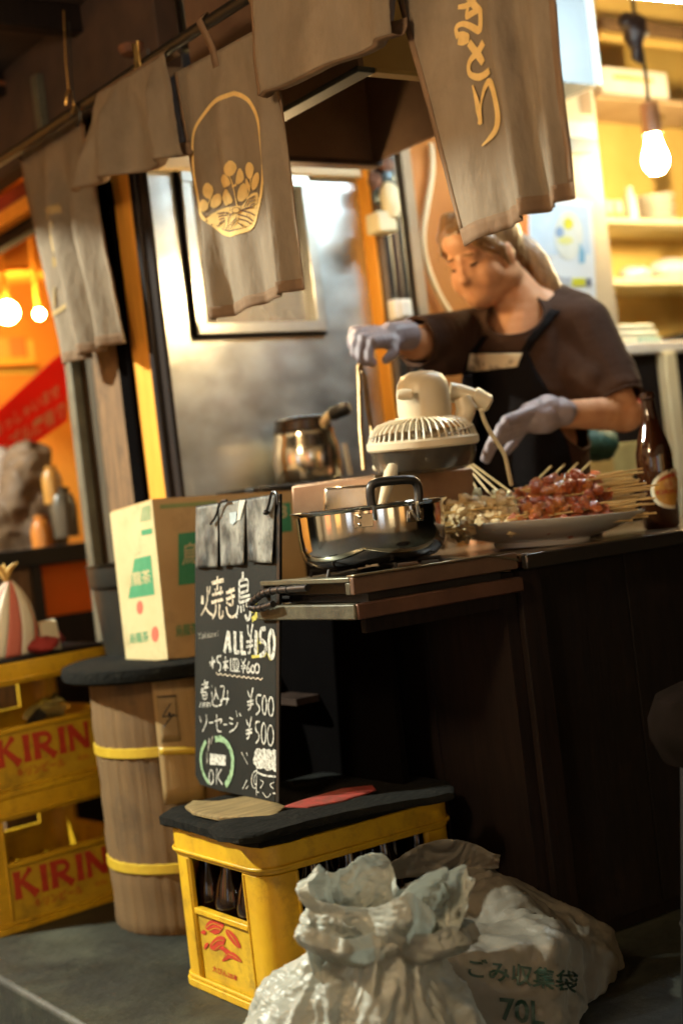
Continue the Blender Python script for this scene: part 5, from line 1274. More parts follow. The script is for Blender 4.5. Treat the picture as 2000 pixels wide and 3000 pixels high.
# red banner
YR = 4.9
bnr = [(-70, 1425), (198, 1232), (200, 1030), (165, 1045), (-70, 1262)]
RP = Plane(at(-70, 1425, 4.7), at(198, 1232, 4.9), at(-70, 1262, 4.7))
bn_ = thing('red_banner', 'red slanting banner with pale Japanese lettering in the orange shop', 'banner', RP.hit(60, 1330))
MB().poly([RP.hit(*p) for p in bnr], RP.n * -.004).build('cloth', M('red banner cloth', (.75, .05, .02), .7, var=.2, transl=.55), bn_)
m_let = M('orange white lettering', (.75, .45, .2), .7)
mb = MB(); text_on(mb, 'いらっしゃいませ', [(-40, 1300), (178, 1160), (172, 1122), (-44, 1262)], lambda x, y: RP.hit(x, y, off=.003), .015); mb.build('lettering', m_let, bn_)
mb = MB(); text_on(mb, 'テーブル席有り', [(-40, 1372), (194, 1222), (190, 1170), (-44, 1318)], lambda x, y: RP.hit(x, y, off=.003), .02); mb.build('lettering', m_let, bn_)
# shop lamps
for k, (q, r_, e_, lab) in enumerate((((22, 915), .042, 70, 'large glowing lamp in the orange shop'), ((116, 920), .019, 110, 'small glowing lamp in the orange shop'))):
    p = ony(*q, 5.1)
    l_ = thing('shop_lamp', lab, 'lamp', p)
    MB().ball(p, r_, (1, 1, 1), 14).build('bulb', M('shop bulb', (1, .7, .3), .4, emit=e_, ecol=(1, .60, .20), var=0), l_)
    MB().tube([p + V((0, 0, r_ * .9)), p + V((0, 0, r_ + .04)), V((p.x, p.y, 2.355))], [.012, .012, .004], 8).build('cord', m_owood, l_)
# grey wrapped thing, counter and orange panel
p = at(88, 1470, 4.6)
mb = MB().lathe([(.001, -.24), (.10, -.235), (.11, -.1), (.10, .05), (.075, .14), (.03, .19), (.001, .20)], Matrix.Translation(p), 20)
for q_, r_ in (((60, 1400), .05), ((112, 1395), .045), ((40, 1500), .07), ((120, 1490), .06)): mb.ball(at(*q_, 4.55), r_)
mb = crumple(remeshed(mb, .012, 2), .03, 9); mb.v = [v + noise.noise_vector(v * 22) * .018 for v in mb.v]
tag(mb.build('wrapped_bundle', M('grey plastic sheeting', (.15, .085, .035), .7, col2=(.05, .028, .014), scale=9, bump=.3, transl=.1)), 'tall grey bundle wrapped in plastic on the shop counter', 'bundle')
p = at(-5, 1450, 4.7)
tag(crumple(MB().ball(p, .12, (1, 1, 1.1), 14), .04, 9).build('pale_sack', M('pale sack', (.5, .42, .36), .7, var=.3)), 'pale sack beside the wrapped bundle', 'sack')
for (q, r_, c_, lab) in (((152, 1405), .03, (.42, .20, .04), 'amber bottle right of the wrapped bundle'), ((185, 1480), .04, (.07, .055, .035), 'dark jar at the right end of the shop counter'), ((125, 1555), .035, (.45, .15, .02), 'orange cup at the front of the shop counter')):
    p = at(*q, 4.45)
    tag(MB().lathe([(.001, -r_ * 2.5), (r_, -r_ * 2.5), (r_ * 1.05, 0), (r_ * .8, r_ * .8), (r_ * .6, r_ * .9), (r_ * .6, r_ * 1.4), (.001, r_ * 1.4)], Matrix.Translation(p), 14).build('shop_jar', M('shop jar', c_, .3)), lab, 'jar')
sc_ = thing('shop_counter', 'dark counter of the neighbouring shop with an orange panel', 'counter', at(170, 1700, 4.2))
PC = 4.0
p0 = ony(-60, 1660, PC); p1 = ony(240, 1590, PC); zt = ony(150, 1600, PC).z
MB().box((p0.x, PC, zt - .055), (p1.x + .1, PC + .6, zt)).build('top', m_black, sc_, bev=.004)
pl_ = ony(132, 1720, PC).x; zb_ = ony(150, 1808, PC).z
MB().box((pl_, PC + .03, zb_), (p1.x + .1, PC + .05, zt - .056)).build('orange_panel', M('orange acrylic', (.80, .30, .04), .5, var=.1, transl=.75), sc_)
MB().box((p0.x, PC + .03, 0), (pl_ - .03, PC + .05, zt - .056)).build('brown_panel', m_bwood, sc_)
MB().box((pl_ - .029, PC + .01, 0), (pl_ - .001, PC + .06, zt - .056)).build('leg', m_black, sc_)
MB().box((pl_, PC + .02, 0), (p1.x + .1, PC + .06, zb_ - .001)).build('base_panel', m_dkwood, sc_)
# ------------------------------------------------------------------ grill on the counter behind the pot
gz1 = ony(930, 1408, 2.93).z
YG = 2.42
gl = ony(770, 1420, 2.93).x; gr_ = ony(1092, 1400, 2.93).x
gb = thing('charcoal_grill', 'black charcoal grill behind the shallow pot', 'grill', ((gl + gr_) / 2, 3.03, zr1))
MB().box((gl, 2.935, zr1), (gr_ + .06, 3.135, gz1 - .016)).build('body', m_soot, gb, bev=.004)
MB().box((gl - .012, 2.925, gz1 - .0155), (gr_ + .07, 3.14, gz1)).build('top', m_black, gb, bev=.004)
# metal box that carries the fan
fd = 2.95
q0 = at(1100, 1490, fd); q1 = at(1388, 1372, fd)
fb = thing('steel_box', 'worn steel box under the white fan', 'box', (q0 + q1) / 2)
bl_, br_ = at(1098, 1500, fd - .02), at(1392, 1470, fd + .10)
tl_, tr2 = at(1092, 1392, fd - .02), at(1386, 1368, fd + .10)
MB().slab([bl_, br_, tr2, tl_], V((-.10, .16, 0))).build('body', M('warm worn steel', (.42, .28, .18), .38, .6, col2=(.26, .16, .1), scale=7, bump=.1), fb, bev=.005)
MB().slab([bl_ + (tr2 - bl_) * .0 + V((0, -.004, -.03)), at(1230, 1486, fd + .03) + V((0, -.004, -.03)), at(1226, 1384, fd + .03) + V((0, -.004, 0)), tl_ + V((0, -.004, 0))], V((0, .003, 0))).build('door', M('dull steel', (.34, .28, .2), .35, .8, var=.2), fb, bev=.002)

# ------------------------------------------------------------------ rear pot
rd = (ony(905, 1405, 3.035) - CAM).dot(FWD)
rc = at(905, 1405, rd); rpz = gz1 + .002; rr = 100 / F * rd
RPT = Matrix.Translation((rc.x, rc.y, rpz))
hh = (1405 - 1262) / F * rd
rp_ = thing('rear_pot', 'tall steel pot with a dark lid at the back of the grill', 'pot', (rc.x, rc.y, rpz))
MB().lathe([(.001, 0), (rr * .93, 0), (rr, .008), (rr * 1.0, hh * .55), (rr * .97, hh * .75), (rr * .90, hh * .9), (rr * .89, hh), (rr * .93, hh + .004), (rr * .86, hh + .004), (rr * .86, hh * .9), (.001, hh * .85)], RPT, 48).build('body', m_pan2, rp_)
MB().lathe([(rr * .85, hh + .005), (rr * .86, hh + .008), (rr * .80, hh + .028), (rr * .82, hh + .034), (rr * .74, hh + .040), (.03, hh + .046), (.001, hh + .046)], RPT, 40).build('lid', M('dark lid', (.06, .045, .035), .25, .7, var=.4), rp_)
p0 = at(946, 1240, rd - .05); p1 = at(968, 1216, rd - .06); p2 = at(1024, 1190, rd - .08)
MB().tube([at(922, 1275, rd - .03), p0, p1, p1 + (p2 - p1) * .12], [.010, .012, .013, .012], 10).build('handle_neck', M('handle steel', (.75, .62, .38), .3, .6), rp_)
MB().tube([p0 + (p1 - p0) * .8, p1 + (p2 - p1) * .15, p1 + (p2 - p1) * .8, p2], [.010, .018, .019, .012], 12).build('handle', m_black, rp_)
tw = tag(MB().slab([at(1000, 1300, rd + .05), at(1018, 1392, rd + .05), at(1026, 1392, rd + .05), at(1008, 1300, rd + .05)], V((.03, .03, 0))).build('steel_plate', m_steel), 'narrow steel plate leaning behind the rear pot', 'plate')
tag(MB().tube([at(1100, 1370, 2.98), at(1118, 1368, 2.96), at(1128, 1362, 2.95)], [.008, .012, .007], 10).build('brush_tip', M('pale bristle', (.7, .6, .4), .6)), 'short pale brush end under the rim of the fan', 'brush')

# ------------------------------------------------------------------ small fan lying face down
fan = thing('table_fan', 'small cream fan lying face down on the steel box', 'fan', at(1238, 1360, fd))
m_fan = M('cream fan plastic', (.72, .64, .46), .38, col2=(.60, .51, .35), scale=7, bump=.05, rvar=.08)
m_fand = M('grimy fan guard', (.40, .30, .17), .4, col2=(.2, .15, .09), scale=14)
fcn = at(1238, 1300, fd)
fup = (V((0, 0, 1)) + CR * .02 - FWD * .06).normalized()
FT = Matrix.Translation(fcn) @ fup.to_track_quat('Z', 'Y').to_matrix().to_4x4()
fr_ = 160 / F * fd
MB().lathe([(fr_ * 1.0, -.008), (fr_ * 1.03, -.004), (fr_ * 1.03, .008), (fr_ * 1.0, .012), (fr_ * .965, .008), (fr_ * .965, -.006)], FT, 56).build('ring', m_fan, fan)
NB = 46
sp0 = MB()
for k in range(NB):
    a = 2 * math.pi * k / NB
    d = lambda r, z: FT @ V((r * math.cos(a), r * math.sin(a), z))
    MB().tube([d(fr_ * .985, .010), d(fr_ * .93, .030), d(fr_ * .80, .044), d(fr_ * .56, .052), d(fr_ * .40, .053)], .0024, 5).build('guard_rib', m_fan, fan)
MB().lathe([(.001, .046), (fr_ * .46, .046), (fr_ * .50, .050), (fr_ * .46, .057), (.001, .057)], FT, 40).build('hub_plate', m_fan, fan)
MB().lathe([(.001, .040), (fr_ * .9, .030), (fr_ * .95, .004), (.001, .002)], FT, 40).build('blade_disc', m_fand, fan) if False else None
for k in range(3):
    a0_ = k * 2.094
    MB().grid(lambda u, v: FT @ V(((.02 + u * fr_ * .8) * math.cos(a0_ + v * 1.5), (.02 + u * fr_ * .8) * math.sin(a0_ + v * 1.5), .012 + .016 * v)), 6, 8).build('blade', m_fand, fan, solid=.002)
MB().lathe([(fr_ * .97, -.007), (fr_ * .95, -.03), (fr_ * .88, -.05), (fr_ * .70, -.058), (.001, -.06)], FT, 48).build('front_guard', M('smoky guard', (.10, .085, .06), .22, .3, col2=(.05, .045, .04), scale=12), fan)
# motor housing
m0 = MB()
hw = 78 / F * fd
def hq(px, py, dz=0): return at(px, py, fd + dz)
mh = [(hw * .98, .054), (hw * 1.02, .070), (hw * 1.0, .108), (hw * .95, .126), (hw * .78, .142), (hw * .45, .150), (.001, .152)]
MB().lathe(mh, Matrix.Translation(CR * .010) @ FT, 36, 1.0, .95).build('motor_housing', m_fan, fan)
p = at(1187, 1156, fd - .075)
MB().tube([p + CR * .012, p - CR * .006, p - CR * .016], [.011, .012, .009], 12).build('knob', m_fan, fan)
MB().tube([hq(1318, 1150, .03), hq(1345, 1152, .03), hq(1385, 1163, .03), hq(1388, 1164, .03), hq(1430, 1184, .03), hq(1436, 1187, .03)], [.022, .020, .018, .023, .019, .012], 14).build('neck', m_fan, fan)
MB().tube([hq(1352, 1165, .0), hq(1366, 1195, .0), hq(1356, 1232, .0)], [.016, .022, .018], 14).build('tilt_joint', m_fan, fan)
cpx = smooth_pts([(1408, 1200), (1420, 1240), (1450, 1290), (1478, 1330), (1486, 1370), (1497, 1420)], 2)
tag(MB().tube([at(x, y, fd - .02 + .05 * i / len(cpx)) for i, (x, y) in enumerate(cpx)], .0048, 8).build('fan_cord', M('cream cord', (.68, .58, .36), .5)), 'cream cord running down from the fan to the skewers', 'cord')

# ------------------------------------------------------------------ plate of skewers
PCn = at(1578, 1520, 2.98); PCn.z = ZT + .072
prad = .215
tilt = Matrix.Rotation(R(2.2), 4, FWD)
PTm = Matrix.Translation((PCn.x, PCn.y, ZT + .002)) @ tilt
pl = thing('serving_plate', 'wide white plate heaped with skewers on the counter', 'plate', (PCn.x, PCn.y, ZT))
m_plate = M('white glazed china', (.74, .71, .62), .16, var=.08, coat=.5)
MB().lathe([(.001, .008), (.085, .008), (.090, .0), (.098, .0), (.102, .010), (.15, .022), (.198, .042), (prad, .054), (prad + .002, .057), (prad - .004, .0575), (.19, .045), (.14, .027), (.09, .018), (.001, .017)], PTm, 72).build('dish', m_plate, pl)
tag(MB().lathe([(.001, 0), (.03, 0), (.034, .004), (.034, .014), (.028, .018), (.001, .018)], Matrix.Translation(onz(1722, 1572, ZT + .001)), 18).build('round_coaster', m_black), 'small round black coaster beside the foot of the plate', 'lid')
m_stick = M('bamboo', (.62, .43, .17), .55, col2=(.50, .33, .12), scale=30, stretch=(1, 8, 8))
m_meat = [M('glazed red meat', (.66, .17, .024), .28, col2=(.34, .05, .010), scale=55, bump=.9, bscale=90, coat=.55, spec=.5),
          M('glazed orange meat', (.78, .31, .05), .28, col2=(.48, .10, .018), scale=50, bump=.9, bscale=90, coat=.55, spec=.5),
          M('dark red meat', (.46, .09, .016), .28, col2=(.13, .018, .008), scale=36, bump=.5, bscale=60, coat=.6, spec=.6)]
m_pale = [M('pale skin meat', (.92, .74, .42), .4, col2=(.74, .50, .22), scale=60, bump=.8, bscale=80, coat=.3), M('white leek', (.76, .72, .50), .35, col2=(.60, .60, .34), scale=30, coat=.3)]
def meat_mesh(seed, n=11):
    mb = MB().ball((0, 0, 0), 1.0, (1, 1, 1), n)
    mb.v = [p * (1 +   .55 * noise.noise(p * 1.5 + V((seed * 7.1, 0, 0))) + .28 * noise.noise(p * 3.3 + V((0, seed * 3.3, 0)))) for p in mb.v]
    o = mb.build('meat', m_meat[0]); me = o.data; bpy.data.objects.remove(o); return me
MEAT = [[], [], [], [], []]
for mi, mat_ in enumerate(m_meat + m_pale):
    for s_ in range(3):
        me = meat_mesh(mi * 5 + s_); me.materials.clear(); me.materials.append(mat_); MEAT[mi].append(me)
stick_o = MB().tube([(0, 0, 0), (.004, 0, 0), (.225, 0, 0), (.23, 0, 0)], [.0004, .0019, .0022, .0022], 6).build('stick', m_stick); STK = stick_o.data; STK.transform(Matrix.Translation((.115, 0, 0))); bpy.data.objects.remove(stick_o)
rs = random.Random(4)
def skewer(loc, yaw, pitch, kind, label, group, shape):
    root = bpy.data.objects.new('skewer', None); COL.objects.link(root); root.empty_display_size = .03
    root.matrix_world = Matrix.Translation(loc) @ Matrix.Rotation(yaw, 4, 'Z') @ Matrix.Rotation(-pitch, 4, 'Y')
    tag(root, label, 'skewer', group)
    s_ = bpy.data.objects.new('stick', STK); COL.objects.link(s_); s_.parent = root
    n, x0, x1, r_ = shape
    for k in range(n):
        me = rs.choice(MEAT[kind] if rs.random() < (.75 if kind < 3 else .9) else MEAT[[1, 0, 0, 4, 3][kind]])
        m_ = bpy.data.objects.new('meat', me); COL.objects.link(m_); m_.parent = root
        m_.location = (x0 + (x1 - x0) * (k + .5) / n, rs.uniform(-.002, .002), rs.uniform(-.002, .002))
        e = r_ * rs.uniform(.85, 1.15); m_.scale = ((x1 - x0) / n * .62, e * rs.uniform(.9, 1.2), e)
        m_.rotation_euler = (rs.uniform(0, 6), rs.uniform(-.3, .3), rs.uniform(-.4, .4))
RH = V((CR.x, CR.y, 0)).normalized(); FH = V((FWD.x, FWD.y, 0)).normalized()
yaw0 = math.atan2(RH.y, RH.x)
def on_plate(a, b, z): return V((PCn.x, PCn.y, ZT + z)) + RH * a + FH * b
# red skewers : sticks to the right
layers = [(0, .048, 14, .30), (1, .066, 14, .28), (2, .085, 13, .25), (3, .104, 12, .20), (4, .122, 10, .15)]
for li, z, n, wd in layers:
    for k in range(n):
        b = -wd / 2 + wd * (k + .5) / n + rs.uniform(-.006, .006)
        a = -.050 + .004 * li + rs.uniform(-.022, .055)
        skewer(on_plate(a, b, z + rs.uniform(-.004, .004) - abs(b) * .05), yaw0 + rs.uniform(-.16, .16) - b * .9, R(rs.uniform(-2, 4)), rs.choice((0, 0, 1, 2)), 'glazed red meat skewer in the %s layer of the heap on the white plate' % ('lowest', 'second lowest', 'middle', 'second highest', 'topmost')[li], 'red meat skewers on the plate', (rs.choice((6, 7)), .010, .136, .0112))
# front ones lying across
for k in range(5):
    skewer(on_plate(-.085 + .018 * k, -.150 + .004 * k, .062 + .006 * k), yaw0 + R(20 + 7 * k), R(3), rs.choice((0, 1)), 'glazed red meat skewer lying across the front of the heap', 'red meat skewers across the front', (5, .01, .105, .0108))
# upright stick ends at the back of the heap
for k in range(4):
    skewer(on_plate(-.05 + .03 * k, .06, .085), yaw0 + R(55), R(20), 0, 'glazed red meat skewer with its stick pointing up behind the heap', 'red meat skewers pointing up', (5, .01, .09, .0105))
# pale ones at the left
for li, (z, n, wd) in enumerate(((.056, 9, .28), (.073, 9, .25), (.090, 7, .20), (.105, 4, .12))):
    for k in range(n):
        b = -wd / 2 + wd * (k + .5) / n
        skewer(on_plate(-.055 + rs.uniform(-.01, .01), b - .02, z), yaw0 + math.pi + rs.uniform(-.12, .12) + b * .8, R(rs.uniform(-5, 1)), 3, 'pale chicken skewer in the %s layer at the left of the white plate' % ('lowest', 'second lowest', 'second highest', 'topmost')[li], 'pale skewers on the plate', (8, .006, .130, .0105))
for k in range(4):
    skewer(on_plate(-.10 + .03 * k, .04 + .01 * k, .085), yaw0 + R(100 + 10 * k), R(34), 4, 'pale skewer standing with its stick up behind the pale heap', 'pale skewers pointing up', (3, .0, .06, .011))

# ------------------------------------------------------------------ beer bottle on the counter
bp_ = onz(1938, 1546, ZT + .0012)
bo = thing('beer_bottle', 'brown beer bottle with a round label on the counter beside the plate', 'bottle', bp_)
bh = .300; br0 = .0395
MB().lathe(bottle_prof(bh, br0), Matrix.Translation(bp_), 40).build('glass', m_glassb, bo)
MB().lathe([(br0 * .405, bh * .945), (br0 * .425, bh * .95), (br0 * .425, bh * .972), (br0 * .405, bh * .976)], Matrix.Translation(bp_), 24).build('lip', m_glassb, bo)
def on_bottle(px, py, out):
    v = ray(px, py); a = v.x ** 2 + v.y ** 2; ox, oy = CAM.x - bp_.x, CAM.y - bp_.y; rr_ = br0 + out
    b = 2 * (ox * v.x + oy * v.y); c = ox * ox + oy * oy - rr_ * rr_; D = b * b - 4 * a * c
    if D < 0: D = 0
    return CAM + v * ((-b - math.sqrt(D)) / (2 * a))
def lab_shape(name, pts, out, mat):
    q = pts; c = (sum(a for a, b in q) / len(q), sum(b for a, b in q) / len(q)); n = len(q); vs = []; fs = []
    NR = 6
    for r_ in range(NR): vs += [on_bottle(c[0] + (a - c[0]) * (1 - r_ / NR), c[1] + (b - c[1]) * (1 - r_ / NR), out) for a, b in q]
    vs.append(on_bottle(c[0], c[1], out))
    for r_ in range(NR - 1): fs += [(r_ * n + i, r_ * n + (i + 1) % n, (r_ + 1) * n + (i + 1) % n, (r_ + 1) * n + i) for i in range(n)]
    fs += [((NR - 1) * n + i, (NR - 1) * n + (i + 1) % n, NR * n) for i in range(n)]
    return MB().add(vs, fs).build(name, mat, bo)
lab = [(1985, 1372), (1960, 1374), (1930, 1388), (1908, 1412), (1903, 1440), (1912, 1468), (1932, 1484), (1960, 1491), (1982, 1490)]
lab_shape('label', smooth_pts(lab, 1, True), .0006, M('label cream', (.74, .66, .46), .5, var=.1))
lab2 = [(1984, 1382), (1962, 1384), (1938, 1396), (1918, 1416), (1913, 1438), (1922, 1462), (1938, 1474), (1962, 1481), (1982, 1480)]
lab_shape('label_field', smooth_pts(lab2, 1, True), .0010, M('label gold', (.58, .30, .05), .4, .3, var=.2, scale=60))
lab_shape('label_band', [(1983, 1384), (1962, 1386), (1940, 1397), (1924, 1412), (1935, 1408), (1960, 1398), (1983, 1396)], .0014, m_red)
lab_shape('label_mark', ell(1962, 1418, 20, 16, 12)[:-1], .0014, M('label red brown', (.4, .1, .03), .5, col2=(.7, .5, .2), scale=90))
mb = MB(); text_on(mb, 'KIRIN', [(1922, 1450), (1983, 1444), (1983, 1432), (1920, 1437)], lambda x, y: on_bottle(x, y, .0015), .02, 1); mb.build('label_letters', m_red, bo)

# ------------------------------------------------------------------ rubbish bags
def plastic_bag(name, c, wr=.25):
    m = M(name, c, .36, col2=tuple(x * .75 for x in c), scale=9, bump=.35, bscale=70, spec=.5, transl=.30, stretch=(1, 1, 1), alpha=.80); return m
m_bag = plastic_bag('crumpled white plastic', (.52, .555, .50))
m_bagb = plastic_bag('cloudy grey plastic', (.27, .255, .21))
def ridge(p, o):
    r_ = 0; a = 1; f = 1
    for _ in range(4):
        r_ += a * (1 - abs(noise.noise(p * f + o)) * 2.2); a *= .52; f *= 2.1
    return r_
def crease(p, o):
    """sharp thin wrinkles: distance to voronoi borders"""
    d, _ = noise.voronoi(p + o, distance_metric='DISTANCE'); return d[1] - d[0]
cA = at(1022, 2960, 2.16); cA.z = 0
rotA = math.atan2(CR.y, CR.x)
RJ = V((CR.x, CR.y, 0)).normalized(); FJ = V((FWD.x, FWD.y, 0)).normalized()
nkA = at(1085, 2735, 2.10)
dlt = nkA - cA
dl = V((dlt.x * math.cos(-rotA) - dlt.y * math.sin(-rotA), dlt.x * math.sin(-rotA) + dlt.y * math.cos(-rotA), 0))
bagA = thing('rubbish_bag', 'crumpled white rubbish bag knotted at the top, nearest the camera', 'rubbish bag', (cA.x, cA.y, 0))
def fA(u, v):
    th_ = 2 * math.pi * u; c_, s_ = math.cos(th_), math.sin(th_)
    k = (abs(c_) ** 2.3 + abs(s_) ** 2.3) ** (-1 / 2.3)
    if v < .10: f = v / .10 * .97; z = .004
    else:
        t = (v - .10) / .90; z = nkA.z * t ** .80
        f = 1 - .70 * max(0, (t - .22) / .78) ** 1.9
    sag = 1 + .09 * noise.noise(V((c_ * 1.2, s_ * 1.2, v * 2 + 4)))
    p = V((f * k * .186 * c_ * sag, f * k * .150 * s_ * sag, z)) + dl * v ** 1.6
    nrm = V((c_ * .85, s_ * .85, .5)).normalized(); sw = min(1, v * 5)
    s2 = min(1, max(0, (v - .30) / .55))
    w_ = 1.1 * noise.noise(V((c_ * 1.5, s_ * 1.5, v * 2.2))) + .35 * noise.noise(V((c_ * 4, s_ * 4, v * 5)))
    p += nrm * (.056 * crinkle(p, 3.0)) * sw
    p += V((c_, s_, .15)) * s2 * (.016 * TRI(u * 9 + w_) + .009 * TRI(u * 21 + 1.6 * w_ + v) + .004 * TRI(u * 43 + 2 * w_))
    cs, sn = math.cos(rotA), math.sin(rotA)
    return V((cA.x + p.x * cs - p.y * sn, cA.y + p.x * sn + p.y * cs, max(.003, p.z)))
mbA = MB().grid(fA, 420, 260); mbA.build('body', m_bag, bagA, ang=180)
def ear(org, dirv, side, L_, Wd, seed, cup=.03, roll=.0, w0=.35):
    d = V(dirv).normalized(); s_ = V(side); s_ = (s_ - d * s_.dot(d)).normalized(); n = d.cross(s_).normalized()
    if n.dot(FWD) > 0: n = -n
    def fn(u, v):
        w_ = (u - .5) * 2
        wid = Wd * (w0 + (1 - w0) * math.sin(min(1, v * 1.5) * math.pi * .5)) * (1 - .22 * max(0, v - .75) * 4)
        p = org + d * (L_ * v * (1 - .20 * w_ * w_ + .10 * noise.noise(V((w_ * 3, seed, 1))))) + s_ * (w_ * wid) + n * (cup * (w_ * w_ * 1.2 - .5) * math.sin(v * 2.2) + roll * v * v)
        p += n * (.070 * crinkle(p * 1.25 + V((seed, 0, 0)), seed) + .014 * noise.noise(V((w_ * 2, v * 3, seed)))) * min(1, v * 3 + .2)
        return p
    return MB().grid(fn, 110, 80).build('ear', m_bag, bagA, solid=.0010, ang=180)
rj = random.Random(3)
m_junk = [M('brown refuse', (.14, .085, .045), .8, var=.5), M('pale refuse', (.5, .48, .42), .7, var=.4), M('olive refuse', (.10, .11, .06), .8, var=.5)]
for k in range(9):
    q_ = V((cA.x, cA.y, 0)) + RJ * rj.uniform(-.10, .10) + FJ * rj.uniform(-.07, .07) + V((0, 0, rj.uniform(.06, .17)))
    crumple(MB().ball(q_, rj.uniform(.045, .06), (1.2, 1, 1), 12), .02, 24).build('refuse', m_junk[k % 3], bagA)
oA = nkA - V((0, 0, .03))
upA = (CU * .96 + CR * .10 - FWD * .20).normalized(); rA = (CR - upA * CR.dot(upA)).normalized(); fA_ = upA.cross(rA)
def crown(r0, r1, h0, seed, lobes, open_=1.0, tilt=0.0):
    def fn(u, v):
        th_ = 2 * math.pi * u; c_, s_ = math.cos(th_), math.sin(th_)
        hn = noise.noise(V((c_ * 1.4 + seed, s_ * 1.4, seed))); fn_ = noise.noise(V((c_ * 2.6, s_ * 2.6 + seed, 3)))
        fold = .30 * math.sin(lobes * th_ + 2.2 * hn + seed) + .16 * TRI(lobes * 2.3 * u + fn_) + .35 * hn
        r_ = r0 * (1 + .25 * fold) + (r1 - r0) * (math.sin(min(1, v * 1.2) * math.pi / 2)) * (1 + fold * 1.1)
        r_ *= 1 - .25 * max(0, v - .75) * 4 * (.5 + hn)
        z = h0 * v * (1 + .45 * hn + .20 * fold) * open_
        p = oA + rA * (r_ * c_ * 1.25) + fA_ * (r_ * s_ * .9) + upA * z + rA * (tilt * v * c_ * .5)
        n_ = (rA * c_ + fA_ * s_ + upA * .3).normalized()
        return p + n_ * (.050 * crinkle(p * 1.3 + V((seed, 0, 0)), seed)) * min(1, v * 3 + .15)
    return MB().grid(fn, 360, 90).build('crumpled_top', m_bag, bagA, solid=.0010, ang=180)
crown(.052, .100, .068, 2.3, 3, 1.0)
crown(.040, .070, .100, 6.1, 4, 1.0, .03)
ear(oA + CR * .03 - FWD * .02, CR * .66 + CU * .78 + FWD * .05, CU * -.55 + CR * .7 - FWD * .25, .165, .046, 5, .055, .01)
ear(oA - CR * .03 - FWD * .035, CU * .55 - CR * .60 - FWD * .35, CR * .7 + CU * .6, .075, .045, 7, .04, -.02)

B8 = [at(1165, 2610, 2.72), at(1400, 2505, 2.74), at(1790, 2725, 2.62), at(1625, 2765, 2.34), at(1255, 2775, 2.30)]
bagB = thing('rubbish_bag', 'big grey rubbish bag printed with green Japanese lettering, behind the white one', 'rubbish bag', (B8[2].x - .1, B8[2].y, 0))
rim = [B8[4], B8[3], B8[2], B8[1], B8[0]]
cb_ = sum(rim, V((0, 0, 0))) / 5
bot = [V((cb_.x + (p.x - cb_.x) * 1.10, cb_.y + (p.y - cb_.y) * 1.10, .004)) for p in rim]
mb = MB(); mb.add(rim + bot, [(0, 1, 2, 3, 4), (9, 8, 7, 6, 5)] + [(i, 5 + i, 5 + (i + 1) % 5, (i + 1) % 5) for i in range(5)])
mbB = remeshed(mb, .0075, 14)
mB_ = bpy.data.meshes.new('tmp'); mB_.from_pydata(mbB.v, [], mbB.f); nB = [v.normal.copy() for v in mB_.vertices]; bpy.data.meshes.remove(mB_)
mbB.v = [V((q.x, q.y, max(.003, q.z))) for q in (p + n_ * (.060 * crinkle(p * .9, 8.0) + .012 * noise.noise(p * 6)) for p, n_ in zip(mbB.v, nB))]
mbB.build('body', m_bagb, bagB, ang=180)
bvB = BVHTree.FromPolygons(mbB.v, mbB.f)
def on_bag(px, py, out=.004):
    r_ = ray(px, py).normalized(); h = bvB.ray_cast(CAM, r_)
    if h[0] is None: return at(px, py, 2.6)
    return h[0] - r_ * out
m_bprint = M('dark green bag print', (.012, .05, .035), .5, var=.3, scale=60, dirt=.25, dcol=(.15, .14, .11), dscale=30, dth=(.55, .7))
ZE = lambda p: (1000 + p[0] / 2.24, 2300 + p[1] / 2.24)
mb = MB(); text_on(mb, 'ごみ収集袋', [ZE(p) for p in ((830, 1262), (1540, 1372), (1560, 1225), (830, 1128))], on_bag, .02, 2); tag(mb.build('lettering', m_bprint, bagB, ang=180), kind='stuff')
mb = MB(); text_on(mb, '70L', [ZE(p) for p in ((1045, 1545), (1330, 1585), (1330, 1420), (1035, 1392))], on_bag, .02, 2); tag(mb.build('lettering', m_bprint, bagB, ang=180), kind='stuff')
def flap(u, v):
    a = at(1130 + 330 * u, 2575 - 110 * v * (.45 + .55 * math.sin(3.1 * min(1, u * 1.05))) - 30 * u, 2.66 + .05 * math.sin(3 * u))
    return a + FWD * (.09 * crinkle(a * 1.2, 4.0) - .02 * v)
MB().grid(flap, 90, 40).build('loose_top', m_bagb, bagB, solid=.001, ang=180)

# ------------------------------------------------------------------ stool at the right edge
sp = at(2002, 2130, 2.2)
so_ = thing('round_stool', 'round stool with a thick dark padded seat at the right edge', 'stool', (sp.x, sp.y, 0))
sr = .058 / .9
MB().lathe([(.001, sp.z - .062), (.10, sp.z - .062), (.135, sp.z - .05), (.150, sp.z - .015), (.150, sp.z + .015), (.135, sp.z + .048), (.10, sp.z + .062), (.001, sp.z + .066)], Matrix.Translation((sp.x, sp.y, 0)) @ Matrix.Translation(RH * .098), 40).build('seat', M('worn brown leatherette', (.004, .003, .002), .95, spec=.0, col2=(.009, .006, .005), scale=12, bump=.1), so_)
for k in range(4):
    a = k * math.pi / 2 + .5; c_ = V((sp.x, sp.y, 0)) + RH * .098
    MB().tube([c_ + V((math.cos(a) * .15, math.sin(a) * .15, 0)), c_ + V((math.cos(a) * .10, math.sin(a) * .10, sp.z - .06))], .011, 10).build('leg', m_black, so_)
MB().tube([V((sp.x, sp.y, .2)) + RH * .098 + V((math.cos(t * .3307) * .13, math.sin(t * .3307) * .13, 0)) for t in range(20)], .008, 8).build('foot_ring', m_black, so_)

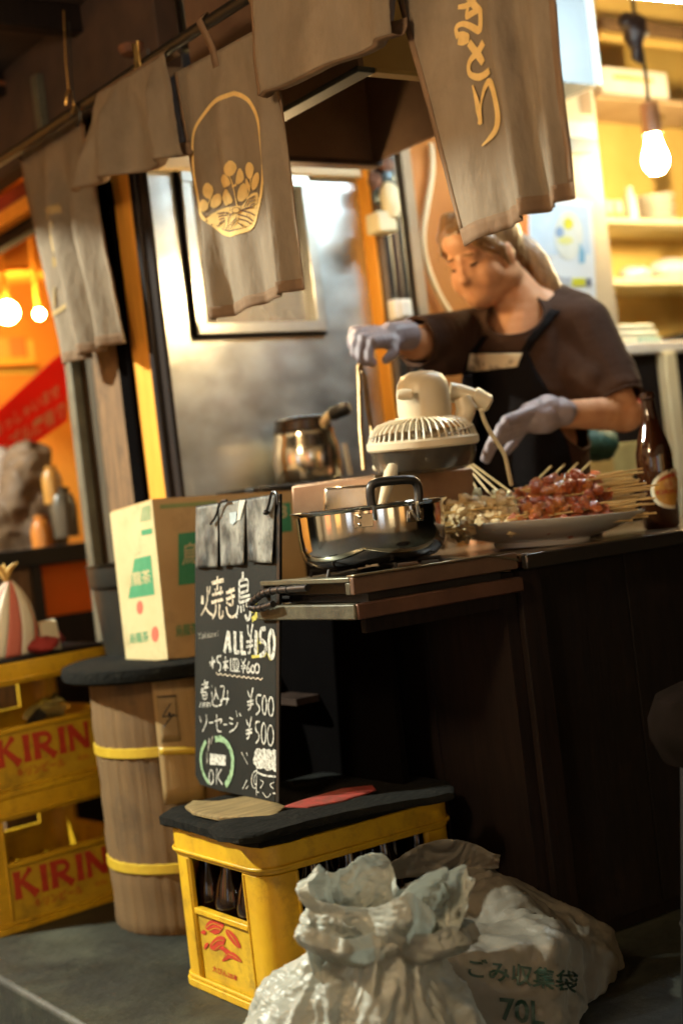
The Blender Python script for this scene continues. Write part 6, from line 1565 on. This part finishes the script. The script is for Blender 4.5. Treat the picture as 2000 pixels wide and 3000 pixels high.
# ------------------------------------------------------------------ street lamp, and an added unseen fill lantern (they light the front of the stall)
SL = V((-1.3, 4.6, 3.1))
sl = thing('street_lamp', 'greenish white street lamp on a pole across the alley', 'street lamp', (SL.x - .3, SL.y, -.14))
MB().tube([(SL.x - .3, SL.y, -.14), (SL.x - .3, SL.y, 3.2), (SL.x - .25, SL.y, 3.3), (SL.x, SL.y, 3.32)], .035, 12).build('pole', m_post, sl)
MB().lathe([(.02, .34), (.10, .30), (.20, .22), (.205, .20), (.19, .20), (.03, .29)], Matrix.Translation(SL), 24).build('shade', m_post, sl)
MB().ball(SL + V((0, 0, .22)), .05, (1, 1, 1.3), 12).build('bulb', M('mercury bulb', (.9, 1, .95), .3, emit=30, ecol=(.85, 1, .9), var=0), sl)
lamp('lamp_light', SL + V((0, 0, .10)), (.97, 1.0, .86), 480, sl, .06)
LN = V((0.0, 1.5, 2.02))
ln_ = thing('fill_lantern', 'added warm fill lantern hanging out of view', 'lantern', LN)
MB().lathe([(.06, -.2), (.15, -.15), (.18, 0), (.15, .15), (.06, .2)], Matrix.Translation(LN), 24).build('paper', M('fill lantern paper', (1, .7, .4), .7, emit=2.0, ecol=(1, .6, .28), var=0), ln_)
MB().tube([LN + V((0, 0, .19)), LN + V((0, 0, 1.0))], .006, 6).build('cord', m_black, ln_)
lamp('lamp_light', LN + V((0, .0, -.26)), (1.0, .72, .42), 22, ln_, .12)  # made-up warm fill, mainly for the curtains

# shop fronts across the alley, behind the viewer (they show only as reflections)
ow_ = MB().box((-4.0, -3.4, -.14), (6.0, -3.2, 3.2)).build('opposite_wall', m_tan); tag(ow_, 'tan plaster shop front across the alley', 'wall')
ox_ = MB().box((-4.2, -3.2, -.14), (-4.0, 6.0, 3.2)).build('opposite_wall', m_tan); tag(ox_, 'tan plaster shop front along the alley', 'wall')
PAL = [((1, .62, .28), 5), ((1, .30, .12), 3), ((.75, .85, 1), 5), ((1, .75, .4), 6), ((1, .5, .15), 4)]
for k, x in enumerate((-3.4, -2.0, -.6, .9, 2.6)):
    c_, e_ = PAL[k]
    MB().box((x, -3.195, .5), (x + .8, -3.185, 1.9)).build('window', M('lit shop window', c_, .3, emit=e_ * .13, ecol=c_, var=0), ow_)
for k, y in enumerate((-2.4, -.6, 1.2, 2.9)):
    c_, e_ = PAL[(k * 2) % 5]
    MB().box((-3.995, y, .5), (-3.985, y + .8, 1.9)).build('window', M('lit shop window', c_, .3, emit=e_ * .13, ecol=c_, var=0), ox_)
# ------------------------------------------------------------------ the cook
D0 = 3.5
def P(px, py, d=D0): return at(px, py, d)
cook = thing('person', 'cook in brown T-shirt, dark apron and lilac gloves holding tongs over the grill', 'person', V((P(1500, 1300).x, P(1500, 1300).y, 0)))
m_skin = M('skin', (.62, .33, .17), .5, col2=(.52, .23, .105), scale=16, bump=.12, bscale=160, spec=.4, rvar=.1)
m_hair = M('brown hair', (.30, .155, .05), .42, col2=(.12, .055, .02), scale=40, bump=.7, bscale=30, stretch=(3, 3, .6))
m_shirt = M('brown T-shirt', (.075, .040, .026), .9, spec=.12, col2=(.04, .022, .015), scale=5, bump=.3, bscale=90)
m_apron = M('black apron', (.010, .008, .008), .9, spec=.08, var=.3, bump=.2)
m_glove = M('lilac rubber glove', (.30, .25, .27), .5, col2=(.22, .18, .20), scale=20, bump=.6, bscale=45)
def cap(mb, a, b, ra, rb, n=7):
    a = V(a); b = V(b)
    for i in range(n + 1):
        t = i / n; mb.ball(a + (b - a) * t, ra + (rb - ra) * t, (1, 1, 1), 10)
    return mb
# head frame
hc_ = P(1416, 752, 3.50)
hf = (CR * -.70 + CU * -.40 - FWD * .60).normalized()          # face direction
hs = (hf.cross(CU * 1.0 + CR * -.16)).normalized()             # her left... side axis
hu = hs.cross(hf).normalized()
HT = Matrix(((hf.x, hs.x, hu.x, hc_.x), (hf.y, hs.y, hu.y, hc_.y), (hf.z, hs.z, hu.z, hc_.z), (0, 0, 0, 1)))
def H(f, s_, u): return HT @ V((f, s_, u))
HR = HT.to_3x3().to_4x4()
bd = MB()
def hb(f, s_, u, r_, sc=(1, 1, 1)): bd.ball(H(f, s_, u), r_, sc, 14, HR)
hb(-.008, 0, .028, .092, (1.02, .84, .98)); hb(.016, 0, -.032, .080, (.95, .93, 1.05)); hb(.036, 0, -.078, .052, (1, 1.15, .8)); hb(.058, 0, -.097, .023, (1, 1.3, .8)); hb(.012, 0, -.095, .045, (1.1, 1.1, .6))
for sg in (-1, 1):
    hb(.044, .040 * sg, -.038, .041, (.9, .95, 1.1)); hb(.002, .052 * sg, -.058, .042, (1.2, .72, 1)); hb(.072, .030 * sg, .018, .016, (.7, 1.6, .7)); hb(.066, .030 * sg, -.004, .015, (.8, 1.3, .8))
    hb(-.006, .078 * sg, -.012, .024, (.75, .35, 1.25)); hb(.0, .076 * sg, -.036, .011, (.9, .6, 1))
hb(.078, 0, .010, .015, (.8, 1, 1.6)); hb(.086, 0, -.018, .012, (1, 1.1, 1.5)); hb(.091, 0, -.036, .0120, (1, 1.3, .9)); hb(.083, .012, -.040, .008); hb(.083, -.012, -.040, .008)
hb(.072, 0, -.064, .020, (.8, 1.5, .9)); hb(.083, 0, -.0635, .006, (.8, 2.4, .7)); hb(.082, 0, -.072, .007, (.8, 2.0, .8)); hb(.070, 0, -.090, .018, (1, 1.2, .8)); hb(.06, 0, .055, .05, (.6, 1.1, .8))
nb = P(1535, 905, 3.53)
cap(bd, H(-.020, 0, -.055), nb, .060, .068, 6)
cap(bd, nb, P(1600, 930, 3.54), .066, .07, 3); cap(bd, nb, P(1520, 1060, 3.53), .07, .10, 5)
cap(bd, P(1540, 1000, 3.55), P(1560, 1500, 3.55), .10, .13, 10)
sL = P(1722, 965, 3.47); eL = P(1822, 1212, 3.40); wL = P(1600, 1214, 3.28); hL = P(1455, 1262, 3.24)
sR = P(1372, 985, 3.60); eR = P(1215, 1005, 3.42); wR = P(1150, 990, 3.34)
cap(bd, P(1600, 980, 3.54), sL, .08, .058, 4); cap(bd, sL, eL, .054, .044, 8); cap(bd, eL, wL, .044, .030, 10); bd.ball(eL + CR * .004, .046, (1, 1, 1), 10)
cap(bd, P(1480, 1000, 3.56), sR, .08, .058, 4); cap(bd, sR, eR, .054, .042, 8); cap(bd, eR, wR, .040, .029, 6)
# legs down to the floor behind the counter
for dx in (-.09, .09):
    b0_ = P(1560, 1500, 3.55) + CR * dx; b0_ = V((b0_.x, b0_.y, b0_.z)); kn = V((b0_.x, b0_.y, .45)); ft = V((b0_.x, b0_.y, .07))
    cap(bd, b0_, kn, .085, .06, 8); cap(bd, kn, ft, .055, .042, 8); cap(bd, ft, ft + V((-.10, -.13, -.03)), .042, .034, 4)
remeshed(bd, .0055, 3).build('body', m_skin, cook, ang=180)
# face details
fdm = MB()
for sg in (-1, 1):
    pts = [H(.0825 - abs(t) * .010 - (t + .0) * .0 , .030 * sg + .017 * t * sg, -.005 + .003 * abs(t)) for t in (-1, -.5, 0, .5, 1)]
    fdm.tube(pts, [.001, .0026, .003, .0026, .001], 6)
fdm.build('eyelashes', m_apron, cook)
ebm = MB()
for sg in (-1, 1):
    ebm.tube([H(.0865 - abs(t + .2) * .011, .031 * sg + .022 * t * sg, .022 - .004 * t) for t in (-1, -.5, 0, .5, 1)], [.0018, .0034, .0034, .0028, .001], 6)
ebm.build('eyebrows', m_hair, cook)
MB().tube([H(.0845 - .011 * abs(t), .018 * t, -.068 + .002 * abs(t)) for t in (-1, -.6, 0, .6, 1)], [.001, .0034, .0046, .0034, .001], 8).build('lips', M('lips', (.58, .20, .13), .4, var=.1), cook)
# hair : cap over the skull, hairline above the brow, pony tail to the right
hr = MB()
hr.ball(H(-.022, 0, .036), .100, (1.0, .86, .98), 16, HR); hr.ball(H(.030, 0, .078), .055, (1.0, 1.25, .55), 12, HR); hr.ball(H(-.06, 0, -.01), .065, (.9, 1.0, 1.1), 12, HR)
for sg in (-1, 1):
    cap(hr, H(.052, .052 * sg, .052), H(.018, .076 * sg, .01), .024, .015, 4); cap(hr, H(.018, .076 * sg, .01), H(.006, .079 * sg, -.045), .012, .004, 4)
cap(hr, P(1318, 655, 3.50), P(1300, 700, 3.50), .028, .020, 4); cap(hr, P(1300, 700, 3.50), P(1294, 745, 3.49), .018, .008, 4)
cap(hr, P(1470, 690, 3.46), P(1482, 760, 3.455), .012, .006, 4)
tp_ = [P(1512, 705, 3.56), P(1540, 728, 3.56), P(1566, 765, 3.55), P(1592, 808, 3.54), P(1618, 845, 3.53), P(1650, 880, 3.52)]
rr_ = [.026, .030, .032, .030, .023, .010]
for a, b, ra, rb in zip(tp_, tp_[1:], rr_, rr_[1:]): cap(hr, a, b, ra, rb, 4)
hm = remeshed(hr, .0045, 1)
hm.v = [p + (p - hc_).normalized() * (.0045 * noise.noise(V(((p - hc_).dot(hs) * 90, (p - hc_).dot(hf) * 30, (p - hc_).dot(hu) * 22))) ) for p in hm.v]
hm.build('hair', m_hair, cook, ang=180)
fly = MB(); rr2 = random.Random(5)
for k in range(46):
    i_ = rr2.random(); a = tp_[0] + (tp_[-1] - tp_[0]) * i_ + V((rr2.gauss(0, .012), rr2.gauss(0, .012), rr2.gauss(0, .012)))
    d_ = (tp_[-1] - tp_[0]).normalized() + V((rr2.gauss(0, .22), rr2.gauss(0, .22), rr2.gauss(0, .22)))
    fly.tube([a, a + d_ * .03, a + d_ * .06 - V((0, 0, .010))], [.0011, .0010, .0004], 4)
for k in range(26):
    a = H(rr2.uniform(.0, .075), rr2.choice((-1, 1)) * rr2.uniform(.045, .08), rr2.uniform(.02, .07)); d_ = V((rr2.gauss(0, .6), rr2.gauss(0, .6), -1))
    fly.tube([a, a + d_ * .015, a + d_ * .034], [.0010, .0009, .0004], 4)
tag(fly.build('loose_hair', m_hair, cook, ang=180), kind='stuff')
# T-shirt
ts = MB()
cap(ts, P(1530, 1010, 3.535), P(1550, 1160, 3.54), .128, .142, 5); cap(ts, P(1550, 1160, 3.54), P(1560, 1480, 3.55), .142, .150, 8)
cap(ts, P(1600, 955, 3.54), P(1708, 958, 3.48), .082, .074, 5); cap(ts, P(1500, 985, 3.57), P(1372, 988, 3.60), .085, .072, 5)
cap(ts, P(1625, 898, 3.56), P(1690, 930, 3.50), .056, .064, 3)
cap(ts, P(1708, 958, 3.48), P(1795, 1148, 3.42), .074, .072, 8); cap(ts, P(1668, 1040, 3.48), P(1735, 1120, 3.42), .06, .06, 4)
cap(ts, P(1372, 988, 3.60), P(1228, 1000, 3.44), .070, .062, 7); cap(ts, P(1350, 1040, 3.56), P(1280, 1050, 3.48), .05, .045, 4)
mt = remeshed(ts, .007, 3)
nbv = P(1490, 945, 3.47)
def wrk(p):
    q = p * 9
    a = noise.noise(V((q.x * .6, q.y * .6, q.z * 2.2))) * .009 + (crease(q * .55, V((3, 1, 7))) - .35) * .018 + (crease(q * 1.3, V((9, 1, 2))) - .3) * .006
    return max(a, -.002)
cc = P(1540, 1150, 3.58)
mt.v = [p + (p - V((cc.x, cc.y, p.z))).normalized() * wrk(p) for p in mt.v]
# open neckline and sleeve ends
nk = P(1478, 935, 3.42)
def keep(c):
    if (c - P(1508, 925, 3.46)).length < .072 : return False
    return True
e1 = P(1795, 1148, 3.42); ax1 = (P(1795, 1148, 3.42) - P(1708, 958, 3.48)).normalized()
e2 = P(1228, 1000, 3.44); ax2 = (e2 - P(1372, 988, 3.60)).normalized()
def keep2(c):
    if not keep(c): return False
    if (c - e1).length < .16 and (c - e1).dot(ax1) > .022: return False
    if (c - e2).length < .16 and (c - e2).dot(ax2) > .012: return False
    return True
mt.f = [f for f in mt.f if keep2(sum((mt.v[i] for i in f), V((0, 0, 0))) / len(f))]
# even out the cut edges, then sew a round hem along each
bm_ = bmesh.new(); vv = [bm_.verts.new(p) for p in mt.v]
for f in mt.f: bm_.faces.new([vv[i] for i in f])
bmesh.ops.delete(bm_, geom=[v for v in bm_.verts if not v.link_faces], context='VERTS')
edge = {}
for e in bm_.edges:
    if e.is_boundary:
        for x, y in ((e.verts[0], e.verts[1]), (e.verts[1], e.verts[0])): edge.setdefault(x, []).append(y)
loops = []; seen = set()
for v in edge:
    if v in seen: continue
    lp_ = [v]; seen.add(v); cur = v
    while True:
        nx = [w_ for w_ in edge[cur] if w_ not in seen]
        if not nx: break
        cur = nx[0]; seen.add(cur); lp_.append(cur)
    if len(lp_) > 12: loops.append(lp_)
hems = []
for lp_ in loops:
    for _ in range(14):
        n_ = [(lp_[i - 1].co + lp_[i].co * 2 + lp_[(i + 1) % len(lp_)].co) / 4 for i in range(len(lp_))]
        for v, c in zip(lp_, n_): v.co = c
    hems.append([v.co.copy() for v in lp_])
bm_.verts.index_update()
mt.v = [v.co.copy() for v in bm_.verts]; mt.f = [tuple(v.index for v in f.verts) for f in bm_.faces]; bm_.free()
mt.build('shirt', m_shirt, cook, solid=.003, ang=180)
for h_ in hems: MB().tube(h_[::2] + [h_[0]], .0048, 8).build('shirt_hem', m_shirt, cook)
bvS = BVHTree.FromPolygons(mt.v, mt.f)
def on_shirt(px, py, out=.007):
    r_ = ray(px, py).normalized(); h = bvS.ray_cast(CAM, r_)
    return (h[0] - r_ * out) if h[0] is not None else at(px, py, 3.40)
def quadsheet(name, l, r_, mat, out, nu=24, nv=30):
    def lerp(pl, t):
        t *= len(pl) - 1; i = min(int(t), len(pl) - 2); f = t - i
        return (pl[i][0] * (1 - f) + pl[i + 1][0] * f, pl[i][1] * (1 - f) + pl[i + 1][1] * f)
    def fn(u, v):
        a = lerp(l, v); b = lerp(r_, v); return on_shirt(a[0] + (b[0] - a[0]) * u, a[1] + (b[1] - a[1]) * u, out)
    return MB().grid(fn, nu, nv).build(name, mat, cook, solid=.002, ang=180)
quadsheet('apron', [(1375, 1030), (1352, 1110), (1345, 1200), (1350, 1440)], [(1545, 1030), (1565, 1080), (1640, 1200), (1690, 1430)], m_apron, .010)
quadsheet('apron_strap', [(1412, 985), (1376, 1032)], [(1428, 985), (1394, 1032)], m_apron, .010, 4, 8)
quadsheet('apron_strap', [(1610, 905), (1545, 990), (1520, 1036)], [(1640, 910), (1568, 1000), (1545, 1036)], m_apron, .009, 4, 14)
quadsheet('name_print', [(1376, 1036), (1366, 1092)], [(1530, 1034), (1514, 1074)], M('cream chest print', (.70, .58, .38), .7, col2=(.3, .22, .14), scale=26, thresh=(.38, .48)), .014, 20, 8)
# gloves : palm and five fingers each
def glove(wr, mid, pdir, fdirs, curl, sidev, lab, roll=1.0, fl=(.058, .066, .062, .048)):
    g = MB(); f0 = (mid - wr).normalized(); s_ = (sidev - f0 * sidev.dot(f0)).normalized(); n = f0.cross(s_)
    cap(g, wr - f0 * .045, wr + f0 * .005, .038, .034, 5)
    kn = []
    for k in range(4):
        o_ = s_ * ((k - 1.5) * .021); a = wr + f0 * .008 + o_ * .6; b = mid + o_ + f0 * (.004 if k in (1, 2) else -.004)
        cap(g, a, b, .020, .0155, 6); kn.append(b)
    for k in range(4):
        d = f0.copy(); p = kn[k]; r0 = .0118
        for j in range(3):
            tv = (pdir * .25 - f0 * .9).normalized() if (lab == 'r' and j == 2) else pdir
            d = (d * math.cos(curl[j]) + tv * math.sin(curl[j])).normalized() if j else (d * math.cos(curl[0]) + pdir * math.sin(curl[0])).normalized()
            L_ = fl[k] * (.45, .32, .25)[j]; q = p + d * L_
            cap(g, p, q, r0, r0 * .92, 4); p = q; r0 *= .92
    t0 = wr + f0 * .025 - s_ * .030; t1 = t0 + (f0 * .6 - s_ * .45 + pdir * .65).normalized() * .036; t2 = t1 + (f0 * .8 + pdir * .6 + s_ * .15).normalized() * .030
    cap(g, t0, t1, .016, .0125, 4); cap(g, t1, t2, .0122, .0105, 4)
    r_ = remeshed(g, .0036, 2)
    r_.v = [p + noise.noise_vector(p * 55) * .0016 for p in r_.v]
    return r_.build('glove', m_glove, cook, ang=180)
glove(P(1150, 985, 3.34), P(1060, 988, 3.27), (CU * -.95 + CR * .12 - FWD * .05).normalized(), None, (1.0, 1.0, 1.2), (FWD * 1.0 + CU * .45), 'r')
cap_g = MB(); cap(cap_g, P(1640, 1208, 3.30), P(1560, 1222, 3.27), .037, .040, 6)
rg = remeshed(cap_g, .005, 1); rg.v = [p + (crease(p * 16, V((1, 2, 3))) - .3) * .012 * (p - P(1600, 1215, 3.285)).normalized() for p in rg.v]
rg.build('glove_cuff', m_glove, cook, ang=180)
glove(P(1560, 1222, 3.27), P(1470, 1262, 3.23), (CU * -.8 + FWD * .4).normalized(), None, (.5, .6, .5), (CU * .5 - FWD * .85), 'l')
# tongs in her right hand
tg = thing('tongs', 'long steel cooking tongs held in the gloved hand', 'tongs', P(1065, 1090, 3.24))
m_tong = M('greasy tong steel', (.45, .28, .12), .3, .8, col2=(.2, .12, .06), scale=20)
tp0 = P(1048, 1075, 3.23); tp1 = P(1066, 1378, 3.16); tq0 = P(1058, 1075, 3.24); tq1 = P(1092, 1290, 3.18)
MB().tube([tp0, P(1052, 1110, 3.225), P(1056, 1250, 3.19), tp1], [.0035, .0055, .006, .005], 8).build('arm', m_tong, tg)
MB().tube([tq0, P(1068, 1110, 3.23), P(1078, 1200, 3.21), tq1], [.0035, .0055, .006, .005], 8).build('arm', m_tong, tg)
MB().ball(tp0 * .5 + tq0 * .5, .008, (1, 1, 1), 8).build('hinge', m_tong, tg)
